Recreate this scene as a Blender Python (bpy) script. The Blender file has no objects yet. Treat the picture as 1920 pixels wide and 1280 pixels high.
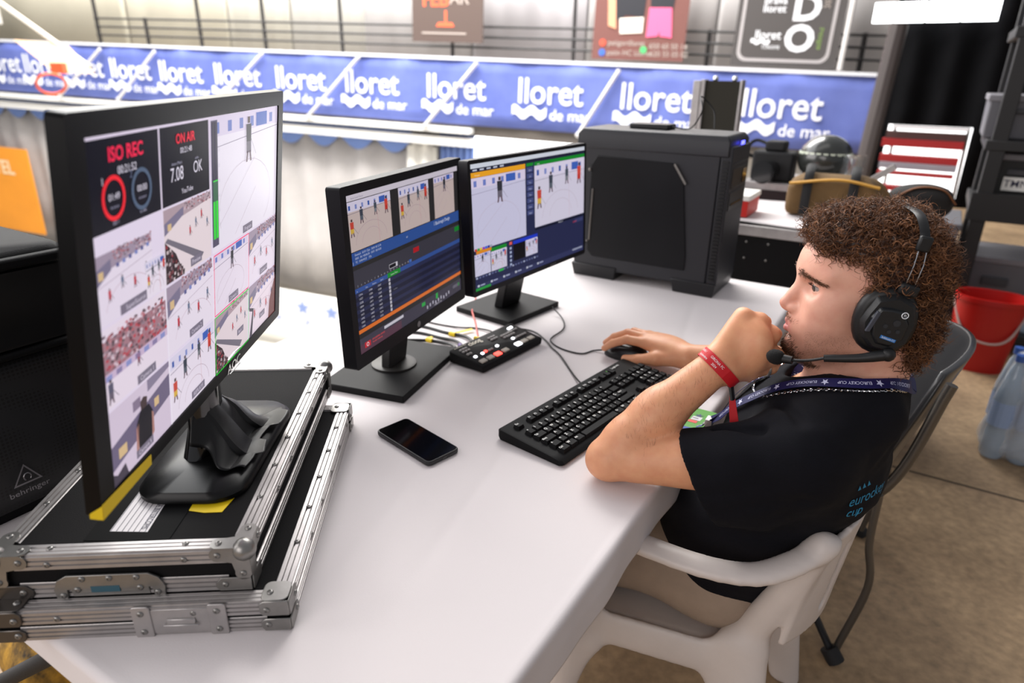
import bpy, bmesh, math, random
import numpy as np
from mathutils import Vector, Matrix

SC = bpy.context.scene
COL = SC.collection
R = math.radians

# ------------------------------------------------------------------ camera
CAM_Z, PITCH, ROLL, FPX = 1.395, 22.15, 0.8, 1250.0
cam_d = bpy.data.cameras.new('camera')
cam = bpy.data.objects.new('camera', cam_d); COL.objects.link(cam)
p_, r_ = R(PITCH), R(ROLL)
fw = Vector((0, math.cos(p_), -math.sin(p_))); rt = Vector((1, 0, 0)); up = rt.cross(fw)
rt2 = rt*math.cos(r_)+up*math.sin(r_); up2 = -rt*math.sin(r_)+up*math.cos(r_)
cam.matrix_world = Matrix(((rt2.x, up2.x, -fw.x, 0), (rt2.y, up2.y, -fw.y, 0), (rt2.z, up2.z, -fw.z, CAM_Z), (0, 0, 0, 1)))
cam_d.sensor_width = 36.0; cam_d.lens = FPX/1920*36.0
cam_d.clip_start = 0.05; cam_d.clip_end = 200
cam_d.dof.use_dof = True; cam_d.dof.focus_distance = 1.08; cam_d.dof.aperture_fstop = 3.2
SC.camera = cam

# ------------------------------------------------------------------ world, lamps, exposure
SC.view_settings.view_transform = 'Standard'; SC.view_settings.look = 'None'
SC.view_settings.gamma = 1.0; SC.view_settings.use_curve_mapping = False
SC.view_settings.exposure = 0.25
wd = bpy.data.worlds.new('hall_daylight'); SC.world = wd; wd.use_nodes = True
bgn = wd.node_tree.nodes['Background']; bgn.inputs[0].default_value = (0.93, 0.94, 1.0, 1); bgn.inputs[1].default_value = 0.31
def area(name, loc, target, sx, sy, power, col=(1, 1, 1)):
    d = bpy.data.lights.new(name, 'AREA'); d.shape = 'RECTANGLE'; d.size = sx; d.size_y = sy; d.energy = power; d.color = col
    o = bpy.data.objects.new(name, d); COL.objects.link(o); o.location = loc
    o.rotation_euler = (Vector(target)-Vector(loc)).to_track_quat('-Z', 'Y').to_euler()
    return o
area('hall_roof_light', (-5.0, 7.5, 7.5), (-4.5, 6.5, 0), 9, 7, 700, (0.97, 0.98, 1.0))
area('rink_roof_light', (-4.5, 10.6, 6.5), (-4.0, 11.6, -1), 15, 4, 2700, (1.0, 0.98, 0.95))
area('gallery_tube_light', (0.2, 2.6, 3.4), (0.2, 1.6, 0.7), 2.6, 0.9, 8, (1.0, 0.96, 0.92))
area('hall_side_light', (-6.5, 2.6, 3.2), (0.6, 1.2, 0.9), 6.5, 4.0, 380, (1.0, 0.96, 0.95))
area('rear_fill_light', (-2.6, -2.8, 2.6), (0.5, 1.1, 0.9), 3.4, 2.2, 74, (1.0, 0.94, 0.92))  # added soft fill behind the camera, no real window; lifts camera-facing sides

# ------------------------------------------------------------------ materials
MATS = {}
def lin(c):
    if isinstance(c, str):
        c = c.lstrip('#'); c = tuple(int(c[i:i+2], 16)/255 for i in (0, 2, 4))
    return tuple((x/12.92 if x <= 0.04045 else ((x+0.055)/1.055)**2.4) for x in c)
def mat(name, col='#808080', rough=0.5, metal=0.0, var=0.0, vscale=8.0, bump=0.0, bscale=60.0, coat=0.0, sheen=0.0,
        trans=0.0, ior=1.45, emit=None, estr=1.0, spec=0.5, alpha=1.0, sss=0.0, col2=None, coords='Object', stretch=None, croughness=0.03, aniso=None):
    if name in MATS: return MATS[name]
    m = bpy.data.materials.new(name); m.use_nodes = True
    nt = m.node_tree; N = nt.nodes; b = N['Principled BSDF']; c = lin(col)
    b.inputs['Base Color'].default_value = (*c, 1); b.inputs['Roughness'].default_value = rough; b.inputs['Metallic'].default_value = metal
    b.inputs['Specular IOR Level'].default_value = spec; b.inputs['IOR'].default_value = ior
    if coat: b.inputs['Coat Weight'].default_value = coat; b.inputs['Coat Roughness'].default_value = croughness
    if sheen: b.inputs['Sheen Weight'].default_value = sheen
    if trans: b.inputs['Transmission Weight'].default_value = trans
    if alpha < 1: b.inputs['Alpha'].default_value = alpha
    if sss:
        b.inputs['Subsurface Weight'].default_value = sss; b.inputs['Subsurface Radius'].default_value = (1.0, 0.35, 0.2); b.inputs['Subsurface Scale'].default_value = 0.006
    if emit is not None:
        b.inputs['Emission Color'].default_value = (*lin(emit), 1); b.inputs['Emission Strength'].default_value = estr
    if var or bump:
        tc = N.new('ShaderNodeTexCoord'); out = tc.outputs[coords]
        if stretch:
            mp = N.new('ShaderNodeMapping'); mp.inputs['Scale'].default_value = stretch; nt.links.new(out, mp.inputs[0]); out = mp.outputs[0]
    if var:
        nz = N.new('ShaderNodeTexNoise'); nz.inputs['Scale'].default_value = vscale; nz.inputs['Detail'].default_value = 6; nz.inputs['Roughness'].default_value = 0.6
        nt.links.new(out, nz.inputs['Vector'])
        rp = N.new('ShaderNodeValToRGB'); rp.color_ramp.elements[0].position = 0.3; rp.color_ramp.elements[1].position = 0.7
        c2 = lin(col2) if col2 else tuple(min(1, x*(1+var)) for x in c)
        c1 = c if col2 else tuple(x*(1-var) for x in c)
        rp.color_ramp.elements[0].color = (*c1, 1); rp.color_ramp.elements[1].color = (*c2, 1)
        nt.links.new(nz.outputs['Fac'], rp.inputs[0]); nt.links.new(rp.outputs[0], b.inputs['Base Color'])
    if bump:
        nb = N.new('ShaderNodeTexNoise'); nb.inputs['Scale'].default_value = bscale; nb.inputs['Detail'].default_value = 4
        nt.links.new(out, nb.inputs['Vector'])
        bp = N.new('ShaderNodeBump'); bp.inputs['Strength'].default_value = bump; bp.inputs['Distance'].default_value = 0.002
        nt.links.new(nb.outputs['Fac'], bp.inputs['Height']); nt.links.new(bp.outputs[0], b.inputs['Normal'])
    MATS[name] = m
    return m
def pic_mat(name, strength, gloss=True):
    """flat print / screen picture: colour from the 'Col' face attribute"""
    m = bpy.data.materials.new(name); m.use_nodes = True; nt = m.node_tree; b = nt.nodes['Principled BSDF']
    a = nt.nodes.new('ShaderNodeAttribute'); a.attribute_name = 'Col'
    if strength > 0:
        b.inputs['Base Color'].default_value = (0.01, 0.01, 0.012, 1)
        nt.links.new(a.outputs['Color'], b.inputs['Emission Color']); b.inputs['Emission Strength'].default_value = strength
        b.inputs['Roughness'].default_value = 0.25 if gloss else 0.6; b.inputs['Specular IOR Level'].default_value = 0.06
    else:
        nt.links.new(a.outputs['Color'], b.inputs['Base Color']); b.inputs['Roughness'].default_value = 0.55
    return m
M = {}
M['black'] = mat('black_plastic', '#141416', 0.45)
M['blackm'] = mat('black_matte', '#161618', 0.7, bump=0.25, bscale=400)
M['blackg'] = mat('black_gloss', '#0a0a0b', 0.12, coat=0.6)
M['graym'] = mat('grey_plastic', '#3a3a3e', 0.5)
M['alu'] = mat('aluminium', '#a9a5a4', 0.40, 0.65, var=0.12, vscale=25, bump=0.08, bscale=120)
M['steel'] = mat('zinc_steel', '#8d8b88', 0.36, 0.8, var=0.12, vscale=30)
M['chrome'] = mat('chrome', '#d8d8da', 0.12, 1.0)
M['white'] = mat('white_plastic', '#d9d2ce', 0.42, var=0.05, vscale=14)
M['whitepaint'] = mat('white_paint', '#e9e6e0', 0.5)
M['yellow'] = mat('yellow_tape', '#e6c617', 0.5)
M['cable'] = mat('cable_black', '#101011', 0.5)
M['red'] = mat('red_plastic', '#b3140f', 0.4)

# ------------------------------------------------------------------ mesh helpers
def ortho(d):
    d = Vector(d).normalized(); a = Vector((0, 0, 1)) if abs(d.z) < 0.9 else Vector((1, 0, 0))
    u = d.cross(a).normalized(); return u, d.cross(u).normalized()
class MB:
    def __init__(s): s.v = []; s.f = []; s.c = []; s.mi = []
    def add(s, vs, fs, col=None, mi=0):
        o = len(s.v); s.v += [tuple(map(float, p)) for p in vs]
        s.f += [tuple(i+o for i in f) for f in fs]; s.c += [col]*len(fs); s.mi += [mi]*len(fs); return s
    def box(s, c, d, rot=None, mi=0, col=None, taper=1.0):
        x, y, z = (k/2 for k in d); vs = []
        for k, (a, b, e) in enumerate(((-1,-1,-1),(1,-1,-1),(1,1,-1),(-1,1,-1),(-1,-1,1),(1,-1,1),(1,1,1),(-1,1,1))):
            t = taper if e > 0 else 1; vs.append(Vector((a*x*t, b*y*t, e*z)))
        if rot is not None: vs = [rot @ v for v in vs]
        C = Vector(c); vs = [v+C for v in vs]
        return s.add(vs, [(0,3,2,1),(4,5,6,7),(0,1,5,4),(1,2,6,5),(2,3,7,6),(3,0,4,7)], col, mi)
    def b2(s, lo, hi, mi=0, col=None):
        return s.box([(a+b)/2 for a, b in zip(lo, hi)], [b-a for a, b in zip(lo, hi)], mi=mi, col=col)
    def cyl(s, p0, p1, r0, r1=None, n=16, cap=True, mi=0, col=None):
        r1 = r0 if r1 is None else r1; p0 = Vector(p0); p1 = Vector(p1); u, w = ortho(p1-p0); vs = []
        for p, r in ((p0, r0), (p1, r1)):
            for i in range(n):
                a = 2*math.pi*i/n; vs.append(p+u*(r*math.cos(a))+w*(r*math.sin(a)))
        fs = [(i, (i+1) % n, n+(i+1) % n, n+i) for i in range(n)]
        if cap: fs += [tuple(range(n-1, -1, -1)), tuple(range(n, 2*n))]
        return s.add(vs, fs, col, mi)
    def tube(s, pts, r, n=8, closed=False, mi=0, col=None, flat=None, upv=None):
        """sweep; flat=(a,b) gives an elliptic section with half axes a (along side) and b (along up)"""
        P = [Vector(p) for p in pts]; m = len(P); vs = []; prev = None
        for k in range(m):
            if closed: t = (P[(k+1) % m]-P[k-1])
            else: t = P[min(k+1, m-1)]-P[max(k-1, 0)]
            t.normalize()
            if upv is not None:
                w = Vector(upv[k] if isinstance(upv, list) else upv); u = t.cross(w).normalized(); w = u.cross(t).normalized()
            elif prev is None: u, w = ortho(t)
            else:
                u = (prev-t*prev.dot(t)).normalized(); w = t.cross(u).normalized()
            prev = u
            rr = r[k] if isinstance(r, (list, tuple)) else r
            fa, fb = flat if flat else (1, 1)
            for i in range(n):
                a = 2*math.pi*(i+0.5)/n; vs.append(P[k]+u*(rr*fa*math.cos(a))+w*(rr*fb*math.sin(a)))
        fs = []
        for k in range(m if closed else m-1):
            k2 = (k+1) % m
            for i in range(n): fs.append((k*n+i, k*n+(i+1) % n, k2*n+(i+1) % n, k2*n+i))
        if not closed: fs += [tuple(range(n-1, -1, -1)), tuple(range((m-1)*n, m*n))]
        return s.add(vs, fs, col, mi)
    def lathe(s, prof, c=(0, 0, 0), n=24, mi=0, axis='z'):
        vs = []; m = len(prof)
        for r, h in prof:
            for i in range(n):
                a = 2*math.pi*i/n; x, y = r*math.cos(a), r*math.sin(a)
                q = (x, y, h) if axis == 'z' else ((h, x, y) if axis == 'x' else (y, h, x))
                vs.append((q[0]+c[0], q[1]+c[1], q[2]+c[2]))
        fs = [(k*n+i, k*n+(i+1) % n, (k+1)*n+(i+1) % n, (k+1)*n+i) for k in range(m-1) for i in range(n)]
        fs += [tuple(range(n-1, -1, -1)), tuple(range((m-1)*n, m*n))]
        return s.add(vs, fs, None, mi)
    def prism(s, poly, z0, z1, fr=None, mi=0, col=None):
        """extrude a 2-D outline; fr maps (x, y, z) to space"""
        fr = fr or (lambda x, y, z: (x, y, z)); n = len(poly)
        vs = [fr(x, y, z0) for x, y in poly]+[fr(x, y, z1) for x, y in poly]
        fs = [tuple(range(n-1, -1, -1)), tuple(range(n, 2*n))]+[(i, (i+1) % n, n+(i+1) % n, n+i) for i in range(n)]
        return s.add(vs, fs, col, mi)
    def sphere(s, c, r, n=12, mi=0, sq=(1, 1, 1), col=None):
        vs = []; m = n//2+1
        for j in range(m):
            t = math.pi*j/(m-1)
            for i in range(n):
                a = 2*math.pi*i/n
                vs.append((c[0]+r*sq[0]*math.sin(t)*math.cos(a), c[1]+r*sq[1]*math.sin(t)*math.sin(a), c[2]+r*sq[2]*math.cos(t)))
        fs = [(j*n+i, (j+1)*n+i, (j+1)*n+(i+1) % n, j*n+(i+1) % n) for j in range(m-1) for i in range(n)]
        return s.add(vs, fs, col, mi)
    def grid(s, fn, nu, nv, mi=0, col=None):
        vs = [fn(i/nu, j/nv) for j in range(nv+1) for i in range(nu+1)]
        fs = [(j*(nu+1)+i, j*(nu+1)+i+1, (j+1)*(nu+1)+i+1, (j+1)*(nu+1)+i) for j in range(nv) for i in range(nu)]
        return s.add(vs, fs, col, mi)
    def text(s, t, size, fr, bold=0.0, align='C', mi=0, col=None, sx=1.0, shear=0.0):
        tv, tf, w = text_data(t, bold); off = {'C': -w/2, 'L': 0, 'R': -w}[align]
        return s.add([fr((x+off)*size*sx+y*size*shear, y*size) for x, y in tv], tf, col, mi)
    def build(s, name, m, parent=None, bevel=0, seg=2, smooth=None, solid=0, subd=0, loc=None, rotz=None):
        me = bpy.data.meshes.new(name); me.from_pydata(s.v, [], s.f); me.update()
        ms = m if isinstance(m, (list, tuple)) else [m]
        for q in ms: me.materials.append(q)
        if len(ms) > 1: me.polygons.foreach_set('material_index', s.mi)
        if any(c is not None for c in s.c):
            at = me.attributes.new('Col', 'FLOAT_COLOR', 'FACE')
            at.data.foreach_set('color', [x for c in s.c for x in (*(lin(c) if c else (0.5, 0.5, 0.5)), 1.0)])
        if smooth is not None:
            me.polygons.foreach_set('use_smooth', [True]*len(me.polygons)); me.set_sharp_from_angle(angle=R(smooth))
        o = bpy.data.objects.new(name, me); COL.objects.link(o)
        if parent is not None: o.parent = parent
        if loc is not None: o.location = loc
        if rotz is not None: o.rotation_euler = (0, 0, rotz)
        if solid:
            md = o.modifiers.new('thickness', 'SOLIDIFY'); md.thickness = solid; md.offset = 0
        if bevel:
            md = o.modifiers.new('bevel', 'BEVEL'); md.width = bevel; md.segments = seg; md.limit_method = 'ANGLE'; md.angle_limit = R(35)
            if smooth is None: me.polygons.foreach_set('use_smooth', [True]*len(me.polygons)); me.set_sharp_from_angle(angle=R(50))
        if subd:
            md = o.modifiers.new('subdivision', 'SUBSURF'); md.levels = subd; md.render_levels = subd
        return o
_TX = {}
def text_data(t, bold=0.0):
    k = (t, bold)
    if k not in _TX:
        cu = bpy.data.curves.new('t', 'FONT'); cu.body = t; cu.size = 1.0; cu.offset = bold; cu.fill_mode = 'FRONT'; cu.resolution_u = 3
        ob = bpy.data.objects.new('t', cu); COL.objects.link(ob)
        dg = bpy.context.evaluated_depsgraph_get(); dg.update()
        me = bpy.data.meshes.new_from_object(ob.evaluated_get(dg))
        vs = [(v.co.x, v.co.y) for v in me.vertices]; fs = [tuple(p.vertices) for p in me.polygons]
        bpy.data.objects.remove(ob); bpy.data.curves.remove(cu); bpy.data.meshes.remove(me)
        x0 = min(v[0] for v in vs) if vs else 0; x1 = max(v[0] for v in vs) if vs else 0
        _TX[k] = ([(x-x0, y) for x, y in vs], fs, x1-x0)
    return _TX[k]
def tag(o, label, cat=None, group=None, kind=None):
    if label: o['label'] = label
    if cat: o['category'] = cat
    if group: o['group'] = group
    if kind: o['kind'] = kind
    return o
def thing(name, label, cat, loc=(0, 0, 0), rotz=0.0, group=None):
    o = bpy.data.objects.new(name, None); COL.objects.link(o); o.location = loc; o.rotation_euler = (0, 0, rotz); o.empty_display_size = 0.05
    return tag(o, label, cat, group)
def struct(o, label=None):
    o['kind'] = 'structure'
    if label: o['label'] = label
    return o
def copy_tree(o, parent=None):
    c = o.copy(); COL.objects.link(c)
    if parent is not None: c.parent = parent
    for ch in o.children: copy_tree(ch, c)
    return c
def arc(cx, cy, r, a0, a1, n):
    return [(cx+r*math.cos(R(a0+(a1-a0)*i/n)), cy+r*math.sin(R(a0+(a1-a0)*i/n))) for i in range(n+1)]
def rrect(x0, y0, x1, y1, r, n=5):
    return arc(x1-r, y1-r, r, 0, 90, n)+arc(x0+r, y1-r, r, 90, 180, n)+arc(x0+r, y0+r, r, 180, 270, n)+arc(x1-r, y0+r, r, 270, 360, n)
def bez(pts, n=24):
    """Catmull-Rom through points"""
    P = [Vector(p) for p in pts]; P = [P[0]*2-P[1]]+P+[P[-1]*2-P[-2]]; out = []
    m = len(P)-3; per = max(2, n//m)
    for k in range(m):
        a, b, c, d = P[k:k+4]
        for i in range(per):
            t = i/per; out.append(0.5*((2*b)+(c-a)*t+(2*a-5*b+4*c-d)*t*t+(3*b-a-3*c+d)*t**3))
    out.append(P[-2]); return out
# ------------------------------------------------------------------ frames of the place
TE = Vector((0.5225, 0.8526, 0)); TW = Vector((-0.8526, 0.5225, 0)); TA0 = Vector((-0.125, 0.361, 0))
def T(a, l, z=0.0):
    """a runs along the table's long side, l across it from the operator's edge to the rink"""
    return TA0+TE*a+TW*l+Vector((0, 0, z))
T_AZ = math.atan2(TE.y, TE.x)
TZ = 0.74
GA = Vector((4.8157, 9.2878, 1.4012)); GX = Vector((-0.93329, 0.35817, 0.02603)); GN = Vector((0.35830, 0.93361, 0)); GU = Vector((0.02431, -0.00933, 0.99966))
def G(s, n, t):
    """gallery across the rink: s along it, n away from us, t up"""
    return GA+GX*s+GN*n+GU*t
def gbox(mb, s0, s1, n0, n1, t0, t1, **k):
    vs = [G(s, n, t) for t in (t0, t1) for n in (n0, n1) for s in (s0, s1)]
    return mb.add(vs, [(0, 1, 3, 2), (4, 6, 7, 5), (0, 4, 5, 1), (1, 5, 7, 3), (3, 7, 6, 2), (2, 6, 4, 0)], k.get('col'), k.get('mi', 0))
def tbox(mb, a0, a1, l0, l1, z0, z1, **k):
    vs = [T(a, l, z) for z in (z0, z1) for l in (l0, l1) for a in (a0, a1)]
    return mb.add(vs, [(0, 2, 3, 1), (4, 5, 7, 6), (0, 1, 5, 4), (1, 3, 7, 5), (3, 2, 6, 7), (2, 0, 4, 6)], k.get('col'), k.get('mi', 0))

# ------------------------------------------------------------------ setting
def concrete():
    m = bpy.data.materials.new('concrete_floor'); m.use_nodes = True; nt = m.node_tree; N = nt.nodes; b = N['Principled BSDF']
    tc = N.new('ShaderNodeTexCoord')
    n1 = N.new('ShaderNodeTexNoise'); n1.inputs['Scale'].default_value = 2.2; n1.inputs['Detail'].default_value = 8; n1.inputs['Roughness'].default_value = 0.65
    n2 = N.new('ShaderNodeTexNoise'); n2.inputs['Scale'].default_value = 38; n2.inputs['Detail'].default_value = 5
    for n in (n1, n2): nt.links.new(tc.outputs['Object'], n.inputs['Vector'])
    r1 = N.new('ShaderNodeValToRGB'); r1.color_ramp.elements[0].position = 0.32; r1.color_ramp.elements[1].position = 0.68
    r1.color_ramp.elements[0].color = (*lin('#78624a'), 1); r1.color_ramp.elements[1].color = (*lin('#a68c6c'), 1)
    mx = N.new('ShaderNodeMixRGB'); mx.blend_type = 'OVERLAY'; mx.inputs[0].default_value = 0.55
    nt.links.new(n1.outputs['Fac'], r1.inputs[0]); nt.links.new(r1.outputs[0], mx.inputs[1]); nt.links.new(n2.outputs['Fac'], mx.inputs[2])
    nt.links.new(mx.outputs[0], b.inputs['Base Color']); b.inputs['Roughness'].default_value = 0.6
    bp = N.new('ShaderNodeBump'); bp.inputs['Strength'].default_value = 0.15; nt.links.new(n2.outputs['Fac'], bp.inputs['Height']); nt.links.new(bp.outputs[0], b.inputs['Normal'])
    return m
mb = MB(); tbox(mb, -4.5, 12, -7, 1.28, -0.3, 0.0)
MATS_CONC = concrete()
struct(mb.build('floor', MATS_CONC), 'brown worn concrete floor of the gallery')
# floor joints cut as dark recessed strips lying flush in the slab
mb = MB()
for a in (-1.1, 0.62, 2.4): tbox(mb, a, a+0.012, -7, 1.27, -0.004, 0.0012)
struct(mb.build('trim_1', mat('floor_joint', '#4a3d30', 0.8)), 'dark expansion joint in the concrete floor')
mb = MB(); tbox(mb, -4.5, 0.62, 1.285, 3.0, -0.3, 0.0)
struct(mb.build('floor_side', MATS_CONC), 'brown concrete floor beyond the near end of the table')
mb = MB(); mb.b2((-34, 2.0, -4.0), (9.5, 26, -3.9))
struct(mb.build('rink_floor', mat('rink_tiles', '#e6e1d6', 0.35, var=0.04, vscale=0.7)), 'pale polished rink floor below the gallery')
def rink_line(name, a, b, w, m):
    a = Vector(a); b = Vector(b); d = (b-a).normalized(); q = Vector((-d.y, d.x, 0))*w/2; q.z = 0
    k = MB(); k.add([a-q, a+q, b+q, b-q]+[p+Vector((0, 0, 0.01)) for p in (a-q, a+q, b+q, b-q)], [(4, 5, 6, 7), (0, 1, 5, 4), (1, 2, 6, 5), (2, 3, 7, 6), (3, 0, 4, 7)])
    return struct(k.build(name, m), 'painted line on the rink floor')
dk = mat('rink_line_dark', '#6d665c', 0.5); be = mat('rink_line_tan', '#c9bda6', 0.5)
rink_line('trim_2', (-4.9, 10.1, -3.9), (-2.6, 11.5, -3.9), 0.1, dk)
rink_line('trim_3', (-3.75, 10.8, -3.9), (-3.55, 9.6, -3.9), 0.09, dk)
rink_line('trim_4', (-5.2, 12.3, -3.9), (-3.0, 9.9, -3.9), 0.12, be)

# far wall above the gallery: hanging sheets between dark columns
sheet_cols = ['#dcd8d6', '#d6d2d0', '#cbc7c9', '#c9c5c3', '#d2cfc6', '#d6d2c4', '#d6d0bd', '#d3cdb9']
cuts = [-0.55, 2.35, 4.38, 6.4, 8.55, 10.19, 11.68, 14.34, 22.0]
wall = MB(); gbox(wall, -0.55, 22, 1.35, 1.45, -0.05, 6.0)
wf = struct(wall.build('wall_far', mat('far_wall', '#b8b2aa', 0.9)), 'pale wall behind the gallery hung with sheets')
for i in range(len(cuts)-1):
    s0, s1 = cuts[i], cuts[i+1]; ph = i*1.7
    k = MB(); n = 40
    k.grid(lambda u, v, s0=s0, s1=s1, ph=ph: G(s0+0.01+(s1-s0-0.02)*u, 1.12+0.018*math.sin(u*13+ph)+0.008*math.sin(u*31+ph*2+v*2), -0.02+6*v), n, 4)
    k.build('hanging_sheet', mat('sheet_%d' % i, sheet_cols[i], 0.85, var=0.05, vscale=1.2), wf, solid=0.01, smooth=60)
# gallery slab, beams
mb = MB(); gbox(mb, -0.3, 22, 0.02, 1.4, -1.15, -0.02)
struct(mb.build('gallery_slab', mat('gallery_grey', '#7b7672', 0.8)), 'grey slab edge of the gallery across the rink')
mb = MB(); gbox(mb, -0.25, 22, -0.10, 0.06, -1.16, -0.93)
struct(mb.build('gallery_beam', mat('beam_dark', '#5c554f', 0.7)), 'dark steel beam under the blue banner')
mb = MB(); gbox(mb, 5.8, 22, -0.28, -0.12, -1.12, -1.04); gbox(mb, 5.8, 22, -0.22, -0.06, -1.33, -1.20)
struct(mb.build('trim_5', mat('beam_white', '#e8e6e2', 0.5)), 'white steel beams under the gallery')
# lower wall behind the curtains
mb = MB(); gbox(mb, -0.3, 24, 0.5, 0.6, -5.4, -1.15)
struct(mb.build('wall_below', mat('lower_wall', '#b3aea8', 0.9)), 'pale lower wall of the rink hall')
def window(name, fn, label, strength, cells, frame_col='#4a4a4c'):
    """fn(u, v, d) -> point; a lit window with a frame"""
    root = struct(thing(name, None, None), label); root.pop('category', None)
    g = MB()
    for (u0, v0, u1, v1) in cells:
        k = MB(); k.add([fn(u0, v0, 0), fn(u1, v0, 0), fn(u1, v1, 0), fn(u0, v1, 0), fn(u0, v0, .02), fn(u1, v0, .02), fn(u1, v1, .02), fn(u0, v1, .02)],
              [(0, 1, 2, 3), (7, 6, 5, 4), (0, 4, 5, 1), (1, 5, 6, 2), (2, 6, 7, 3), (3, 7, 4, 0)])
        k.build('pane', mat('daylit_pane_%d' % int(strength*10), '#ffffff', 0.4, emit='#fbfdff', estr=strength), root)
    return root
window('window_1', lambda u, v, d: G(3.2+2.6*u, -0.05-d, -2.7+1.62*v), 'blown-out daylit window under the gallery', 3.2, [(0, 0, 1, 1)])
# platform right: black drape wall with clerestory
mb = MB()
mb.grid(lambda u, v: T(9.0+0.05*math.sin(u*60), 0.42-3.6*u, -0.3+4.0*v), 90, 3)
struct(mb.build('wall_right', mat('black_drape', '#08080a', 0.95, var=0.3, vscale=3, spec=.1), solid=0.02, smooth=60), 'black drape wall behind the steel rack')
window('window_2', lambda u, v, d: T(8.85+d, 0.63-1.16*u, 1.93+0.2*v), 'bright clerestory window over the black drape', 5.0,
       [(0.0, 0, 0.17, 1), (0.185, 0, 0.43, 1), (0.445, 0, 0.71, 1), (0.725, 0, 1.0, 1)])
window('window_3', lambda u, v, d: T(7.35+d, 0.16-0.68*u, 0.32+0.64*v), 'bright low window seen between red bench slats', 1.7, [(0, 0, 1, 1)])
mb = MB()
mb.cyl(T(8.2, 0.40, -0.3), T(8.3, 0.32, 1.88), 0.09, n=10)
struct(mb.build('column_steel', mat('column_dark', '#3c3534', 0.6)), 'dark leaning steel column at the end of the banner')
# curtains
def scallop(u, k, amp): return -amp*abs(math.sin(math.pi*u*k))
mb = MB(); mb.grid(lambda u, v: G(7.05+16*u, 0.12+0.03*math.sin(u*170)+0.02*math.sin(u*77), -4.4+3.2*v), 300, 3)
cur = tag(mb.build('net_curtain', mat('curtain_net', '#bdb8b6', 0.9, var=0.07, vscale=2), solid=0.01, smooth=60), 'pale grey net curtain hanging under the gallery beam', 'curtain')
mb = MB(); mb.grid(lambda u, v: G(7.05+16*u, 0.07, -1.16+(-0.18+scallop(u, 22, 0.22))*(1-v)), 264, 2)
mb.build('scalloped_valance', mat('valance_blue', '#6e86bf', 0.8), cur, solid=0.01)['label'] = 'blue scalloped edge'
mb = MB(); mb.grid(lambda u, v: G(5.82+0.72*u, 0.1+0.03*math.sin(u*40), -4.4+3.25*v), 60, 3)
tag(mb.build('blue_curtain', mat('curtain_blue', '#7d95cf', 0.85, var=0.12, vscale=2), solid=0.01, smooth=60), 'light blue curtain hanging beside the bright window', 'curtain')
mb = MB(); mb.grid(lambda u, v: G(6.53+(0.55+0.12*(1-v))*u, 0.0+0.04*math.sin(u*12), -4.4+(3.1 if abs(u-.5) < .3 else 3.0)*v), 24, 3)
tag(mb.build('white_drape', mat('drape_white', '#ebe7de', 0.85), solid=0.012, smooth=60), 'narrow white drape between the net and blue curtains', 'curtain')
# rink boards with stars
def star(n=5, r=1.0, q=0.42):
    return [((r if i % 2 == 0 else q*r)*math.sin(math.pi*i/n), (r if i % 2 == 0 else q*r)*math.cos(math.pi*i/n)) for i in range(2*n)]
bw = mat('board_white', '#eceae6', 0.4); bb = mat('board_print', '#7f92c4', 0.5)
for i in range(9):
    s0 = 8.3+1.35*i; k = MB()
    k.add([G(s, n, t) for t in (-5.25, -4.32) for n in (-0.35, -0.29) for s in (s0+0.01, s0+1.34)], [(0, 1, 3, 2), (4, 6, 7, 5), (0, 4, 5, 1), (1, 5, 7, 3), (3, 7, 6, 2), (2, 6, 4, 0)])
    o = tag(k.build('rink_board', bw), 'white rink board printed with blue stars below the curtain', 'rink board', 'rink boards with blue stars')
    for j in range(2):
        k = MB(); k.prism([(x, y) for x, y in star(5, 0.17)], 0, 0.006, lambda x, y, z, c=s0+0.34+0.67*j: G(c+x, -0.352-z, -4.62+y)); k.build('star_print', bb, o)
        k = MB(); k.text('CUP', 0.16, lambda x, y, c=s0+0.34+0.67*j: G(c-x, -0.356, -4.98+y), 0.01); k.build('word_print', bb, o)
# orange banner
mb = MB(); mb.add([G(s, n, t) for t in (-4.1, -2.2) for n in (-0.16, -0.13) for s in (16.55, 19.2)], [(0, 1, 3, 2), (4, 6, 7, 5), (0, 4, 5, 1), (1, 5, 7, 3), (3, 7, 6, 2), (2, 6, 4, 0)])
ob = tag(mb.build('orange_banner', mat('banner_orange', '#f19a2c', 0.6, var=0.06, vscale=1.2)), 'orange advertising banner in front of the net curtain', 'banner')
k = MB(); k.text('FITEL', 0.42, lambda x, y: G(17.55-x, -0.165, -2.78+y), 0.03)
k.prism([(0.27*math.cos(i*math.pi/10)+18.35, 0.27*math.sin(i*math.pi/10)-2.75) for i in range(20)], 0, 0.004, lambda x, y, z: G(x, -0.162-z, y))
k.build('lettering', mat('banner_print_cream', '#f6d9ae', 0.6), ob)

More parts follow.
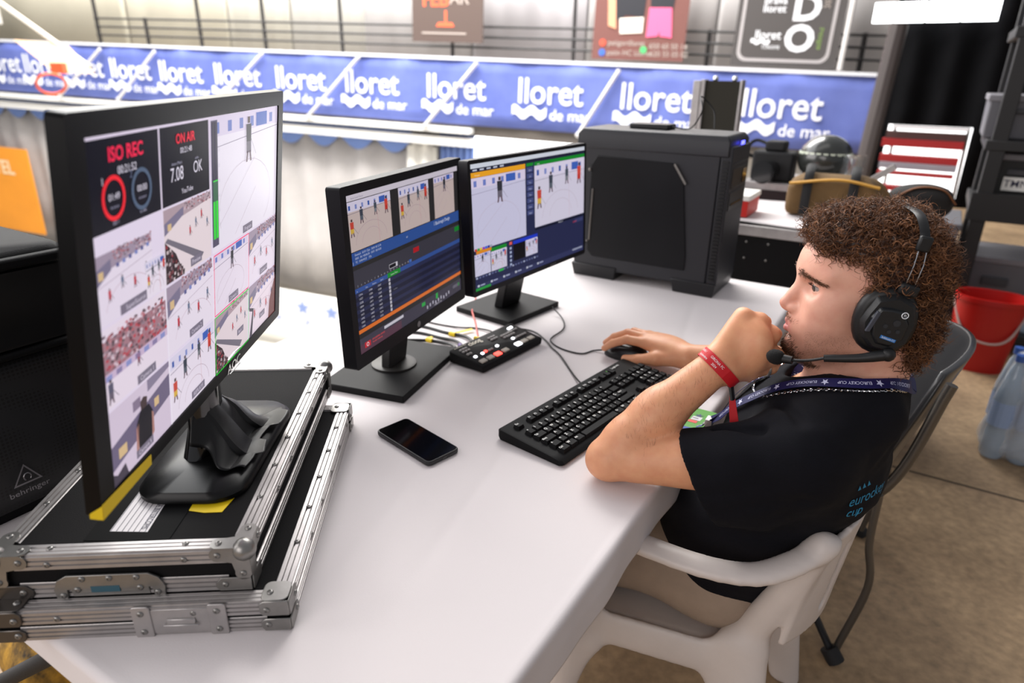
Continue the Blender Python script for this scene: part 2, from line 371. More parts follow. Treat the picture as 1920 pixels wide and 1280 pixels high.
# ------------------------------------------------------------------ blue banner with its logos
mb = MB(); mb.grid(lambda u, v: G(-0.0+21.5*u, -0.14+0.012*math.sin(u*90)+0.008*math.sin(u*231+v*5), -0.99+0.97*v), 160, 5)
ban = tag(mb.build('blue_banner', mat('banner_blue', '#5763a3', 0.7, var=0.1, col2='#6a76b6', vscale=1.2, spec=.2), solid=0.008, smooth=60), 'long blue banner with repeated white logos along the gallery', 'banner')  # washed-out blue: veiling haze of the bright hall put into its colour
nt = MATS['banner_blue'].node_tree
mb = MB(); gbox(mb, -0.02, 21.5, -0.17, -0.12, -0.03, 0.015); gbox(mb, -0.05, 0.02, -0.17, -0.12, -1.0, 0.015)
mb.build('white_hem', mat('banner_hem', '#dcdde2', 0.6), ban)
def wave(s0, t0, w, h):
    n = 22; top = []; bot = []
    for i in range(n+1):
        u = i/n; y = 0.24*h*math.sin(u*math.pi*4+0.6)
        top.append((s0-w*u, t0+y+h*0.42)); bot.append((s0-w*u, t0+y-h*0.42))
    return top+bot[::-1]
def logo(s, sc=1.0):
    k = MB()
    f = lambda x, y: G(s-x, -0.168, -0.60+y)
    k.text('lloret', 0.52*sc, f, 0.008, 'L', sx=0.92)
    k.prism(wave(s+0.10, -0.735, 0.56*sc, 0.16), 0, 0.004, lambda x, y, z: G(x, -0.166-z, y))
    k.text('de mar', 0.23*sc, lambda x, y: G(s-0.52*sc-x, -0.168, -0.83+y), 0.004, 'L')
    k.build('logo_lettering', mat('banner_white', '#f2f3f7', 0.6), ban)
for s in (1.73, 3.43, 5.03, 6.61, 8.16, 9.59, 10.96, 12.28, 13.54, 14.77, 15.97, 17.1): logo(s)
# stay rods
for (s0, t0, s1, t1) in ((9.83, -0.06, 10.97, -1.0), (7.86, -0.05, 8.89, -1.05), (5.74, -0.08, 6.6, -1.05), (12.31, -0.1, 13.3, -0.98), (3.5, -0.1, 4.0, -1.0), (13.7, -0.1, 14.9, -1.0)):
    k = MB(); k.cyl(G(s0, -0.2, t0), G(s1, -0.32, t1), 0.028, n=8); k.sphere(G(s0, -0.2, t0), 0.035, 8); k.sphere(G(s1, -0.32, t1), 0.04, 8)
    tag(k.build('stay_rod', mat('rod_white', '#c9c5c2', 0.5), smooth=40), 'pale slanting stay rod across the blue banner', 'rod', 'stay rods along the gallery')
# railing
rail = thing('gallery_railing', 'black gallery railing above the blue banner', 'railing')
bm = mat('rail_black', '#2c2a2a', 0.5)
for t in (0.17, 0.32, 0.47):
    k = MB(); k.cyl(G(-0.4, 0.3, t), G(14.3, 0.3, t), 0.018, n=8); k.build('rail', bm, rail, smooth=40)
for s in (0.35, 2.35, 4.38, 6.4, 8.55, 10.19, 11.68, 12.98, 14.3):
    tall = s in (4.38, 8.55, 10.19, 11.68, 14.3)
    k = MB(); k.box((G(s, 0.32, 0)+G(s, 0.32, 3.0 if tall else 0.5))/2, (0.05, 0.05, 3.0 if tall else 0.5)); k.build('post', bm, rail)
# posters on the railing
def sheet(name, label, s0, s1, t0, t1, m, n=-0.06):
    k = MB(); k.add([G(s, q, t) for t in (t0, t1) for q in (n, n+0.02) for s in (s0, s1)], [(0, 1, 3, 2), (4, 6, 7, 5), (0, 4, 5, 1), (1, 5, 7, 3), (3, 7, 6, 2), (2, 6, 4, 0)])
    return tag(k.build(name, m), label, 'poster')
po = sheet('poster', 'dark brown poster with orange lettering hung on the railing', 5.7, 6.92, 0.22, 1.9, mat('poster_brown', '#54453f', 0.6))
k = MB(); k.text('FEB', 0.3, lambda x, y: G(6.5-x, -0.064, 0.73+y), 0.03); k.build('lettering', mat('print_orange', '#e0613c', 0.6), po)
k = MB(); k.text('1', 0.24, lambda x, y: G(6.33-x, -0.064, 0.5+y), 0.03); k.build('lettering', mat('print_orange', '#e0613c', 0.6), po)
k = MB(); k.prism([(6.18, .44), (6.5, .44), (6.46, .5), (6.22, .5)], 0, .003, lambda x, y, z: G(x, -.062-z, y))
k.build('lettering', mat('print_orange', '#e0613c', 0.6), po)
k = MB(); k.text('AR', 0.26, lambda x, y: G(6.1-x, -0.064, 0.76+y), 0.01); k.build('lettering', mat('print_pale', '#a79b93', 0.6), po)
k = MB(); k.prism([(5.98, .335), (6.75, .335), (6.75, .36), (5.98, .36)], 0, .003, lambda x, y, z: G(x, -.062-z, y))
k.build('lettering', mat('print_pale', '#a79b93', 0.6), po)
po = sheet('poster', 'maroon poster showing two players from the waist down', 2.63, 3.95, 0.06, 1.9, mat('poster_maroon', '#6f4640', 0.6))
def flat(name, pts, col, par, off=-0.064):
    k = MB(); k.prism(pts, 0, 0.003, lambda x, y, z: G(x, off-z, y)); return k.build(name, mat('print_'+col.strip('#'), col, 0.6), par)
flat('player_print', [(3.72, .52), (3.66, 1.3), (3.2, 1.3), (3.24, .62), (3.5, .64), (3.56, .6)], '#26262c', po)
flat('arm_print', [(3.62, .46), (3.74, .5), (3.78, 1.0), (3.7, 1.3), (3.6, 1.3), (3.66, .9)], '#d59a78', po, -0.068)
flat('shorts_print', [(3.24, .42), (3.56, .4), (3.58, .6), (3.24, .62)], '#e6dfd2', po, -0.068)
flat('player_print', [(2.85, .68), (3.15, .68), (3.2, 1.3), (2.78, 1.3)], '#26262c', po)
flat('shorts_print', [(2.82, .36), (2.99, .38), (3.0, .44), (3.02, .38), (3.18, .36), (3.17, .74), (2.86, .74)], '#f0628c', po, -0.068)
for i, (s, t, tx) in enumerate(((3.72, .25, 'patigortlloret'), (3.72, .12, 'patin HC Lloret'), (3.12, .22, '650 60 50 14'), (3.1, .12, '620 55 05 02'))):
    k = MB(); k.text(tx, 0.1, lambda x, y, s=s, t=t: G(s-x, -0.064, t+y), 0.004, 'L'); k.build('lettering', mat('print_pale', '#d8c8c0', 0.6), po)
for s, t, c in ((3.8, .28, '#c8503c'), (3.8, .15, '#3a63b5'), (3.2, .2, '#4fae6a')): flat('icon_print', [(s+.05*math.cos(a*.63), t+.05*math.sin(a*.63)) for a in range(10)], c, po)
po = sheet('poster', 'charcoal poster with big white letters and a rounded frame', 0.66, 1.98, 0.04, 1.9, mat('poster_charcoal', '#4b4746', 0.6), -0.09)
k = MB(); ol = rrect(0.76, 0.1, 1.92, 1.95, 0.12); il = rrect(0.80, 0.14, 1.88, 1.91, 0.1)
n = len(ol); k.add([G(x, -0.094, y) for x, y in ol]+[G(x, -0.094, y) for x, y in il], [(i, n+i, n+(i+1) % n, (i+1) % n) for i in range(n)])
k.build('frame_print', mat('print_grey', '#a9a4a4', 0.6), po)
BWm = mat('banner_white', '#f2f3f7', 0.6)
for tx, sz_, s_, t_, bo, sx_ in (('D', .44, 1.12, .615, .03, 1.05), ('O', .44, 1.16, .245, .032, 1.02), ('lloret', .15, 1.55, .38, .008, 1), ('TURISME', .06, 1.5, .26, 0, 1), ('salt', .13, 1.52, 1.0, .006, 1), ('costa', .13, 1.52, .9, .006, 1), ('brava', .13, 1.52, .8, .006, 1), ('lloret', .13, 1.52, .7, .006, 1)):
    k = MB(); k.text(tx, sz_, lambda x, y: G(s_-x, -0.095, t_+y), bo, sx=sx_); k.build('lettering', BWm, po)
k = MB(); k.prism(wave(1.76, 0.345, 0.24, 0.06), 0, .003, lambda x, y, z: G(x, -.094-z, y)); k.build('wave_print', BWm, po)
k = MB(); k.text('esport', 0.1, lambda x, y: G(0.93-y, -0.095, 0.4+x), 0.0); k.build('lettering', mat('print_green', '#7f9c50', 0.6), po)
k = MB(); k.text('2024', 0.1, lambda x, y: G(0.93-y, -0.095, 0.85+x), 0.0); k.build('lettering', mat('print_pale', '#a79b93', 0.6), po)
mb = MB(); mb.cyl(G(0.6, -0.1, 0.03), G(0.6, -0.1, 1.9), 0.035, n=8); tag(mb.build('poster_pole', mat('rod_white', '#c9c5c2', 0.5)), 'white pole beside the charcoal poster', 'pole')

# basketball backboard, far left
HBP = ((-8.674, 12.569, 1.77), (-7.817, 12.546, 1.713), (-7.123, 12.032, 1.246), (-7.768, 12.042, 1.271)); HRC = (-7.594, 11.807, 1.225); HA0, HA1 = (-9.068, 13.026, 2.363), (-7.288, 12.288, 1.345)
bk = thing('basketball_hoop', 'cream basketball backboard with orange ring hung before the banner', 'basketball hoop')
def slab(mb, P4, d): d = Vector(d); P4 = [Vector(p) for p in P4]; mb.add(P4+[p+d for p in P4], [(0, 1, 2, 3), (7, 6, 5, 4), (0, 4, 5, 1), (1, 5, 6, 2), (2, 6, 7, 3), (3, 7, 4, 0)])
k = MB(); slab(k, HBP, (.02, .06, 0)); k.build('backboard', mat('backboard_cream', '#a98a6c', 0.5), bk)
k = MB(); c_ = Vector(HRC); k.tube([c_+Vector((.20*math.cos(a/16*2*math.pi), -.16+.22*math.sin(a/16*2*math.pi), -.14+.16*math.cos(a/16*2*math.pi+.9))) for a in range(16)], 0.022, 6, closed=True); k.box(c_+Vector((.08, 0, .1)), (.2, .12, .16)); k.build('ring', mat('hoop_orange', '#dd5a34', 0.5), bk, smooth=50)
k = MB(); k.cyl(HA0, HA1, 0.05, n=8); k.build('arm', mat('hoop_arm', '#b9b2a6', 0.5), bk)
# wall loudspeaker top left
k = MB(); k.box(G(17.55, 0.4, 0.55), (0.35, 0.3, 0.5)); o = tag(k.build('wall_speaker', mat('speaker_white', '#d8d5d0', 0.5), bevel=0.03), 'small white wall loudspeaker at the end of the gallery', 'loudspeaker')
k = MB(); k.cyl(G(17.5, 0.25, 0.5), G(17.5, 0.2, 0.5), 0.1, n=16); k.build('cone', M['graym'], o)
# ------------------------------------------------------------------ table and cloth
TLEN, TWID = 2.03, 1.04
tb = thing('trestle_table', 'long folding table under a white cloth', 'table', T(TLEN/2, TWID/2), T_AZ)
k = MB(); k.box((0, 0, TZ-0.024), (TLEN-0.01, TWID-0.01, 0.036)); k.build('tabletop', M['whitepaint'], tb, bevel=0.006)
for sx in (-1, 1):
    for sy in (-1, 1):
        k = MB(); x = sx*(TLEN/2-0.22); y = sy*(TWID/2-0.12); k.tube([(x+sx*0.1, y, 0), (x, y, TZ-0.04)], 0.016, 10); k.cyl((x+sx*.1, y, 0), (x+sx*.1, y, 0.02), 0.02); k.build('leg', M['blackm'], tb, smooth=50)
    k = MB(); k.tube([(sx*(TLEN/2-0.17), -TWID/2+.12, .35), (sx*(TLEN/2-0.17), TWID/2-.12, .35)], 0.011, 8); k.build('crossbar', M['blackm'], tb, smooth=50)
def cloth_pt(p, q):
    """p, q: distances over the cloth measured from the table's near corner; bends down past the edges"""
    def bend(d, size, drop):
        r = 0.010
        if d < 0: e = -d; sgn = -1; base = 0
        elif d > size: e = d-size; sgn = 1; base = size
        else: return d, 0
        a = min(e/r, math.pi/2)
        return base+sgn*(r*math.sin(a)), -(r*(1-math.cos(a)))-max(0, e-r*math.pi/2)
    a, za = bend(p, TLEN, 0); l, zl = bend(q, TWID, 0)
    z = za+zl
    if za == 0 and zl == 0:
        z -= 0.0008*(1+math.sin(p*9+q*3.1)*math.sin(q*7-p*2))
        for (ca, cl, aa, ln, am) in ((1.62, 0.80, 0.9, .22, .0028), (1.66, .86, 1.05, .2, .0026), (1.5, .82, .75, .18, .0022), (.95, .45, .3, .3, .0014), (.55, .25, .2, .35, .0014), (1.15, .72, .35, .3, .0016), (.28, .3, .25, .4, .0014), (1.5, .2, .2, .3, .0012)):
            dx, dy = p-ca, q-cl; t = dx*math.cos(aa)+dy*math.sin(aa); n = -dx*math.sin(aa)+dy*math.cos(aa)
            if abs(t) < ln: z -= am*math.exp(-(n/0.012)**2)*(1-(t/ln)**2)
    elif zl < 0 and q < 0:
        l -= 0.0025*(1+math.sin(p*17)+0.5*math.sin(p*41))*min(1, -zl/0.04); z += 0.003*math.sin(p*5)*min(1, -zl/.04)
    return T(a, l, TZ+z)
k = MB(); e0 = 0.05; P0, P1, Q0, Q1 = -0.06, TLEN+0.5, -0.085, TWID+0.26
def nonlin(u, lo, hi, size, n_e=0.12):
    if u < n_e: return lo*(1-u/n_e)
    if u > 1-n_e: return size+(hi-size)*((u-1+n_e)/n_e)
    return size*(u-n_e)/(1-2*n_e)
k.grid(lambda u, v: cloth_pt(nonlin(u, P0, P1, TLEN), nonlin(v, Q0, Q1, TWID)), 260, 170)
cm = mat('white_cloth', '#d8d1d1', 0.85, bump=0.12, bscale=900, sheen=0.1)
tag(k.build('tablecloth', cm, solid=0.0016, smooth=70), 'white tablecloth draped over the long table', 'tablecloth')

# ------------------------------------------------------------------ flat pictures
class Pic(MB):
    """a flat picture of W x H metres in the plane x (right), z (up), facing -y"""
    def __init__(s, W, H, fr): MB.__init__(s); s.W = W; s.H = H; s.fr = fr
    def q(s, u, v, ly): return s.fr((u-0.5)*s.W, -0.00025*ly, (v-0.5)*s.H)
    def rect(s, u0, v0, u1, v1, col, ly=1): s.add([s.q(u0, v0, ly), s.q(u1, v0, ly), s.q(u1, v1, ly), s.q(u0, v1, ly)], [(0, 1, 2, 3)], col)
    def poly(s, pts, col, ly=1): s.add([s.q(u, v, ly) for u, v in pts], [tuple(range(len(pts)))], col)
    def line(s, a, b, w, col, ly=2):
        dx, dy = (b[0]-a[0])*s.W, (b[1]-a[1])*s.H; L = math.hypot(dx, dy) or 1; nx, ny = -dy/L*w/2/s.W, dx/L*w/2/s.H
        s.poly([(a[0]-nx, a[1]-ny), (b[0]-nx, b[1]-ny), (b[0]+nx, b[1]+ny), (a[0]+nx, a[1]+ny)], col, ly)
    def arcl(s, cu, cv, ru, rv, a0, a1, w, col, ly=2, n=18, clip=None):
        P = [(cu+ru*math.cos(R(a0+(a1-a0)*i/n)), cv+rv*math.sin(R(a0+(a1-a0)*i/n))) for i in range(n+1)]
        for a, b in zip(P, P[1:]):
            if clip and not all(clip[0] <= p[0] <= clip[2] and clip[1] <= p[1] <= clip[3] for p in (a, b)): continue
            s.line(a, b, w, col, ly)
    def frame(s, u0, v0, u1, v1, w, col, ly=3):
        for a, b in (((u0, v0), (u1, v0)), ((u1, v0), (u1, v1)), ((u1, v1), (u0, v1)), ((u0, v1), (u0, v0))): s.line(a, b, w, col, ly)
    def txt(s, t, u, v, h, col, ly=3, bold=0.0, align='C', sx=1.0):
        s.text(t, h*s.H, lambda x, y: s.q(u+x/s.W, v+y/s.H, ly), bold, align, col=col, sx=sx)
    def man(s, u, v, h, top, bot, rng, ly=4):
        w = h*s.H/s.W*0.16
        s.poly([(u-w, v+h*.45), (u+w, v+h*.45), (u+w*1.1, v+h*.84), (u-w*1.1, v+h*.84)], top, ly)
        s.poly([(u-w, v+h*.2), (u+w, v+h*.2), (u+w, v+h*.46), (u-w, v+h*.46)], bot, ly)
        for d in (-1, 1): s.poly([(u+d*w*.4-w*.3+d*w*.5, v), (u+d*w*.4+w*.3+d*w*.5, v), (u+d*w*.5+w*.35, v+h*.24), (u+d*w*.5-w*.35, v+h*.24)], '#6a5560', ly)
        s.poly([(u-w*.5, v+h*.86), (u+w*.5, v+h*.86), (u+w*.5, v+h), (u-w*.5, v+h)], '#4c3a3c', ly)
        s.line((u+w, v+h*.5), (u+w*3.2, v+h*.12), 0.0007, '#5a5060', ly)
    def crowd(s, u0, v0, u1, v1, rng, n, pal, ly=2, top=None):
        for i in range(n):
            a = u0+(u1-u0)*rng.random(); t = (top(a) if top else v1); b = v0+(t-v0)*rng.random()
            d = (u1-u0)*0.018; e = d*s.W/s.H*1.3
            s.rect(max(u0, a-d), b, min(u1, a+d), min(b+e, t+.005), rng.choice(pal), ly)
CROWD = ['#7d6673', '#5b4650', '#a8707c', '#94808c', '#c8a9b4', '#b86a70', '#6a5a62', '#d9c3cf', '#8b4b55']
DCROWD = ['#2f2629', '#473a3e', '#6c5a60', '#3a2c30', '#8a7178', '#9c4048', '#d8c8cc', '#241e20']
def feed(p, u0, v0, u1, v1, rng, floor='#e9dced', kind=0, ly=1):
    """one hockey camera view inside the cell"""
    U = lambda u: u0+(u1-u0)*u
    V = lambda v: v0+(v1-v0)*v
    p.rect(u0, v0, u1, v1, floor, ly)
    blue = '#7a86c2'; pur = '#8d80a8'
    if kind == 0:      # wide view: stand along the top, boards, arcs
        p.poly([(U(0), V(.72)), (U(1), V(.86)), (U(1), V(1)), (U(0), V(1))], '#a292a6', ly+1)
        p.crowd(U(.3), V(.84), U(1), V(1), rng, 90, CROWD, ly+2)
        p.poly([(U(0), V(.56)), (U(.26), V(.74)), (U(.26), V(.9)), (U(0), V(.8))], '#7d7590', ly+2); p.rect(U(.05), V(.66), U(.13), V(.78), '#d8b98c', ly+3)
        for i in range(6): p.rect(U(.34+.11*i), V(.74+.015*i), U(.39+.11*i), V(.80+.015*i), blue if i % 2 else '#5d5f94', ly+3)
        p.line((U(0), V(.55)), (U(1), V(.72)), .0007, '#b3a2b4', ly+2)
        p.arcl(U(.55), V(.1), (u1-u0)*.42, (v1-v0)*.42, 20, 170, .0006, '#c4a6b6', ly+2, clip=(u0, v0, u1, v1))
        for i in range(4): p.man(U(.2+.22*i), V(.3+.1*(i % 2)), (v1-v0)*.2, *((('#c23a48', '#b02838'), ('#60708c', '#9a98a8'))[i % 2]), rng, ly+4)
    elif kind == 1:    # close to the boards
        p.rect(U(0), V(.8), U(1), V(1), '#dcd4ea', ly+1)
        for i in range(7): p.rect(U(.04+.14*i), V(.84), U(.08+.14*i), V(.93), '#7f8cc8' if i % 3 else '#3b5aa8', ly+2)
        p.rect(U(.72), V(.82), U(.86), V(.95), '#3f62b8', ly+3)
        p.line((U(0), V(.76)), (U(1), V(.8)), .0008, '#6d6480', ly+2)
        p.arcl(U(.5), V(.12), (u1-u0)*.36, (v1-v0)*.4, 0, 180, .0006, '#a98f9f', ly+2)
        p.arcl(U(.5), V(.12), (u1-u0)*.22, (v1-v0)*.26, 0, 180, .0006, '#b59aa8', ly+2)
        p.line((U(.68), V(.02)), (U(.66), V(.76)), .0006, '#cf8a92', ly+2)
        p.man(U(.3), V(.52), (v1-v0)*.34, '#3f4552', '#59606c', rng, ly+4); p.man(U(.62), V(.6), (v1-v0)*.3, '#47505c', '#7d8088', rng, ly+4); p.man(U(.88), V(.56), (v1-v0)*.36, '#d24a3c', '#c23a30', rng, ly+4); p.man(U(.08), V(.3), (v1-v0)*.36, '#c8483a', '#d8b048', rng, ly+4)
    elif kind == 2:    # grandstand at the left bottom corner
        p.poly([(U(0), V(.78)), (U(1), V(.9)), (U(1), V(1)), (U(0), V(1))], '#b09aa4', ly+1)
        p.crowd(U(.4), V(.88), U(1), V(1), rng, 60, CROWD, ly+2)
        p.poly([(U(0), V(.66)), (U(.38), V(.84)), (U(.38), V(.95)), (U(0), V(.82))], '#7d7590', ly+2); p.rect(U(.06), V(.71), U(.13), V(.8), '#d8b98c', ly+3)
        p.poly([(U(0), V(.0)), (U(.36), V(0)), (U(.2), V(.36)), (U(0), V(.58))], '#3a2c32', ly+2)
        for i in range(110):
            a = rng.random()*.34; b = rng.random()*(.56-1.55*a)
            if b > 0: p.rect(U(a), V(b), U(a+.03), V(b+.045), rng.choice(DCROWD), ly+3)
        p.poly([(U(.0), V(.58)), (U(.05), V(.62)), (U(.8), V(.14)), (U(.72), V(.06))], '#77707e', ly+3)
        for i in range(4): p.man(U(.5+.13*i), V(.5+.08*(i % 3)), (v1-v0)*.15, *((('#c23a48', '#b02838'), ('#60708c', '#9a98a8'))[i % 2]), rng, ly+4)
    elif kind == 3:    # big crowd
        p.rect(U(0), V(.42), U(1), V(.86), '#a77d88', ly+1)
        p.crowd(U(0), V(.46), U(1), V(.92), rng, 260, CROWD+['#c2505c', '#b84450'], ly+2)
        p.rect(U(0), V(.36), U(1), V(.46), '#cdb6d2', ly+3)
        for i in range(7): p.rect(U(.03+.14*i), V(.37), U(.11+.14*i), V(.44), pur if i % 2 else '#8d93c9', ly+4)
        p.man(U(.08), V(.06), (v1-v0)*.32, '#5d5a70', '#6a6070', rng, ly+4); p.man(U(.5), V(.26), (v1-v0)*.2, '#a05060', '#8a6070', rng, ly+4)
    elif kind == 4:    # empty floor with arcs and one player
        p.rect(U(0), V(.86), U(1), V(1), '#dcd0e8', ly+1)
        for i in range(6): p.rect(U(.05+.16*i), V(.88), U(.1+.16*i), V(.96), '#6f7fc4', ly+2)
        p.rect(U(.62), V(.87), U(.8), V(.98), '#3f62b8', ly+3)
        p.line((U(0), V(.78)), (U(1), V(.84)), .0007, '#6d6480', ly+2)
        p.arcl(U(.48), V(.28), (u1-u0)*.4, (v1-v0)*.34, -60, 200, .0006, '#b9a4b4', ly+2, clip=(u0, v0, u1, v1))
        p.line((U(.1), V(.2)), (U(.6), V(.62)), .0006, '#b9a4b4', ly+2); p.line((U(.3), V(.05)), (U(.62), V(.36)), .0006, '#b9a4b4', ly+2)
        p.man(U(.5), V(.6), (v1-v0)*.36, '#2f3038', '#6a6472', rng, ly+4)
def lab(p, t, u, v, w, h):
    p.rect(u-w/2, v-h/2, u+w/2, v+h/2, '#7c7486', 6); p.txt(t, u, v-h*.26, h*.75, '#d5cbdc', 7)
def monitor(name, label, C, yaw, tilt, w, h, thick, screen, draw, stand, base_z, strength, bezel_mat, group=None, back=0.025, offs=0.0):
    root = thing(name, label, 'monitor', (C[0], C[1], base_z), R(yaw), group)
    t = R(tilt); zc = C[2]-base_z
    def fr(x, y, z): return (x, y*math.cos(t)+z*math.sin(t), zc+z*math.cos(t)-y*math.sin(t))
    x0, x1, z0, z1 = screen
    k = MB()   # bezel ring, sides and rounded back
    ol = rrect(-w/2, -h/2, w/2, h/2, 0.006, 3); il = [(x0 if x < 0 else x1, z0 if z < 0 else z1) for x, z in ol]
    n = len(ol)
    vs = [fr(x, 0, z) for x, z in ol]+[fr(x, 0, z) for x, z in il]+[fr(x, 0.003, z) for x, z in il]+[fr(x, thick, z) for x, z in ol]+[fr(x*.72, thick+back, z*.55) for x, z in ol]
    fs = []
    for i in range(n):
        j = (i+1) % n
        fs += [(i, j, n+j, n+i), (n+i, n+j, 2*n+j, 2*n+i), (j, i, 3*n+i, 3*n+j), (3*n+j, 3*n+i, 4*n+i, 4*n+j)]
    fs += [tuple(range(4*n, 5*n))]
    k.add(vs, fs); k.build('housing', bezel_mat, root, bevel=0.0012, seg=1)
    p = Pic(x1-x0, z1-z0, lambda x, y, z: fr(x+(x0+x1)/2, 0.0028+y, z+(z0+z1)/2))
    draw(p)
    s = p.build('screen', pic_mat(name+'_picture', strength), root); s['label'] = 'lit screen'
    stand(root, fr, zc)
    return root, fr

# ---------------------------- big multiview monitor
rng = random.Random(5)
def draw_big(p):
    ink = '#10101c'; W = '#e9e2f2'
    p.rect(0, 0, 1, 1, '#e6d9ee', 0)
    p.rect(.004, .752, .248, .99, ink, 1); p.rect(.254, .752, .488, .99, ink, 1)
    p.txt('ISO REC', .128, .93, .052, '#ff2a55', 3, .025); p.txt('00:21:52', .128, .893, .03, W, 3)
    for cu, c, t in ((.078, '#ff2b38', '01:49'), (.175, '#56667f', '00:00')):
        p.arcl(cu, .835, .034, .054, 0, 360, .0044, c, 3, 28); p.txt(t, cu, .83, .026, W, 4); p.txt('duration', cu, .808, .013, '#9a97b0', 4)
    p.txt('1', .045, .875, .028, W, 4); p.txt('2', .138, .875, .028, '#6a7390', 4)
    p.txt('SSD 1', .078, .765, .014, '#a9a6bd', 4); p.txt('no disk', .175, .768, .014, '#a9a6bd', 4)
    p.txt('ON AIR', .368, .935, .042, '#ff2a45', 3, .02); p.txt('00:21:48', .368, .903, .026, W, 3)
    p.txt('bitrate (Mbps)', .322, .872, .013, '#a9a6bd', 3); p.txt('cache', .42, .872, .013, '#a9a6bd', 3)
    p.txt('7.08', .322, .822, .062, W, 3, 0, sx=.9); p.txt('OK', .425, .828, .056, W, 3, 0, sx=.9); p.txt('YouTube', .368, .775, .024, W, 3)
    feed(p, .0, .505, .2, .70, rng, '#e8dced', 0); feed(p, .165, .505, .245, .62, rng, '#eadfee', 1, 9); lab(p, 'SuperSource', .125, .522, .11, .03)
    feed(p, .254, .505, .492, .745, rng, '#e8d8de', 2); lab(p, 'Preview', .40, .53, .06, .03)
    # programme quarter, meter, camera cells
    feed(p, .5, .505, 1, .995, rng, '#ece4f2', 4); p.rect(.497, .53, .536, .985, '#59536a', 5); p.rect(.503, .70, .516, .98, '#3d3a4a', 6); p.rect(.519, .70, .531, .98, '#3d3a4a', 6)
    p.rect(.503, .70, .531, .775, '#3c6a50', 7); p.rect(.503, .772, .531, .777, '#3fdc4c', 8)
    for a in (.503, .519): p.rect(a, .56, a+.012, .70, '#34e03a', 7)
    for i in range(7): p.txt(str(-10*i-5), .541, .93-.055*i, .016, '#c9c2d4', 6)
    lab(p, 'Program', .74, .527, .075, .032)
    feed(p, .0, .255, .246, .495, rng, '#e9dbea', 3); lab(p, 'Camera 1', .15, .272, .075, .03)
    feed(p, .252, .255, .492, .495, rng, '#eadfee', 0); lab(p, 'Camera 2', .39, .276, .075, .03)
    feed(p, .5, .255, .745, .495, rng, '#e8dcec', 4); p.frame(.499, .255, .745, .497, .0016, '#ff1f6e', 8); lab(p, 'Camera 3', .63, .276, .07, .03)
    feed(p, .752, .255, .997, .495, rng, '#e9dded', 0); lab(p, 'Camera 4', .88, .278, .07, .03)
    # camera 5: man in black before a wall
    p.rect(.0, .0, .246, .245, '#d6c6da', 1); p.poly([(.0, .05), (.246, .12), (.246, .20), (.0, .13)], '#6f6480', 2); p.rect(.03, .075, .06, .11, '#d8b98c', 3); p.rect(.175, .13, .195, .16, '#d8b98c', 3); p.rect(.09, .18, .12, .215, '#8a7a92', 3); p.poly([(.15, .205), (.246, .225), (.246, .245), (.15, .245)], '#8a7f98', 3)
    p.poly([(.105, .02), (.155, .02), (.165, .13), (.15, .165), (.115, .165), (.098, .13)], '#1d1a22', 5); p.poly([(.118, .165), (.142, .165), (.145, .195), (.13, .205), (.117, .195)], '#4a3a3c', 5); p.poly([(.092, .04), (.102, .04), (.107, .13), (.096, .12)], '#b08078', 5); p.poly([(.158, .04), (.168, .05), (.168, .12), (.16, .13)], '#b08078', 5)
    lab(p, 'Camera 5', .125, .03, .07, .028); p.poly([(0, 0), (.06, 0), (.05, .045), (.02, .03), (0, .05)], '#4a4250', 3)
    feed(p, .252, .0, .492, .245, rng, '#eadfee', 1); lab(p, 'REPLAYS', .39, .028, .075, .03)
    feed(p, .5, .0, .745, .245, rng, '#e5d5dc', 2); p.frame(.5, .002, .745, .246, .0016, '#29e03c', 8); lab(p, 'Back 1', .68, .09, .05, .028)
    feed(p, .752, .0, .997, .245, rng, '#ead9e6', 0); p.poly([(.997, .03), (.997, .2), (.94, .09), (.93, 0), (.997, 0)], '#6a3030', 7); lab(p, 'Back 2', .87, .06, .05, .028)
    p.poly([(.752, .0), (.775, .0), (.79, .13), (.752, .15), (.752, .135), (.778, .12)], '#4a4452', 8)
    for u in (.249, .496, .7485): p.rect(u-.0016, 0, u+.0016, .5, '#f3ecf7', 3)
BIGB = mat('bezel_gloss', '#09090b', 0.38, spec=.12)
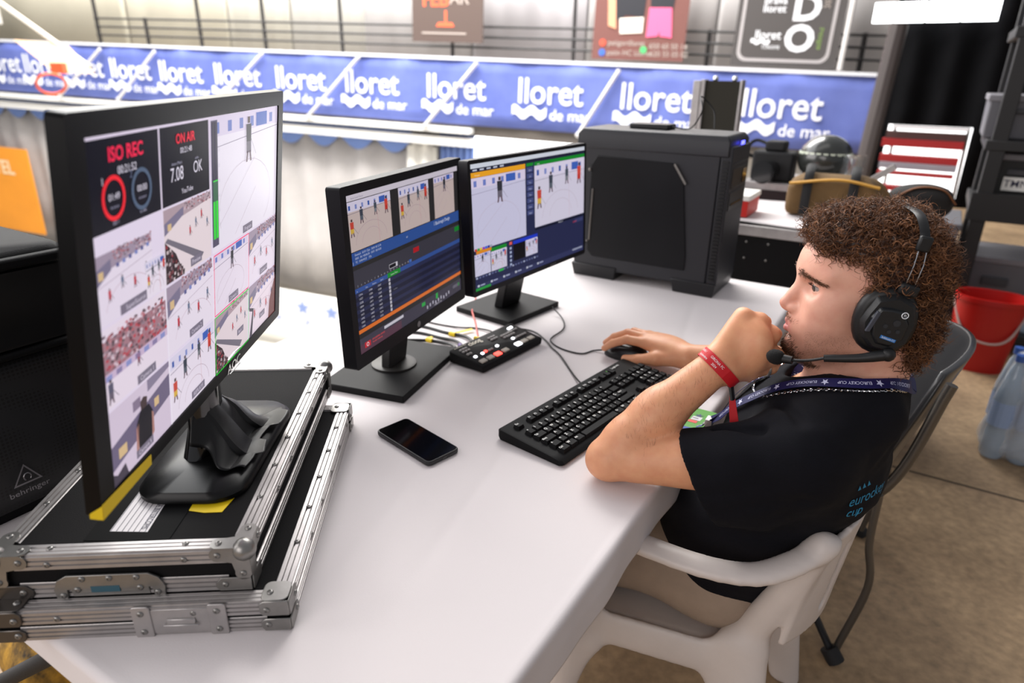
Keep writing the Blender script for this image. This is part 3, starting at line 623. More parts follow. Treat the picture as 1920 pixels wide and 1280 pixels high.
def stand_big(root, fr, zc):
    # base plate lies on the case, flat with rounded corners
    k = MB(); ol = rrect(-0.127, -0.034, 0.158, 0.115, 0.045, 6)
    n = len(ol); k.add([(x, y, 0) for x, y in ol]+[(x, y, .006) for x, y in ol]+[(x*.95+.0, y*.92+.003, .014) for x, y in ol]+[(x*.6, y*.5+.02, .022) for x, y in ol],
        [tuple(range(n-1, -1, -1)), tuple(range(3*n, 4*n))]+[(r*n+i, r*n+(i+1) % n, (r+1)*n+(i+1) % n, (r+1)*n+i) for r in range(3) for i in range(n)])
    k.build('base', mat('stand_gloss', '#09090a', .36, spec=.3), root, smooth=40)
    k = MB(); k.tube([(0, .055, .016), (0, .05, .06), (0, .045, .14)], [.06, .045, .04], 14, flat=(1.0, .45), upv=(0, 1, 0)); k.build('neck', M['blackg'], root, smooth=60)
    # crumpled black tape over the joint
    rg = random.Random(3); k = MB(); cr = [(rg.uniform(-1, 1), rg.uniform(-1, 1), rg.uniform(0, 6)) for _ in range(7)]
    def tp(u, v):
        x = -.085+.18*u+.012*math.sin(v*9+1)*abs(2*u-1); y = -.026+.075*v-(.012*(int(u*4.2) % 2)+.004*math.sin(u*9))*(1-v); lift = max(0., v-.28)*(1-abs(2*u-.95)**2.2*.75)
        d = sum(.0030*abs(math.sin(7.5*(a*u+b*v)+c_))**.7 for a, b, c_ in cr)
        return (x*(1-.28*v), y, .0215+.105*lift+d*(.15+1.3*lift))
    k.grid(tp, 40, 26); k.build('tape', mat('black_tape', '#111112', 0.4, var=.2, vscale=30, spec=.35), root, solid=.0008, smooth=22)['label'] = 'crumpled black adhesive tape'
big, bfr = monitor('large_monitor', 'large black multiview monitor standing on the flight case', (-.4025, .8741, 1.1598), 92.09, -7.72, .62, .400, .016, (-.283, .285, -.183, .178), draw_big, stand_big, TZ+.1085, 0.76, BIGB)
# yellow tape along the lower corner, logo
k = MB(); k.add([bfr(x, y, z) for x, y, z in ((-.3102, -.001, -.2002), (-.205, -.001, -.2002), (-.205, -.001, -.187), (-.3102, -.001, -.182))]+[bfr(x, y, z) for x, y, z in ((-.3102, .006, -.2005), (-.205, .006, -.2005))], [(0, 1, 2, 3), (0, 4, 5, 1)])
k.add([bfr(x, y, z) for x, y, z in ((-.3105, -.001, -.2), (-.3105, .012, -.2), (-.3105, .012, -.194), (-.3105, -.001, -.183))], [(0, 1, 2, 3)])
k.build('yellow_tape', M['yellow'], big, solid=.0006)
k = MB(); k.text('AOC', .020, lambda x, y: bfr(.068+x, -.0012, -.2+y), .01, sx=1.25); k.tube([bfr(.042, -.001, -.176), bfr(.068, -.001, -.174), bfr(.094, -.001, -.176)], .0012, 6); k.tube([bfr(.05, -.001, -.203), bfr(.094, -.001, -.203)], .001, 6); k.build('maker_logo', M['chrome'], big)

# ---------------------------- middle monitor (replay list)
def draw_mid(p):
    p.rect(0, 0, 1, 1, '#2c2a2b', 0); p.rect(0, .962, 1, 1, '#d8cfdc', 1); p.txt('Replay System Control', .08, .972, .014, '#8a8496', 2)
    for (u0, u1, kd) in ((0.0, .33, 1), (.40, .68, 1), (.735, .955, 4)): feed(p, u0, .66, u1, .958, rng, '#cdbab6', kd)
    p.rect(0, .575, 1, .655, '#31549b', 1)
    for i, t in enumerate(('Eventich   01/01 Clips   DUR: 00:12.44', '0003   IN: +00:00.30   OUT: -00:10.00', 'TC  10:49:49.22    75%')): p.txt(t, .03, .632-.023*i, .019, '#cfd6ea', 2, 0, 'L')
    p.txt('1', .012, .58, .03, '#cfd6ea', 2); p.txt('1 Blackmagic Design', .72, .615, .036, '#cfd6ea', 2, 0.008, 'L', .9); p.txt('A1', .45, .61, .02, '#cfd6ea', 2)
    p.rect(0, .43, 1, .545, '#3d3b46', 1); p.rect(.5, .485, .555, .52, '#b81d26', 2); p.rect(.945, .5, .998, .535, '#128b2c', 2); p.rect(.28, .455, .35, .482, '#16141a', 2); p.frame(.28, .455, .35, .482, .001, '#d8d4de', 3); p.rect(.335, .455, .35, .482, '#d8d4de', 4)
    for i in range(18): p.txt(str(i+2), .03+.026*i, .437, .016, '#c9c6d2', 2)
    p.rect(.455, .432, .478, .453, '#3a66b8', 2)
    p.rect(0, .40, 1, .43, '#36559c', 2); p.rect(.26, .4, .37, .432, '#17902e', 3); p.txt('Camera Three', .315, .409, .015, '#d8e8dc', 4)
    for u, t in ((.02, 'In'), (.09, 'Cue'), (.15, 'Position'), (.21, 'Speed')): p.txt(t, u, .408, .014, '#cfd6ea', 4)
    for i in range(9):
        v = .372-.026*i; p.rect(0, v, 1, v+.024, '#1e2038' if i % 2 else '#2a2e50', 1); p.rect(.265, v+.002, .28, v+.022, '#c9c6d2', 2)
        for u in (.045, .12, .19): p.txt('%05d' % (12876+i*311+int(u*900)), u, v+.005, .017, '#d8d6e2', 2)
    p.txt('Live Event', .32, .30, .012, '#9a98aa', 2)
    p.rect(0, .135, 1, .160, '#e8772e', 2)
    p.rect(0, 0, 1, .10, '#4a4654', 1); p.poly([(0, -.0), (0, .10), (0, .10)], '#4a4654', 1)
    p.rect(.02, .0, 1, .10, '#474350', 1)
    p.rect(.0, .0, .35, .06, '#5c3f4e', 2); p.rect(.04, .025, .085, .062, '#d1303c', 3); p.arcl(.062, .043, .008, .011, 0, 360, .0016, '#f0e0e4', 4)
    for i, t in enumerate(('RECORDING 10:49:22', 'No disk remaining')): p.txt(t, .1, .05-.02*i, .016, '#ff5a58', 4, 0, 'L')
    p.rect(.2, .072, .37, .092, '#d6d2de', 3)
    p.rect(.55, .06, .585, .088, '#2fae4c', 3); p.rect(.70, .055, .722, .098, '#2fae4c', 3)
    for i in range(9): p.rect(.6+.03*i, .02+.006*(i % 3), .612+.03*i, .045+.006*(i % 3), '#bcb8c8', 3)
    p.txt('10:00:00:75  75%', .72, .008, .018, '#d8d4e0', 3)
    for i in range(8): p.rect(.9+.01*i, .05, .905+.01*i, .075, '#2fae4c' if i > 5 else '#8a8696', 3)
DELL = mat('bezel_black_matte', '#151418', 0.5, spec=.25)
def slab_stand(dx, dy, bw, bd, neck_r, disc=False, off=(0, 0), br=0.0):
    def st(root, fr, zc):
        rot = Matrix.Rotation(br, 3, 'Z')
        k = MB(); k.box((off[0], off[1], .008), (bw, bd, .016), rot); k.build('base', mat('stand_base', '#151516', 0.6, bump=.15, bscale=500, spec=.18), root, bevel=.002)
        if disc:
            k = MB(); k.lathe([(.052, .016), (.052, .020), (.046, .022), (.001, .022)], (off[0], off[1], 0), 32); k.build('swivel_disc', mat('disc_grey', '#3a3836', 0.45, .2, spec=.3), root, smooth=40)
            k = MB(); k.add([(off[0]+x, off[1]+y, z) for x, y, z in ((-.038, -.012, .02), (.038, -.012, .02), (.038, .012, .02), (-.038, .012, .02))]+[(x, y+.03, zc+.03) for x, y in ((-.05, -.012), (.05, -.012), (.05, .02), (-.05, .02))],
                [(0, 1, 5, 4), (1, 2, 6, 5), (2, 3, 7, 6), (3, 0, 4, 7), (4, 5, 6, 7), (3, 2, 1, 0)]); k.build('neck', mat('stand_neck', '#3d3c3c', 0.3, .3), root, bevel=.004)
        else:
            k = MB(); k.add([(off[0]+x, off[1]+y, z) for x, y, z in ((-.045, -.012, .016), (.045, -.012, .016), (.045, .02, .016), (-.045, .02, .016))]+[(x, y+.028, zc+.0) for x, y in ((-.045, -.012), (.045, -.012), (.045, .012), (-.045, .012))],
                [(0, 1, 5, 4), (1, 2, 6, 5), (2, 3, 7, 6), (3, 0, 4, 7), (4, 5, 6, 7), (3, 2, 1, 0)]); k.build('neck', M['black'], root, bevel=.004)
    return st
mid, mfr = monitor('replay_monitor', 'middle monitor showing a replay list with three small rink pictures', (-.216, 1.4209, 1.0211), 69.08, 1.2, .50, .3545, .030, (-.232, .232, -.150, .160), draw_mid, slab_stand(0, 0, .29, .20, .05, True, (-.02, .055), R(2)), TZ, 0.62, DELL)
k = MB(); k.lathe([(.007, 0), (.007, .0008), (.001, .001)], n=16, axis='y'); o = k.build('maker_logo', mat('logo_grey', '#9a989c', .3, .8), mid, smooth=40); o.location = mfr(.0, -.001, -.164)
# ---------------------------- right monitor (switcher software)
def draw_right(p):
    p.rect(0, 0, 1, 1, '#262a4c', 0); p.rect(0, .965, 1, 1, '#d3d8e4', 1); p.rect(0, .935, 1, .965, '#1e2138', 1)
    for i in range(5): p.rect(.02+.05*i, .945, .05+.05*i, .957, '#c4c8da', 2)
    p.rect(.0, .895, .425, .935, '#eda41f', 2); p.txt('Preview', .05, .905, .02, '#fbe6c0', 3); feed(p, .0, .33, .425, .893, rng, '#cbc8e2', 4)
    p.rect(.505, .905, 1, .935, '#138a2a', 2); p.txt('Live', .54, .91, .02, '#d8f0dc', 3); feed(p, .505, .37, 1, .903, rng, '#d5cfe2', 1)
    p.rect(.435, .91, .495, .935, '#138a2a', 2)
    for i in range(8): p.rect(.438, .86-.052*i, .492, .90-.052*i, '#454d7e', 2); p.txt(('Quick', 'Cut', 'Fade', 'Merge', 'Wipe', 'Fly', 'Zoom', 'Stinger')[i], .465, .87-.052*i, .018, '#c0c4e0', 3)
    p.rect(.505, .345, 1, .365, '#15182c', 2); p.txt('Master M', .75, .347, .02, '#d6d8e4', 3); p.rect(.9, .3, .99, .335, '#3a3f68', 2); p.txt('0:21:52', .9, .305, .022, '#e6404c', 3)
    p.rect(.02, .30, .135, .325, '#e08c20', 2)
    for i, c in enumerate(('#c83a2c', '#2fa03c', '#e8c22c', '#9a34b4', '#2a64d8', '#1f2f9a', '#9aa0b4')): p.rect(.01+.019*i, .326, .027+.019*i, .345, c, 2)
    feed(p, .0, .12, .125, .298, rng, '#cfcce4', 4); p.rect(.13, .285, .255, .315, '#138a2a', 2); feed(p, .13, .12, .255, .284, rng, '#d0cbe0', 1)
    p.rect(.31, .285, .525, .315, '#1f39c4', 2); p.rect(.31, .14, .415, .284, '#0a0a10', 2); feed(p, .417, .14, .525, .284, rng, '#cfcce4', 1); p.rect(.278, .29, .3, .315, '#e05a5a', 2)
    for i in range(5): p.rect(.28, .25-.035*i, .295, .27-.035*i, '#a8b4d4', 2)
    for i in range(22): p.rect(.01+.024*i, .098, .024+.024*i, .112, '#5f6690' if i % 4 else '#aab2d0', 2)
    p.rect(.185, .096, .225, .114, '#2fae4c', 3)
    p.rect(0, .0, 1, .05, '#32365c', 1); p.rect(0, 0, .12, .022, '#2a9440', 2)
    for i in range(6): p.rect(.02+.1*i, .03, .035+.1*i, .047, '#c8ccdc', 2); p.rect(.042+.1*i, .033, .075+.1*i, .044, '#a4aac8', 2)
    for i in range(9): p.rect(.88+.012*i, .03, .888+.012*i, .045, '#b8bed4', 2)
rm, rfr = monitor('switching_monitor', 'right monitor with two live rink pictures on a navy screen', (.0555, 1.7616, 1.0431), 55.06, 2.71, .545, .3224, .026, (-.262, .266, -.149, .152), draw_right, slab_stand(0, 0, .235, .20, .05, False, (.045, .115), R(-4)), TZ, 0.72, DELL)
k = MB(); k.box(rfr(.09, -.0006, -.1555), (.03, .001, .005), Matrix.Rotation(0, 3, 'X')); k.build('maker_logo', M['graym'], rm)

# ------------------------------------------------------------------ flight cases
def extrusion(mb, p0, p1, u, w, wid, ridges=3, th=.0022):
    """ribbed aluminium angle: p0-p1 is the case edge, u and w the inward directions on the two faces"""
    p0, p1, u, w = map(Vector, (p0, p1, u, w)); d = (p1-p0).normalized()
    for a, b in ((u, w), (w, u)):
        prof = []
        n = ridges
        for i in range(n):
            x0 = wid*i/n; x1 = wid*(i+1)/n
            prof += [(x0+.0004, th), (x1-.0014, th), (x1-.0010, th*.45), (x1-.0002, th*.45)]
        prof = [(0, -.0002)]+prof+[(wid, -.0002)]
        vs = [p+a*x-b*y for p in (p0, p1) for x, y in prof]; m = len(prof)
        mb.add(vs, [(i, i+1, m+i+1, m+i) for i in range(m-1)]+[tuple(range(m)), tuple(range(2*m-1, m-1, -1))])
def rivet(c, nrm, r=.0042, par=None, me={}):
    k = MB(); c = Vector(c); nrm = Vector(nrm)
    if 'm' not in me:
        k.lathe([(r, 0), (r*.95, .0012), (r*.6, .0022), (r*.38, .0022), (r*.3, .0012), (.0002, .0012)], n=14); o = k.build('rivet', M['steel'], par, smooth=50); me['m'] = o.data
    else:
        o = bpy.data.objects.new('rivet', me['m']); COL.objects.link(o); o.parent = par
    o.location = c; o.rotation_euler = nrm.to_track_quat('Z', 'Y').to_euler(); return o
def flight_case(name, label, loc, rz, w, l, h, wid, body, ball=True, seam=None):
    root = thing(name, label, 'flight case', loc, rz, None)
    k = MB(); k.box((0, 0, h/2), (w-.003, l-.003, h-.001)); k.build('body', body, root)
    X, Y = w/2, l/2; ins = .026
    edges = []
    ez = [(h, -1)] + ([(0, 1)] if h > .05 else [(0, 1)])
    for z, sz in ez:
        ww = min(wid, h*.46)
        for sy in (-1, 1): edges.append(((-X+ins, sy*Y, z), (X-ins, sy*Y, z), (0, -sy, 0), (0, 0, sz), ww))
        for sx in (-1, 1): edges.append(((sx*X, -Y+ins, z), (sx*X, Y-ins, z), (-sx, 0, 0), (0, 0, sz), ww))
    for (p0, p1, u, wv, ww) in edges:
        k = MB()
        p0v = Vector(p0); p1v = Vector(p1)
        # face strips: horizontal part is full width, vertical part limited by the case height
        for a, b, wd_ in ((Vector(u), Vector(wv), wid), (Vector(wv), Vector(u), ww)):
            prof = [(0, -.0002)]; n = 3 if wd_ > .012 else 2
            for i in range(n):
                x0 = wd_*i/n; x1 = wd_*(i+1)/n; prof += [(x0+.0002, .0024), (x1-.0024, .0024), (x1-.0018, .0003), (x1-.0006, .0003)]
            prof += [(wd_, -.0002)]; m = len(prof)
            k.add([p+a*x-b*y for p in (p0v, p1v) for x, y in prof], [(i, i+1, m+i+1, m+i) for i in range(m-1)]+[tuple(range(m)), tuple(range(2*m-1, m-1, -1))])
        k.build('edge_extrusion', M['alu'], root)
    return root
LC = (-.468, .888, TZ); RZ = R(4.6)
BODY = mat('case_laminate', '#121112', 0.85, bump=.35, bscale=700, spec=.18)
low = flight_case('flight_case', 'shallow black flight case with aluminium edges lying on the tablecloth', LC, RZ, .345, .52, .042, .021, BODY)
upc = flight_case('flight_case', 'black flight case with ball corners under the large monitor', (-.4955, .924, TZ+.0455), RZ, .30, .55, .0605, .021, BODY)
# latches, corners, rivets: lower case
X, Y, H = .1725, .26, .042
k = MB(); k.box((0, 0, H*.52), (2*X+.0016, 2*Y+.0016, .003)); k.build('lid_gap', mat('gap_black', '#08080a', .8), low)
for sx in (-1, 1):
    for sy in (-1, 1):
        k = MB()
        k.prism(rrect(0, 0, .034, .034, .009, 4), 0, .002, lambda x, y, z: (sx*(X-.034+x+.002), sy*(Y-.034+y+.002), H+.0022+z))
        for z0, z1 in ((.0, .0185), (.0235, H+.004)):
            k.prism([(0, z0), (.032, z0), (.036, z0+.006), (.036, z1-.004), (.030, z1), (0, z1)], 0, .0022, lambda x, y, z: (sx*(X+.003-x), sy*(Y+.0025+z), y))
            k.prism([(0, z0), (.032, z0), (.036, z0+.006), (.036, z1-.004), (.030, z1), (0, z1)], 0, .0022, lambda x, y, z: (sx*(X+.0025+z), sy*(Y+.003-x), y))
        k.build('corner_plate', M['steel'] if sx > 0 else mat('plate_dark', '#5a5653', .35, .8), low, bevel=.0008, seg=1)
        rivet((sx*(X-.022), sy*(Y-.012), H+.0042), (0, 0, 1), par=low)
        for z in (.010, .033): rivet((sx*(X-.024), sy*(Y+.0046), z), (0, sy, 0), par=low); rivet((sx*(X+.0046), sy*(Y-.024), z), (sx, 0, 0), par=low)
for y in (-.15, -.07, .01, .09, .17):
    for sx in (-1, 1): rivet((sx*(X-.0105), y, H+.0022), (0, 0, 1), par=low); rivet((sx*(X+.0022), y+.03, H*.78), (sx, 0, 0), par=low)
for x in (-.10, .06): rivet((x, -Y-.0022, H*.76), (0, -1, 0), par=low)
k = MB()
for x in (-.012, .078): k.prism(rrect(x, -.002, x+.022, .046, .004), 0, .003, lambda a, b, z: (a, -Y-.0022-z, b))
k.b2((.008, -Y-.0035, .004), (.08, -Y-.002, .040)); k.b2((.028, -Y-.006, .018), (.062, -Y-.003, .026)); k.b2((.024, -Y-.0075, .016), (.066, -Y-.005, .0185))
k.build('latch', M['alu'], low, bevel=.0008, seg=1)
for x in (-.001, .089):
    for z in (.008, .036): rivet((x, -Y-.0052, z), (0, -1, 0), par=low)
# upper case: ball corners, recessed latch, labels
X, Y, H = .15, .275, .0605
for sx in (-1, 1):
    for sy in (-1, 1):
        k = MB(); k.sphere((sx*(X-.003), sy*(Y-.003), H-.003), .0145, 18)
        def lobes(fr):
            pts = arc(.030, .008, .009, -70, 160, 8)+arc(.008, .030, .009, -70+90-40, 250, 8)
            k.prism([(-.004, -.004), (.036, -.004)]+arc(.034, .006, .010, -60, 110, 7)+[(.018, .018)]+arc(.006, .034, .010, -20, 150, 7)+[(-.004, .036)], 0, .002, fr)
        lobes(lambda x, y, z: (sx*(X-x), sy*(Y-y), H+.0024+z))
        lobes(lambda x, y, z: (sx*(X-x), sy*(Y+.0024+z), H-y))
        lobes(lambda x, y, z: (sx*(X+.0024+z), sy*(Y-x), H-y))
        k.build('ball_corner', M['steel'], upc, smooth=40)
        rivet((sx*(X-.034), sy*(Y-.006), H+.0044), (0, 0, 1), par=upc); rivet((sx*(X-.006), sy*(Y-.034), H+.0044), (0, 0, 1), par=upc)
        rivet((sx*(X-.034), sy*(Y+.0044), H-.006), (0, sy, 0), par=upc); rivet((sx*(X-.006), sy*(Y+.0044), H-.034), (0, sy, 0), par=upc); rivet((sx*(X+.0044), sy*(Y-.034), H-.006), (sx, 0, 0), par=upc)
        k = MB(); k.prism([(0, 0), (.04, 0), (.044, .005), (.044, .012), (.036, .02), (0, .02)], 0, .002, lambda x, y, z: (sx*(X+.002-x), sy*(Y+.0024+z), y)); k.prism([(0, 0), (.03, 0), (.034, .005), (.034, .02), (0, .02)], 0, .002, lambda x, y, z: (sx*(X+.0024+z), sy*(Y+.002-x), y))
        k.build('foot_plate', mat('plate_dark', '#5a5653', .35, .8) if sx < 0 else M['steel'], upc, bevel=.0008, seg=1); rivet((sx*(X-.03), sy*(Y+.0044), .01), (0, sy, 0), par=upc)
for y in (-.17, -.09, -.01, .07, .15, .21):
    for sx in (-1, 1): rivet((sx*(X-.0105), y, H+.0022), (0, 0, 1), par=upc); rivet((sx*(X+.0022), y+.04, H-.0105), (sx, 0, 0), par=upc)
for x in (-.085, .075): rivet((x, -Y-.0022, H-.0115), (0, -1, 0), par=upc); rivet((x, -Y+.0105, H+.0022), (0, 0, 1), par=upc)
k = MB()
k.prism([(-.064, -.004), (-.052, -.004), (-.05, .012), (.05, .012), (.052, -.004), (.064, -.004), (.066, .012), (.060, .026), (.048, .033), (-.048, .033), (-.060, .026), (-.066, .012)], 0, .003, lambda x, y, z: (x-.018, -Y-.0024-z, y))
k.prism([(-.046, .0), (.046, .0), (.046, .022), (-.046, .022)], 0, .0012, lambda x, y, z: (x-.018, -Y-.0020-z, y)); k.b2((-.064, -Y-.0046, .006), (.028, -Y-.003, .018))
k.build('recessed_latch', M['steel'], upc, bevel=.0012, seg=2)
k = MB(); k.b2((-.040, -Y-.0058, .0075), (-.006, -Y-.0046, .0165)); k.build('latch_slot', mat('slot_blue', '#2d5666', .3), upc)
for x, z in ((-.048, .028), (-.016, .028), (.016, .028), (-.074, .004), (.038, .004), (-.056, .012), (.018, .012)): rivet((x, -Y-.0054, z), (0, -1, 0), par=upc)
def on_case(name, pts, m, z=.0008, lab_=None):
    k = MB(); k.prism(pts, H, H+z); o = k.build(name, m, upc)
    if lab_: o['label'] = lab_
    return o
inv = Matrix.Rotation(-RZ, 3, 'Z')
def uc(x, y): v = inv @ Vector((x+.4955, y-.924, 0)); return (v.x, v.y)
on_case('paper_label', [uc(-.507, .690), uc(-.459, .690), uc(-.468, .775), uc(-.514, .775)], mat('label_paper', '#d9d4d6', .6), .0007, 'white ruled paper label')
k = MB()
a = Vector(uc(-.507, .690)); b = Vector(uc(-.459, .690)); c = Vector(uc(-.514, .775))
for i in range(7):
    p = a+(b-a)*((i+.15)/6.6); k.tube([(p.x, p.y, H+.0009), (p.x+(c-a).x, p.y+(c-a).y, H+.0009)], .0003, 4)
ang = math.atan2((c-a).y, (c-a).x)
k.text('USA INTERCOMS', .0095, lambda x, y: (b.x-.004+(c-a).normalized().x*(.010+.055-x)-(c-a).normalized().y*(-.002+y)*-1-.001, b.y+(c-a).normalized().y*(.010+.055-x)+.0, H+.001) if False else ((b+(c-a).normalized()*(.066-x)+Vector((-(c-a).normalized().y, (c-a).normalized().x))*(.010-y)).x, (b+(c-a).normalized()*(.066-x)+Vector((-(c-a).normalized().y, (c-a).normalized().x))*(.010-y)).y, H+.001), .0, 'L', sx=.85)
k.build('label_print', mat('print_ink', '#2a2a44', .6), upc)
on_case('yellow_sticker', [uc(-.427, .735), uc(-.405, .731), uc(-.382, .733), uc(-.378, .765), uc(-.430, .768)], M['yellow'], .0007)
on_case('gaffer_tape', [uc(-.53, .672), uc(-.425, .672), uc(-.43, .79), uc(-.54, .79)], mat('gaffer', '#0b0b0c', .8, spec=.12), .0004)

# ------------------------------------------------------------------ PA loudspeaker
def grille_mat():
    m = bpy.data.materials.new('speaker_grille'); m.use_nodes = True; nt = m.node_tree; N = nt.nodes; b = N['Principled BSDF']
    tc = N.new('ShaderNodeTexCoord'); v = N.new('ShaderNodeTexVoronoi'); v.inputs['Scale'].default_value = 170; v.inputs['Randomness'].default_value = 0.0
    nt.links.new(tc.outputs['Object'], v.inputs['Vector']); r = N.new('ShaderNodeValToRGB'); r.color_ramp.elements[0].position = .28; r.color_ramp.elements[1].position = .38
    r.color_ramp.elements[0].color = (.001, .001, .001, 1); r.color_ramp.elements[1].color = (.012, .012, .014, 1)
    nt.links.new(v.outputs['Distance'], r.inputs[0]); nt.links.new(r.outputs[0], b.inputs['Base Color']); b.inputs['Roughness'].default_value = .5
    return m
sp = thing('pa_loudspeaker', 'black loudspeaker with perforated grille beside the flight cases', 'loudspeaker', T(.06, .93, TZ), T_AZ)
W2, D0, HT = .195, -.13, .405
SPM = mat('speaker_body', '#0e0e10', .75, bump=.3, bscale=600, spec=.2)
k = MB(); # outer shell in plan trapezoid with rounded front edge
plan = rrect(-W2, D0, W2, .10, .03, 4)
n = len(plan); zs = [(0, .96), (.012, 1.0), (HT-.03, 1.0), (HT-.008, .985), (HT, .93)]
k.add([(x*s, y*s, z) for z, s in zs for x, y in plan], [tuple(range(n-1, -1, -1)), tuple(range(4*n, 5*n))]+[(r*n+i, r*n+(i+1) % n, (r+1)*n+(i+1) % n, (r+1)*n+i) for r in range(4) for i in range(n)])
k.build('cabinet', SPM, sp, smooth=45)
k = MB(); k.grid(lambda u, v: (-.175+.35*u, D0-.004-.012*math.sin(math.pi*u)*math.sin(math.pi*min(1, v*1.1)), .02+.235*v), 16, 10); k.build('grille', grille_mat(), sp, solid=.003, smooth=60)
k = MB(); fl = lambda f, y: [(x*f, y, .325+z*f) for x, z in ((-.17, -.055), (.17, -.055), (.17, .055), (-.17, .055))]
q0, q1, q2 = fl(1, D0-.012), fl(.93, D0-.010), fl(.45, D0-.001)
k.add(q0+q1+q2, [(i, (i+1) % 4, 4+(i+1) % 4, 4+i) for i in range(4)]+[(4+i, 4+(i+1) % 4, 8+(i+1) % 4, 8+i) for i in range(4)]+[(8, 9, 10, 11)]); k.build('horn', mat('horn_black', '#0e0e10', .4), sp, bevel=.004)
k = MB(); k.b2((-.18, D0-.016, .255), (.18, D0-.002, .265)); k.b2((-.18, D0-.02, .385), (.18, D0-.002, .40)); k.build('trim_bar', SPM, sp, bevel=.004)
k = MB(); lx = .045; tri = [(lx-.020, .062), (lx+.020, .062), (lx, .095)]; ti = [(lx-.016, .0645), (lx+.016, .0645), (lx, .091)]
yy = D0-.020
k.add([(x, yy, z) for x, z in tri]+[(x, yy, z) for x, z in ti], [(i, (i+1) % 3, 3+(i+1) % 3, 3+i) for i in range(3)])
k.tube([(lx+.005*math.cos(t*.4)+.001, yy, .0725+.006*math.sin(t*.4)) for t in range(-2, 11)], .0009, 6); k.text('behringer', .0125, lambda x, y: (lx+x, yy, .047+y), .0004, sx=1.15)
k.build('maker_logo', mat('logo_grey', '#9a989c', .3, .8), sp)

# ------------------------------------------------------------------ computer tower
pc = thing('computer_tower', 'black computer tower standing at the far end of the table', 'computer', T(1.885, .455, TZ), T_AZ)
a2, L2, HH = .105, .245, .487   # half width along the table, half length across, height
PCM = mat('tower_steel', '#1f1f24', .5, bump=.1, bscale=300); PCD = mat('tower_dark', '#17171a', .42)
k = MB(); k.b2((-a2, -L2+.03, .03), (a2, L2, HH-.035)); k.build('body', PCM, pc, bevel=.004)
k = MB(); k.add([(x, y, z) for z, i in ((HH-.06, 0), (HH-.018, .0), (HH, .012)) for x, y in ((-a2-.004+i, -L2+.005+i), (a2+.004-i, -L2+.005+i), (a2+.004-i, L2+.004-i), (-a2-.004+i, L2+.004-i))], [(3, 2, 1, 0), (8, 9, 10, 11)]+[(r*4+i, r*4+(i+1) % 4, (r+1)*4+(i+1) % 4, (r+1)*4+i) for r in range(2) for i in range(4)]); k.build('top_cover', PCM, pc, bevel=.004)
for y0, y1 in ((-L2-.004, -L2+.14), (L2-.16, L2+.006)):
    k = MB(); k.add([(x, y, z) for z, g in ((0, .008), (.045, 0)) for x, y in ((-a2-.006+g, y0+g), (a2+.006-g, y0+g), (a2+.006-g, y1-g), (-a2-.006+g, y1-g))], [(3, 2, 1, 0), (4, 5, 6, 7)]+[(i, (i+1) % 4, 4+(i+1) % 4, 4+i) for i in range(4)]); k.build('foot', PCD, pc, bevel=.003)
k = MB(); # dark side window with cut corner
win = [(-.155, .075), (.165, .075), (.185, .095), (.185, .375), (.165, .405), (-.085, .40), (-.125, .345), (-.155, .12)]
k.prism(win, 0, .004, lambda y, z, d: (-a2-.0005-d, y+.01, z)); k.build('side_window', mat('smoked_window', '#0f0f12', .42, spec=.25), pc, bevel=.003)
k = MB(); k.tube([(-a2-.0055, -.082, .398), (-a2-.0055, -.122, .342)], .0045, 8); k.tube([(-a2-.0055, .188, .13), (-a2-.0055, .184, .30)], .003, 8); k.sphere((-a2-.005, .198, .36), .006, 10); k.sphere((-a2-.005, .196, .125), .004, 10); k.sphere((-a2-.005, .205, .118), .004, 10)
k.build('window_bracket', mat('bracket_grey', '#7a7672', .35, .7), pc, smooth=50)
k = MB(); k.b2((-a2+.002, -L2-.004, .035), (a2-.002, -L2+.03, HH-.03)); k.build('front_panel', PCM, pc, bevel=.004)
k = MB()
for i in range(34): k.b2((-a2-.0035, -L2+.004, .055+.0108*i), (-a2+.004, -L2+.022, .061+.0108*i))
k.build('vent_fins', mat('fin_black', '#0b0b0c', .5), pc); pc.children[-1]['kind'] = 'stuff'
k = MB(); k.b2((-.022, -L2-.006, HH-.028), (.010, -L2-.003, HH-.018)); k.build('power_light', mat('led_blue', '#2030ff', .3, emit='#4a4cff', estr=6), pc)
k = MB()
for z0, z1 in ((.405, .41), (.335, .395), (.27, .325)): k.b2((-.085, -L2-.006, z0), (.085, -L2-.003, z1))
k.build('drive_bay', PCD, pc, bevel=.002)
k = MB(); k.b2((.03, -L2-.008, .345), (.075, -L2-.005, .385)); k.build('bay_slot', M['blackg'], pc)
k = MB(); k.b2((-.07, -L2-.008, .285), (.05, -L2-.005, .291)); k.build('bay_slot', M['blackg'], pc)
# little drive on top of it with its cable
hd = thing('external_drive', 'small black external drive lying on the computer tower', 'hard drive', T(1.90, .50, TZ+HH), T_AZ)
k = MB(); k.box((0, 0, .008), (.075, .13, .016)); k.build('case', M['black'], hd, bevel=.004)
k = MB(); k.tube(bez([(0, -.065, .008), (.01, -.12, .006), (-.02, -.16, .06), (.02, -.14, .10), (.05, -.175, .06), (.03, -.19, .006)], 40), .0022, 6); k.build('lead', M['cable'], hd, smooth=50)

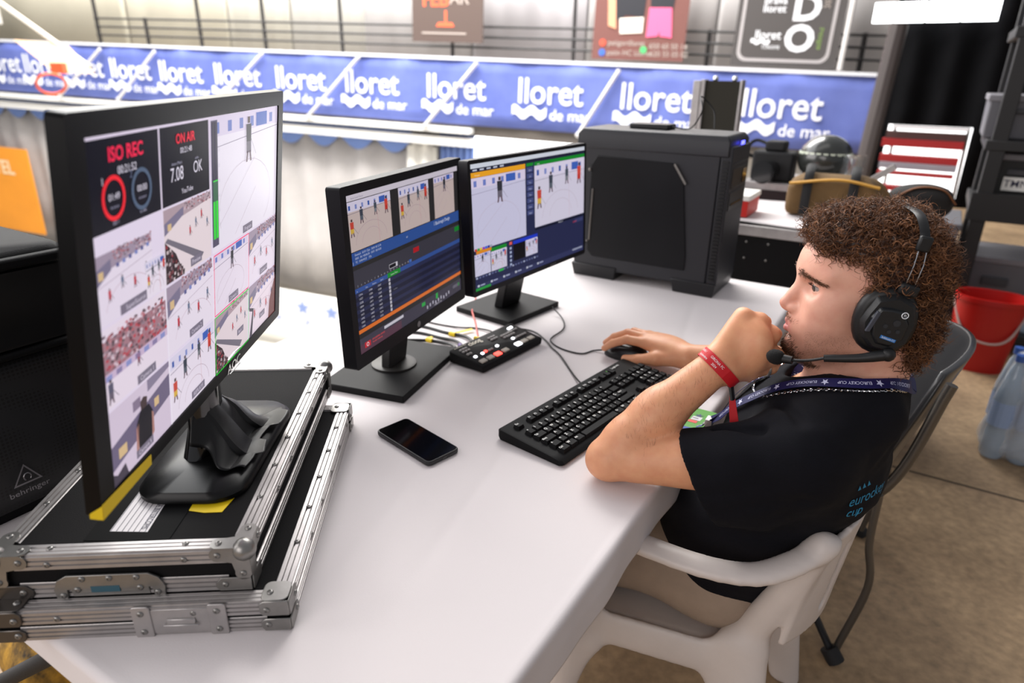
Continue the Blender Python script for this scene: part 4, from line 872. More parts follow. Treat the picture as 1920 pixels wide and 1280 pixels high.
# ------------------------------------------------------------------ switcher
sw = thing('video_switcher', 'small black video switcher with lit red and white buttons', 'video switcher', (-.036, 1.527, TZ), R(52.8))
SWM = mat('switcher_body', '#131213', .6, spec=.18)
k = MB(); x2, y2 = .12, .052
k.add([(x, y, z) for x, y, z in ((-x2+.004, -y2, .003), (x2-.004, -y2, .003), (x2-.002, y2, .003), (-x2+.002, y2, .003), (-x2, -y2, .018), (x2, -y2, .018), (x2, y2, .034), (-x2, y2, .034), (-x2+.004, -y2+.004, .021), (x2-.004, -y2+.004, .021), (x2-.004, y2-.004, .036), (-x2+.004, y2-.004, .036))],
    [(3, 2, 1, 0), (8, 9, 10, 11)]+[(r*4+i, r*4+(i+1) % 4, (r+1)*4+(i+1) % 4, (r+1)*4+i) for r in range(2) for i in range(4)]); k.build('body', SWM, sw, bevel=.0025)
def sz(y): return .0212+(y+y2-.004)*(.036-.021)/(2*y2-.008)
keyc = mat('key_beige', '#b9b2a6', .5); kw = mat('key_lit_white', '#ffffff', .4, emit='#f4f6ff', estr=2.4); kr = mat('key_lit_red', '#ff3030', .4, emit='#ff4a40', estr=3.0)
def skey(x, y, w, h, m): 
    k = MB(); t = math.atan2(.015, 2*y2-.008); k.box((x, y, sz(y)+.0012), (w, h, .0045), Matrix.Rotation(t, 3, 'X')); k.build('button', m, sw, bevel=.0012)
for i, x in enumerate((-.098, -.071, -.043, -.014)): skey(x, -.036, .020, .013, kr if i == 2 else keyc)
for x, m in ((.038, kw), (.064, keyc), (.090, keyc)): skey(x, -.036, .020, .013, m)
for x, y, m in ((-.098, -.012, kw), (-.072, -.012, kw), (-.058, -.010, kr), (-.014, -.010, kw), (.050, -.010, kw), (.084, .030, kw), (.095, .031, kw)): skey(x, y, .008, .007, m)
kg = mat('key_dark', '#9a9694', .5)
for x0, y0, nx, ny in ((-.104, .020, 3, 2), (-.104, .006, 2, 1), (.000, .018, 3, 2), (-.046, -.012, 2, 1), (.036, .006, 5, 2), (.070, .018, 4, 1), (.060, -.012, 5, 1)):
    for i in range(nx):
        for j in range(ny): skey(x0+.0095*i, y0+.0095*j, .0068, .0058, kg)
k = MB(); k.text('cloog', .021, lambda x, y: (-.045+x, .030+y, sz(.03+y)+.0012), .012); k.text('ATEM MINI PRO', .006, lambda x, y: (-.09+x, .041+y, sz(.041)+.0012), 0); k.build('sticker', mat('sticker_cream', '#efe8d6', .6), sw)

# ------------------------------------------------------------------ keyboard
kb = thing('computer_keyboard', 'black full-size computer keyboard lying on the tablecloth', 'keyboard', (.178, 1.236, TZ), R(50.1))
KBM = mat('keyboard_body', '#0d0d0e', .6, spec=.16)
k = MB(); X, Y = .225, .0775
sec = [(-Y, .004), (-Y+.004, .001), (Y-.003, .001), (Y, .005), (Y, .019), (Y-.004, .023), (-Y+.026, .014), (-Y+.006, .012), (-Y, .008)]
n = len(sec); xs = [(-X, .93), (-X+.004, 1), (X-.004, 1), (X, .93)]
k.add([(x, y*s, z*s+.0006) for x, s in xs for y, z in sec], [tuple(range(n)), tuple(range(4*n-1, 3*n-1, -1))]+[(r*n+i, (r+1)*n+i, (r+1)*n+(i+1) % n, r*n+(i+1) % n) for r in range(3) for i in range(n)]); k.build('body', KBM, kb, smooth=35)
KM = mat('keycap_black', '#121213', .6, spec=.16); LG = mat('key_legend', '#f2f2ee', .6)
tilt = math.atan2(.009, .125); U = .019
def kz(y): return .0145+(y+Y-.026)*(.009/.125)+.0006
capm = {}
def keycap(x, y, w, d=.0165):
    w = round(w, 4)
    if (w, d) not in capm:
        q = MB(); b2, d2 = w/2, d/2
        q.add([(-b2, -d2, 0), (b2, -d2, 0), (b2, d2, 0), (-b2, d2, 0), (-b2+.0022, -d2+.0026, .0075), (b2-.0022, -d2+.0026, .0075), (b2-.0022, d2-.0012, .0075), (-b2+.0022, d2-.0012, .0075)], [(4, 5, 6, 7), (0, 1, 5, 4), (1, 2, 6, 5), (2, 3, 7, 6), (3, 0, 4, 7)])
        o = q.build('key', KM, kb); capm[(w, d)] = o.data
    else: o = bpy.data.objects.new('key', capm[(w, d)]); COL.objects.link(o); o.parent = kb
    o.location = (x, y, kz(y)-.001); o.rotation_euler = (tilt, 0, 0)
leg = MB()
def legend(t, x, y, s=.0062): leg.text(t, s*1.3, lambda a, b: (x-.0035+a, y+.0005+b, kz(y+b)+.0074), .02)
x0 = -X+.022; rows = [(.0205, [('º', 1)]+[(c, 1) for c in '1234567890']+[("'", 1), ('¡', 1), ('<-', 2)]), (.0015, [('Tab', 1.5)]+[(c, 1) for c in 'QWERTYUIOP']+[('`', 1), ('+', 1), ('', 1.5)]),
      (-.0175, [('Bloq', 1.75)]+[(c, 1) for c in 'ASDFGHJKLÑ']+[('´', 1), ('Ç', 1), ('Intro', 1.25)]), (-.0365, [('^', 1.25), ('<', 1)]+[(c, 1) for c in 'ZXCVBNM,.-']+[('^', 2.75)]), (-.0555+.0, [('Ctrl', 1.25), ('W', 1.25), ('Alt', 1.25), ('', 6.25), ('Gr', 1.25), ('W', 1.25), ('=', 1.25), ('Ctrl', 1.25)])]
for y, ks in rows:
    x = x0
    for t, w in ks:
        keycap(x+w*U/2, y, w*U-.0012); 
        if t: legend(t, x+.0075+.001, y, .0062 if len(t) == 1 else .0046)
        x += w*U
for i, t in enumerate(['Esc']+['F%d' % j for j in range(1, 13)]):
    gx = x0+U/2+(0 if i == 0 else U*(1+i)-U*.0+((i-1)//4)*U*.5-(U*.0)); keycap(gx, .050, U-.0014, .0150); legend(t, gx, .050, .005)
nx = x0+15*U+.006
for i in range(3):
    for y in (.0205, .0015): keycap(nx+U/2+i*U, y, U-.0012); legend('--', nx+U/2+i*U, y, .005)
    keycap(nx+U/2+i*U, -.0555, U-.0012); keycap(nx+U/2+i*U, .050, U-.0014, .015)
keycap(nx+1.5*U, -.0365, U-.0012)
px_ = nx+3*U+.004
for i in range(4):
    for j, y in enumerate((.0205, .0015, -.0175, -.0365, -.0555)):
        keycap(px_+U/2+i*U*.96, y, U*.96-.0012)
        if i < 3 and 0 < j < 4: legend('789456123'[(j-1)*3+i], px_+U/2+i*U*.96, y)
leg.text('Logitech', .009, lambda a, b: (.165+a, .058+b, kz(.058)+.0025), .004)
leg.build('key_legends', LG, kb)['kind'] = 'stuff'
k = MB(); k.cyl((.128, .0585, kz(.05)+.001), (.128, .0585, kz(.05)+.0035), .0016, n=8); k.build('status_light', mat('led_green', '#5dff2a', .3, emit='#6dff30', estr=5), kb)
def cord(name, pts, r, label, m=None, n=60, cat='cable', group=None):
    k = MB(); k.tube(bez(pts, n), r, 8); return tag(k.build(name, m or M['cable'], smooth=60), label, cat, group)
Z = TZ+.003
c = cord('keyboard_cable', [(.157, 1.331, TZ+.012), (.144, 1.40, Z), (.119, 1.516, Z), (.100, 1.567, Z), (.086, 1.617, Z), (.057, 1.676, Z), (.002, 1.71, Z), (-.06, 1.80, Z), (-.10, 1.9, Z)], .0022, 'thin black cable running from the keyboard behind the switcher')
# ------------------------------------------------------------------ mouse
ms = thing('computer_mouse', 'black computer mouse under the right hand', 'mouse', (.283, 1.517, TZ), R(153))
k = MB()
def mshape(u, v):
    a = 2*math.pi*u; t = v*math.pi/2
    x = .056*math.cos(a)*math.cos(t)**.7; y = .031*math.sin(a)*math.cos(t)**.7*(1-.10*math.cos(a)); z = .034*math.sin(t)**.8*(1-.18*math.cos(a)*math.cos(t))
    return (x, y, .001+z)
k.grid(mshape, 32, 12); k.add([mshape(i/32, 0) for i in range(32)], [tuple(range(31, -1, -1))]); k.build('shell', mat('mouse_black', '#101012', .3), ms, smooth=60)
k = MB(); k.cyl((.030, -.003, .0285), (.030, .003, .0285), .006, n=14); k.build('wheel', M['graym'], ms, smooth=50)
k = MB(); k.tube([(.052, 0, .014), (.035, 0, .0275), (.005, 0, .0352)], .0006, 4); k.build('button_split', M['blackm'], ms)
cord('mouse_cable', [(.232, 1.543, TZ+.008), (.205, 1.548, Z), (.175, 1.528, Z), (.14, 1.545, Z), (.113, 1.575, Z), (.10, 1.60, Z+.004), (.108, 1.64, Z), (.14, 1.70, Z), (.142, 1.78, Z), (.115, 1.83, TZ+.02)], .002, 'thin black cable curling from the mouse toward the right monitor')
# ------------------------------------------------------------------ phone
ph = thing('smartphone', 'black smartphone lying face up on the tablecloth', 'phone', (-.1765, 1.0925, TZ), R(-44.5))
k = MB(); k.prism(rrect(-.081, -.037, .081, .037, .010, 6), .0008, .0098); k.build('shell', mat('phone_case', '#232325', .45), ph, bevel=.0022, seg=3)
k = MB(); k.prism(rrect(-.078, -.0342, .078, .0342, .008, 6), .0098, .0102); k.build('glass', mat('phone_glass', '#050506', .10, spec=.22), ph)
k = MB(); k.prism(rrect(-.005, -.002, .005, .002, .0018), 0, .0006, lambda x, y, z: (.0808+z, x, y+.0052)); k.prism(rrect(.011, -.001, .020, .001, .0009), 0, .0006, lambda x, y, z: (.0808+z, x, y+.0052)); k.prism(arc(-.012, 0, .0009, 0, 330, 8), 0, .0006, lambda x, y, z: (.0808+z, x, y+.0052)); k.build('ports', M['blackg'], ph)
# ------------------------------------------------------------------ cables of the switcher, with yellow tags
VC = 'video cables plugged into the switcher'
sb = lambda x: (-.036+.605*x-.797*.055, 1.527+.797*x+.605*.055, TZ+.014)   # sockets along the switcher's back
for i, (pts, tagp, lb) in enumerate((
    ([(-.30, 1.60, Z), (-.245, 1.602, Z), (-.20, 1.597, Z), (-.15, 1.56, Z+.004), sb(-.092)], (-.214, 1.600), 'black video cable with a small yellow tag behind the middle monitor base'),
    ([(-.31, 1.66, Z), (-.25, 1.655, Z), (-.19, 1.622, Z), (-.14, 1.585, Z+.004), sb(-.062)], None, 'black video cable with a purple tag end behind the switcher'),
    ([(-.31, 1.73, Z), (-.24, 1.70, Z), (-.18, 1.66, Z), (-.12, 1.62, Z+.004), sb(-.02)], (-.158, 1.645), 'black video cable with a long yellow flag tag'),
    ([(-.29, 1.78, Z), (-.22, 1.73, Z), (-.15, 1.70, Z), (-.10, 1.695, Z), (-.055, 1.66, Z+.004), sb(.045)], None, 'thin black cable running to the far end of the switcher'))):
    o = cord('video_cable', pts,   .0042 if i < 3 else .0022, lb, group=VC)
    k = MB(); a = Vector(pts[-2]); b = Vector(pts[-1]); k.cyl(b-(b-a).normalized()*.028, b, .0075, n=10); k.build('plug', M['black'], o)
    if tagp:
        k = MB(); k.cyl((tagp[0]-.008, tagp[1]+.004, Z+.001), (tagp[0]+.008, tagp[1]-.004, Z+.001), .0062, n=10)
        k.box((tagp[0]+(.0 if i == 0 else .03), tagp[1]+(.012 if i == 0 else .018), Z+.004), (.014 if i == 0 else .05, .010, .0012), Matrix.Rotation(.6, 3, 'Z')); k.build('tag', M['yellow'], o)
    if i == 1:
        k = MB(); k.cyl(b-(b-a).normalized()*.05, b-(b-a).normalized()*.03, .0055, n=10); k.build('tag', mat('purple_tape', '#4a2a78', .5), o)
o = cord('network_cable', [(-.12, 2.0, Z), (-.112, 1.917, Z), (-.116, 1.82, Z+.01), (-.109, 1.74, Z+.022), (-.098, 1.675, Z+.02), sb(-.005)], .0026, 'red cable plugged into the back of the switcher', mat('cable_red', '#b4463c', .5))
k = MB(); b = Vector(sb(-.005)); k.cyl(b+Vector((-.014, .016, .006)), b+Vector((.010, .012, .004)), .008, n=10); k.build('tag', M['yellow'], o)
# ------------------------------------------------------------------ smooth solids (signed distance fields -> one mesh)
class Field:
    def __init__(s, lo, hi, h):
        s.lo = np.array(lo, float); s.h = h; s.n = np.ceil((np.array(hi)-s.lo)/h).astype(int)+1; s.d = np.full(s.n, 0.06, np.float32)
    def put(s, prim, k=0.01, op='u'):
        fn, lo, hi = prim; m = k+4*s.h
        i0 = np.clip(np.floor((np.array(lo)-m-s.lo)/s.h).astype(int), 0, s.n); i1 = np.clip(np.ceil((np.array(hi)+m-s.lo)/s.h).astype(int)+1, 0, s.n)
        if (i1 <= i0).any(): return
        X = (s.lo[0]+s.h*np.arange(i0[0], i1[0]))[:, None, None].astype(np.float32); Y = (s.lo[1]+s.h*np.arange(i0[1], i1[1]))[None, :, None].astype(np.float32); Z = (s.lo[2]+s.h*np.arange(i0[2], i1[2]))[None, None, :].astype(np.float32)
        sl = tuple(slice(a, b) for a, b in zip(i0, i1)); a = s.d[sl]; b = fn(X, Y, Z)
        if op == 'u':
            h = np.clip(0.5+0.5*(a-b)/k, 0, 1); s.d[sl] = a*(1-h)+b*h-k*h*(1-h)
        elif op == 's':
            h = np.clip(0.5-0.5*(a+b)/k, 0, 1); s.d[sl] = a*(1-h)-b*h+k*h*(1-h)
        elif op == 'i':
            h = np.clip(0.5-0.5*(b-a)/k, 0, 1); s.d[sl] = b*(1-h)+a*h+k*h*(1-h)
    def sample(s, P):
        q = (np.atleast_2d(P)-s.lo)/s.h; q = np.clip(q, 0, s.n-1.001); i = q.astype(int); f = q-i; out = 0
        for dx in (0, 1):
            for dy in (0, 1):
                for dz in (0, 1):
                    w = (f[:, 0] if dx else 1-f[:, 0])*(f[:, 1] if dy else 1-f[:, 1])*(f[:, 2] if dz else 1-f[:, 2])
                    out = out+w*s.d[i[:, 0]+dx, i[:, 1]+dy, i[:, 2]+dz]
        return out
    def grad(s, P):
        P = np.atleast_2d(P); e = s.h*1.5; g = np.stack([s.sample(P+v)-s.sample(P-v) for v in np.eye(3)*e], 1)
        return g/np.maximum(np.linalg.norm(g, axis=1, keepdims=True), 1e-9)
    def push(s, P, off=0.0, it=8):
        P = np.atleast_2d(np.array(P, float))
        for _ in range(it): P = P-s.grad(P)*(s.sample(P)-off)[:, None]*0.9
        return P
    def mesh(s):
        d = s.d; S = d < 0; n = d.shape; c = np.zeros(tuple(k-1 for k in n), np.uint8)
        for dx in (0, 1):
            for dy in (0, 1):
                for dz in (0, 1): c += S[dx:n[0]-1+dx, dy:n[1]-1+dy, dz:n[2]-1+dz]
        I = np.argwhere((c > 0) & (c < 8)); idx = np.full(c.shape, -1, np.int32); idx[tuple(I.T)] = np.arange(len(I))
        acc = np.zeros((len(I), 3)); cnt = np.zeros(len(I)); cor = [(a, b, e) for a in (0, 1) for b in (0, 1) for e in (0, 1)]
        val = {q: d[I[:, 0]+q[0], I[:, 1]+q[1], I[:, 2]+q[2]] for q in cor}
        for p in cor:
            for ax in range(3):
                if p[ax]: continue
                q = list(p); q[ax] = 1; a, b = val[p], val[tuple(q)]; m = (a < 0) != (b < 0); t = np.where(m, a/np.where(m, a-b, 1), 0)
                pt = np.tile(np.array(p, float), (len(I), 1)); pt[:, ax] += t; acc[m] += pt[m]; cnt[m] += 1
        V = s.lo+s.h*(I+acc/cnt[:, None]); Fs = []
        for ax in range(3):
            o = [1, 1, 1]; o[ax] = 0; sa = [slice(o[i], n[i]-1) for i in range(3)]; sb = list(sa); sb[ax] = slice(1, n[ax])
            A = S[tuple(sa)]; B = S[tuple(sb)]
            e = np.argwhere(A != B)+np.array(o); b1, b2 = [i for i in range(3) if i != ax]
            def cell(u, v): q = e.copy(); q[:, b1] -= u; q[:, b2] -= v; return idx[tuple(q.T)]
            quad = np.stack([cell(1, 1), cell(0, 1), cell(0, 0), cell(1, 0)], 1); inside = S[tuple(e.T)]
            flip = inside if ax != 1 else ~inside
            quad[~flip] = quad[~flip][:, ::-1]; quad = quad[(quad >= 0).all(1)]; Fs.append(quad)
        return V, np.concatenate(Fs)
def cap(p0, p1, r0, r1, sc=(1, 1, 1)):
    p0 = np.array(p0, float); p1 = np.array(p1, float); sc = np.array(sc, float); b = (p1-p0)/sc; bb = max(float(b@b), 1e-12); R_ = max(r0, r1)*sc
    def fn(X, Y, Z):
        x, y, z = (X-p0[0])/sc[0], (Y-p0[1])/sc[1], (Z-p0[2])/sc[2]; t = np.clip((x*b[0]+y*b[1]+z*b[2])/bb, 0, 1)
        return np.sqrt((x-b[0]*t)**2+(y-b[1]*t)**2+(z-b[2]*t)**2)-(r0+(r1-r0)*t)
    return fn, np.minimum(p0, p1)-R_, np.maximum(p0, p1)+R_
def ell(c, r, rz=0.0, ry=0.0):
    c = np.array(c, float); r = np.array(r, float); M3 = np.array((Matrix.Rotation(rz, 3, 'Z') @ Matrix.Rotation(ry, 3, 'Y')).transposed()); ext = np.sqrt(((np.array(M3).T*r)**2).sum(1))
    def fn(X, Y, Z):
        x, y, z = X-c[0], Y-c[1], Z-c[2]
        q = [M3[i, 0]*x+M3[i, 1]*y+M3[i, 2]*z for i in range(3)]
        k0 = np.sqrt((q[0]/r[0])**2+(q[1]/r[1])**2+(q[2]/r[2])**2); k1 = np.sqrt((q[0]/r[0]**2)**2+(q[1]/r[1]**2)**2+(q[2]/r[2]**2)**2)
        return k0*(k0-1)/np.maximum(k1, 1e-6)
    return fn, c-ext, c+ext
def half(p, nrm, lo, hi):
    p = np.array(p, float); nrm = np.array(nrm, float)/np.linalg.norm(nrm)
    return (lambda X, Y, Z: (X-p[0])*nrm[0]+(Y-p[1])*nrm[1]+(Z-p[2])*nrm[2]), lo, hi
def np_mesh(name, V, F, m, parent, col=None):
    V = np.asarray(V, np.float32); F = np.asarray(F, np.int32); me = bpy.data.meshes.new(name); k_ = F.shape[1]
    me.vertices.add(len(V)); me.vertices.foreach_set('co', V.ravel()); me.loops.add(F.size); me.loops.foreach_set('vertex_index', F.ravel())
    me.polygons.add(len(F)); me.polygons.foreach_set('loop_start', np.arange(0, F.size, k_, dtype=np.int32)); me.polygons.foreach_set('loop_total', np.full(len(F), k_, np.int32))
    me.update(calc_edges=True); me.materials.append(m); me.polygons.foreach_set('use_smooth', np.ones(len(F), bool))
    if col is not None:
        at = me.attributes.new('Col', 'FLOAT_COLOR', 'POINT'); at.data.foreach_set('color', np.concatenate([col, np.ones((len(col), 1))], 1).astype(np.float32).ravel())
    o = bpy.data.objects.new(name, me); COL.objects.link(o); o.parent = parent; return o

PX, PY, PRZ = .5755, 1.0152, R(148.5)
man = thing('person', 'seated man in navy T-shirt and beige trousers, chin resting on his fist', 'person', (PX, PY, 0), PRZ)

# ---- pose (x forward, y to his left, z up)
HO = np.array([.006, 0, 1.066])            # between the ears
def h(x, y, z): return HO+np.array([x, y, z])
SHL, ELL, WRL = (.050, .165, .832), (.322, .232, .786), (.194, .118, .950)
SHR, ELR, WRR = (.000, -.185, .862), (.105, -.31, .795), (.352, -.258, .784)

# the head is turned a little to his left
YAW, YCX = R(18), -.012
def yaw_pts(P_, rigid=False):
    P_ = np.array(P_, float); s_ = np.ones(len(P_)) if rigid else np.clip((P_[:, 2]-.925)/.075, 0, 1); s_ = s_*s_*(3-2*s_); a = YAW*s_; x = P_[:, 0]-YCX; y = P_[:, 1].copy()
    P_[:, 0] = YCX+x*np.cos(a)-y*np.sin(a); P_[:, 1] = x*np.sin(a)+y*np.cos(a); return P_
# ---- head and neck
HF = Field((-.17, -.15, .80), (.19, .15, 1.24), .0022)
P = HF.put
P(ell(h(.014, 0, .045), (.092, .073, .080)), .01); P(ell(h(-.020, 0, .032), (.066, .072, .076)), .03)
P(ell(h(.048, 0, -.032), (.060, .056, .082)), .03)
P(ell(h(.070, 0, .052), (.037, .052, .036)), .03)                       # forehead
for s in (-1, 1):
    P(ell(h(.062, s*.044, -.006), (.032, .022, .024)), .025)              # cheekbone
    P(ell(h(.062, s*.038, -.050), (.036, .022, .034)), .03)               # cheek
    P(cap(h(-.002, s*.052, -.062), h(.078, s*.016, -.097), .017, .0155), .028)   # jaw
    P(cap(h(.098, s*.012, .040), h(.074, s*.050, .042), .0095, .009), .014)   # brow ridge
P(cap(h(.030, 0, -.083), h(.080, 0, -.094), .03, .019), .03)
P(ell(h(.096, 0, -.094), (.0165, .021, .018)), .014)                      # chin
P(ell(h(.094, 0, -.052), (.021, .029, .026)), .018)                       # muzzle
for s in (-1, 1): P(ell(h(.100, s*.036, .020), (.018, .017, .0125)), .013, 's')   # eye sockets
P(cap(h(.099, 0, .030), h(.112, 0, -.002), .0075, .0085, (1, 1.0, 1)), .010)
P(cap(h(.110, 0, .002), h(.1225, 0, -.018), .008, .0098), .008)
P(ell(h(.112, 0, -.026), (.014, .011, .007)), .006)
for s in (-1, 1): P(ell(h(.108, s*.0135, -.0235), (.0125, .0068, .0085), s*-.25), .006)
for s in (-1, 1): P(ell(h(.1125, s*.0075, -.0335), (.006, .0032, .0035)), .0025, 's')
# lids: a shell around the eyeball with an almond opening
EYE = [h(.081, s*.0335, .021) for s in (1, -1)]
for e in EYE:
    P(ell(e, (.0142, .0155, .0140)), .004)
for e in EYE: P(ell(e+np.array([.0118, .0015*np.sign(e[1]), -.0012]), (.0125, .0146, .0046)), .0022, 's')
for s in (-1, 1):
    P(cap(h(.1125, 0, -.0475), h(.099, s*.020, -.0545), .0058, .0032), .004)      # upper lip
    P(cap(h(.1120, 0, -.0605), h(.099, s*.018, -.0575), .0070, .0034), .004)      # lower lip
P(cap(h(.1210, -.004, -.0538), h(.1210, .004, -.0538), .0016, .0016), .003, 's')
for s in (-1, 1): P(cap(h(.1205, 0, -.0540), h(.1005, s*.0225, -.0565), .0013, .0010), .003, 's')
P(cap(h(.113, 0, -.073), h(.104, 0, -.073), .004, .003, (1, 3, 1)), .008, 's')
for s in (-1, 1):
    P(ell(h(-.010, s*.075, .0), (.018, .0075, .030), s*.3), .006); P(ell(h(-.006, s*.083, .002), (.009, .004, .018), s*.3), .005, 's')
# neck and collar bones
P(cap((-.026, 0, .985), (-.016, 0, .87), .052, .058, (1, 1.08, 1)), .03); P(cap((.035, 0, .955), (.06, 0, .86), .030, .040, (1, 1.3, 1)), .03)
for s in (-1, 1): P(cap((-.035, s*.045, 1.01), (.055, s*.022, .90), .018, .016), .02)
P(cap((.02, -.10, .865), (.02, .10, .865), .05, .05), .03)
Vh, Fh = HF.mesh()

# ---- arms and hands
def chain(F_, pts, rs, k=.006):
    for a, b, ra, rb in zip(pts, pts[1:], rs, rs[1:]): F_.put(cap(a, b, ra, rb), k)
AF = Field((.0, -.02, .72), (.42, .32, 1.07), .0024)
sh, el, wr = map(np.array, (SHL, ELL, WRL))
fa = (wr-el)/np.linalg.norm(wr-el); ua = (el-sh)/np.linalg.norm(el-sh)
AF.put(cap(sh, sh+ua*.16, .042, .041), .02); AF.put(cap(sh+ua*.14, el-ua*.02, .041, .036), .016)
AF.put(cap(sh+ua*.08+np.array([0, .006, -.014]), sh+ua*.25+np.array([0, .004, -.008]), .040, .035), .016)
AF.put(cap(el+np.array([.004, .004, -.004]), el+fa*.04+np.array([.005, 0, .002]), .0405, .0405), .010); AF.put(ell(el+np.array([.018, .010, -.010]), (.026, .026, .026)), .02)
AF.put(cap(el+fa*.03+np.array([.006, 0, .002]), el+fa*.11+np.array([.006, 0, .002]), .040, .039), .008); AF.put(cap(el+fa*.10+np.array([.005, 0, .002]), wr-fa*.01, .039, .0295, (1, 1, 1)), .02)
AF.put(cap((.290, .274, .803), (.245, .262, .832), .0045, .0040), .010, 's')   # crease of the bent elbow
# left hand: back of the hand outward, fingers curled under, held against the chin
MC = [np.array(p) for p in ((.176, .076, 1.020), (.152, .062, 1.012), (.132, .052, .990), (.120, .056, .955))]   # knuckles little..index
wl = np.array(WRL)
for i, m in enumerate(MC):
    AF.put(cap(wl+np.array([.006-.006*i, -.002, .010-.008*i]), m+np.array([.004, -.006, -.002]), .021, .0165), .014)
AF.put(ell((.158, .082, .978), (.040, .026, .042), -.5), .02)
for i, m in enumerate(MC):
    AF.put(ell(m, (.0125, .0115, .0125)), .007)
    cdir = np.array([-.02+.03*i, -.95, -.28]); cdir /= np.linalg.norm(cdir)
    p1 = m+cdir*(.028, .040, .042, .038)[i]; p2 = p1+np.array([(.004, .016, .022, .022)[i], .006, -.022]); p3 = p2+np.array([(.0, .008, .012, .012)[i], .018, -.006])
    if i == 3: p1 = m+np.array([.012, -.036, -.010]); p2 = p1+np.array([.026, .004, .006]); p3 = p2+np.array([.004, .020, .004])
    chain(AF, [m, p1, p2, p3], [.0115, .0102, .0092, .0082], .004)
# thumb along the lower side, tip against the chin
chain(AF, [wl+np.array([-.010, -.004, -.016]), (.156, .082, .930), (.128, .050, .932), (.118, .022, .948)], [.022, .0165, .0122, .0095], .008)
Va, Fa = AF.mesh()
RF = Field((-.02, -.40, .735), (.62, -.10, .95), .0026)
sh, el, wr = map(np.array, (SHR, ELR, WRR)); fa = (wr-el)/np.linalg.norm(wr-el); ua = (el-sh)/np.linalg.norm(el-sh)
RF.put(cap(sh, el, .054, .042), .02); RF.put(cap(el, el+fa*.09, .042, .043), .018); RF.put(cap(el+fa*.08, wr, .043, .0295), .018)
RK = [np.array(p) for p in ((.452, -.313, .792), (.464, -.294, .800), (.467, -.273, .802), (.458, -.252, .798))]   # little..index knuckles
for i, m in enumerate(RK): RF.put(cap(wr+np.array([.004, -.014+.009*i, 0]), m, .0215, .0145), .012)
RF.put(ell((.410, -.281, .792), (.045, .036, .019)), .02)
tips = [((.487, -.322, .790), (.510, -.322, .766), (.518, -.318, .752)), ((.505, -.300, .800), (.533, -.300, .783), (.552, -.299, .766)), ((.511, -.274, .804), (.545, -.272, .787), (.566, -.271, .768)), ((.502, -.246, .799), (.536, -.243, .783), (.557, -.243, .765))]
for m, t in zip(RK, tips): chain(RF, [m, *map(np.array, t)], [.0125, .0108, .0096, .0080], .004)
chain(RF, [wr+np.array([.018, .012, -.004]), (.420, -.226, .776), (.462, -.222, .764), (.496, -.229, .757)], [.020, .0165, .0122, .0095], .008)
Vr, Fr = RF.mesh()
# torso under the clothes
TF = Field((-.16, -.27, .38), (.36, .27, .94), .008)
for a, b, ra, rb in (((.15, 0, .50), (.09, 0, .66), .115, .105), ((.09, 0, .66), (.045, 0, .80), .105, .108), ((.045, 0, .80), (.02, 0, .87), .10, .06)): TF.put(cap(a, b, ra, rb, (1, 1.4, 1)), .04)
Vt, Ft = TF.mesh()
allV = np.concatenate([yaw_pts(Vh), Va, Vr, Vt]); o1 = len(Vh); o2 = o1+len(Va); o3 = o2+len(Vr); allF = np.concatenate([Fh, Fa+o1, Fr+o2, Ft+o3])
# skin colours: lips, beard shadow, flush
base = np.array(lin('#dba48e')); arm = np.array(lin('#d89a74')); lipc = np.array(lin('#b06a6c')); beard = np.array(lin('#6e4a3c')); flush = np.array(lin('#c9796c'))
colv = np.tile(arm, (len(allV), 1)); q = Vh-HO; cv = np.tile(base, (o1, 1))
def mixc(c, t, w): return c*(1-w[:, None])+t*w[:, None]
sm = lambda x, a, b: np.clip((x-a)/(b-a), 0, 1)**2*(3-2*np.clip((x-a)/(b-a), 0, 1))
cv = mixc(cv, flush, .30*np.exp(-((q[:, 0]-.075)**2+(np.abs(q[:, 1])-.042)**2+(q[:, 2]+.02)**2)/.022**2)+.45*np.exp(-((q[:, 0]-.122)**2+q[:, 1]**2+(q[:, 2]+.018)**2)/.013**2))
lw = np.exp(-((np.abs(q[:, 1])/.021)**4))*sm(q[:, 0], .100, .110)*np.exp(-(((q[:, 2]+.0545)/.0115)**4)); cv = mixc(cv, lipc, .85*lw)
bw_ = sm(-q[:, 2], .028, .060)*sm(q[:, 2], -.135, -.10)*sm(q[:, 0], -.02, .02)*(1-lw)*.34+.42*np.exp(-((q[:, 0]-.10)**2/.02**2+(q[:, 1]/.022)**2+((q[:, 2]+.100)/.018)**2))+.28*np.exp(-((q[:, 1]/.02)**2+((q[:, 2]+.040)/.006)**2))*sm(q[:, 0], .1, .11)
cv = mixc(cv, beard, np.clip(bw_, 0, .8)); colv[:o1] = cv
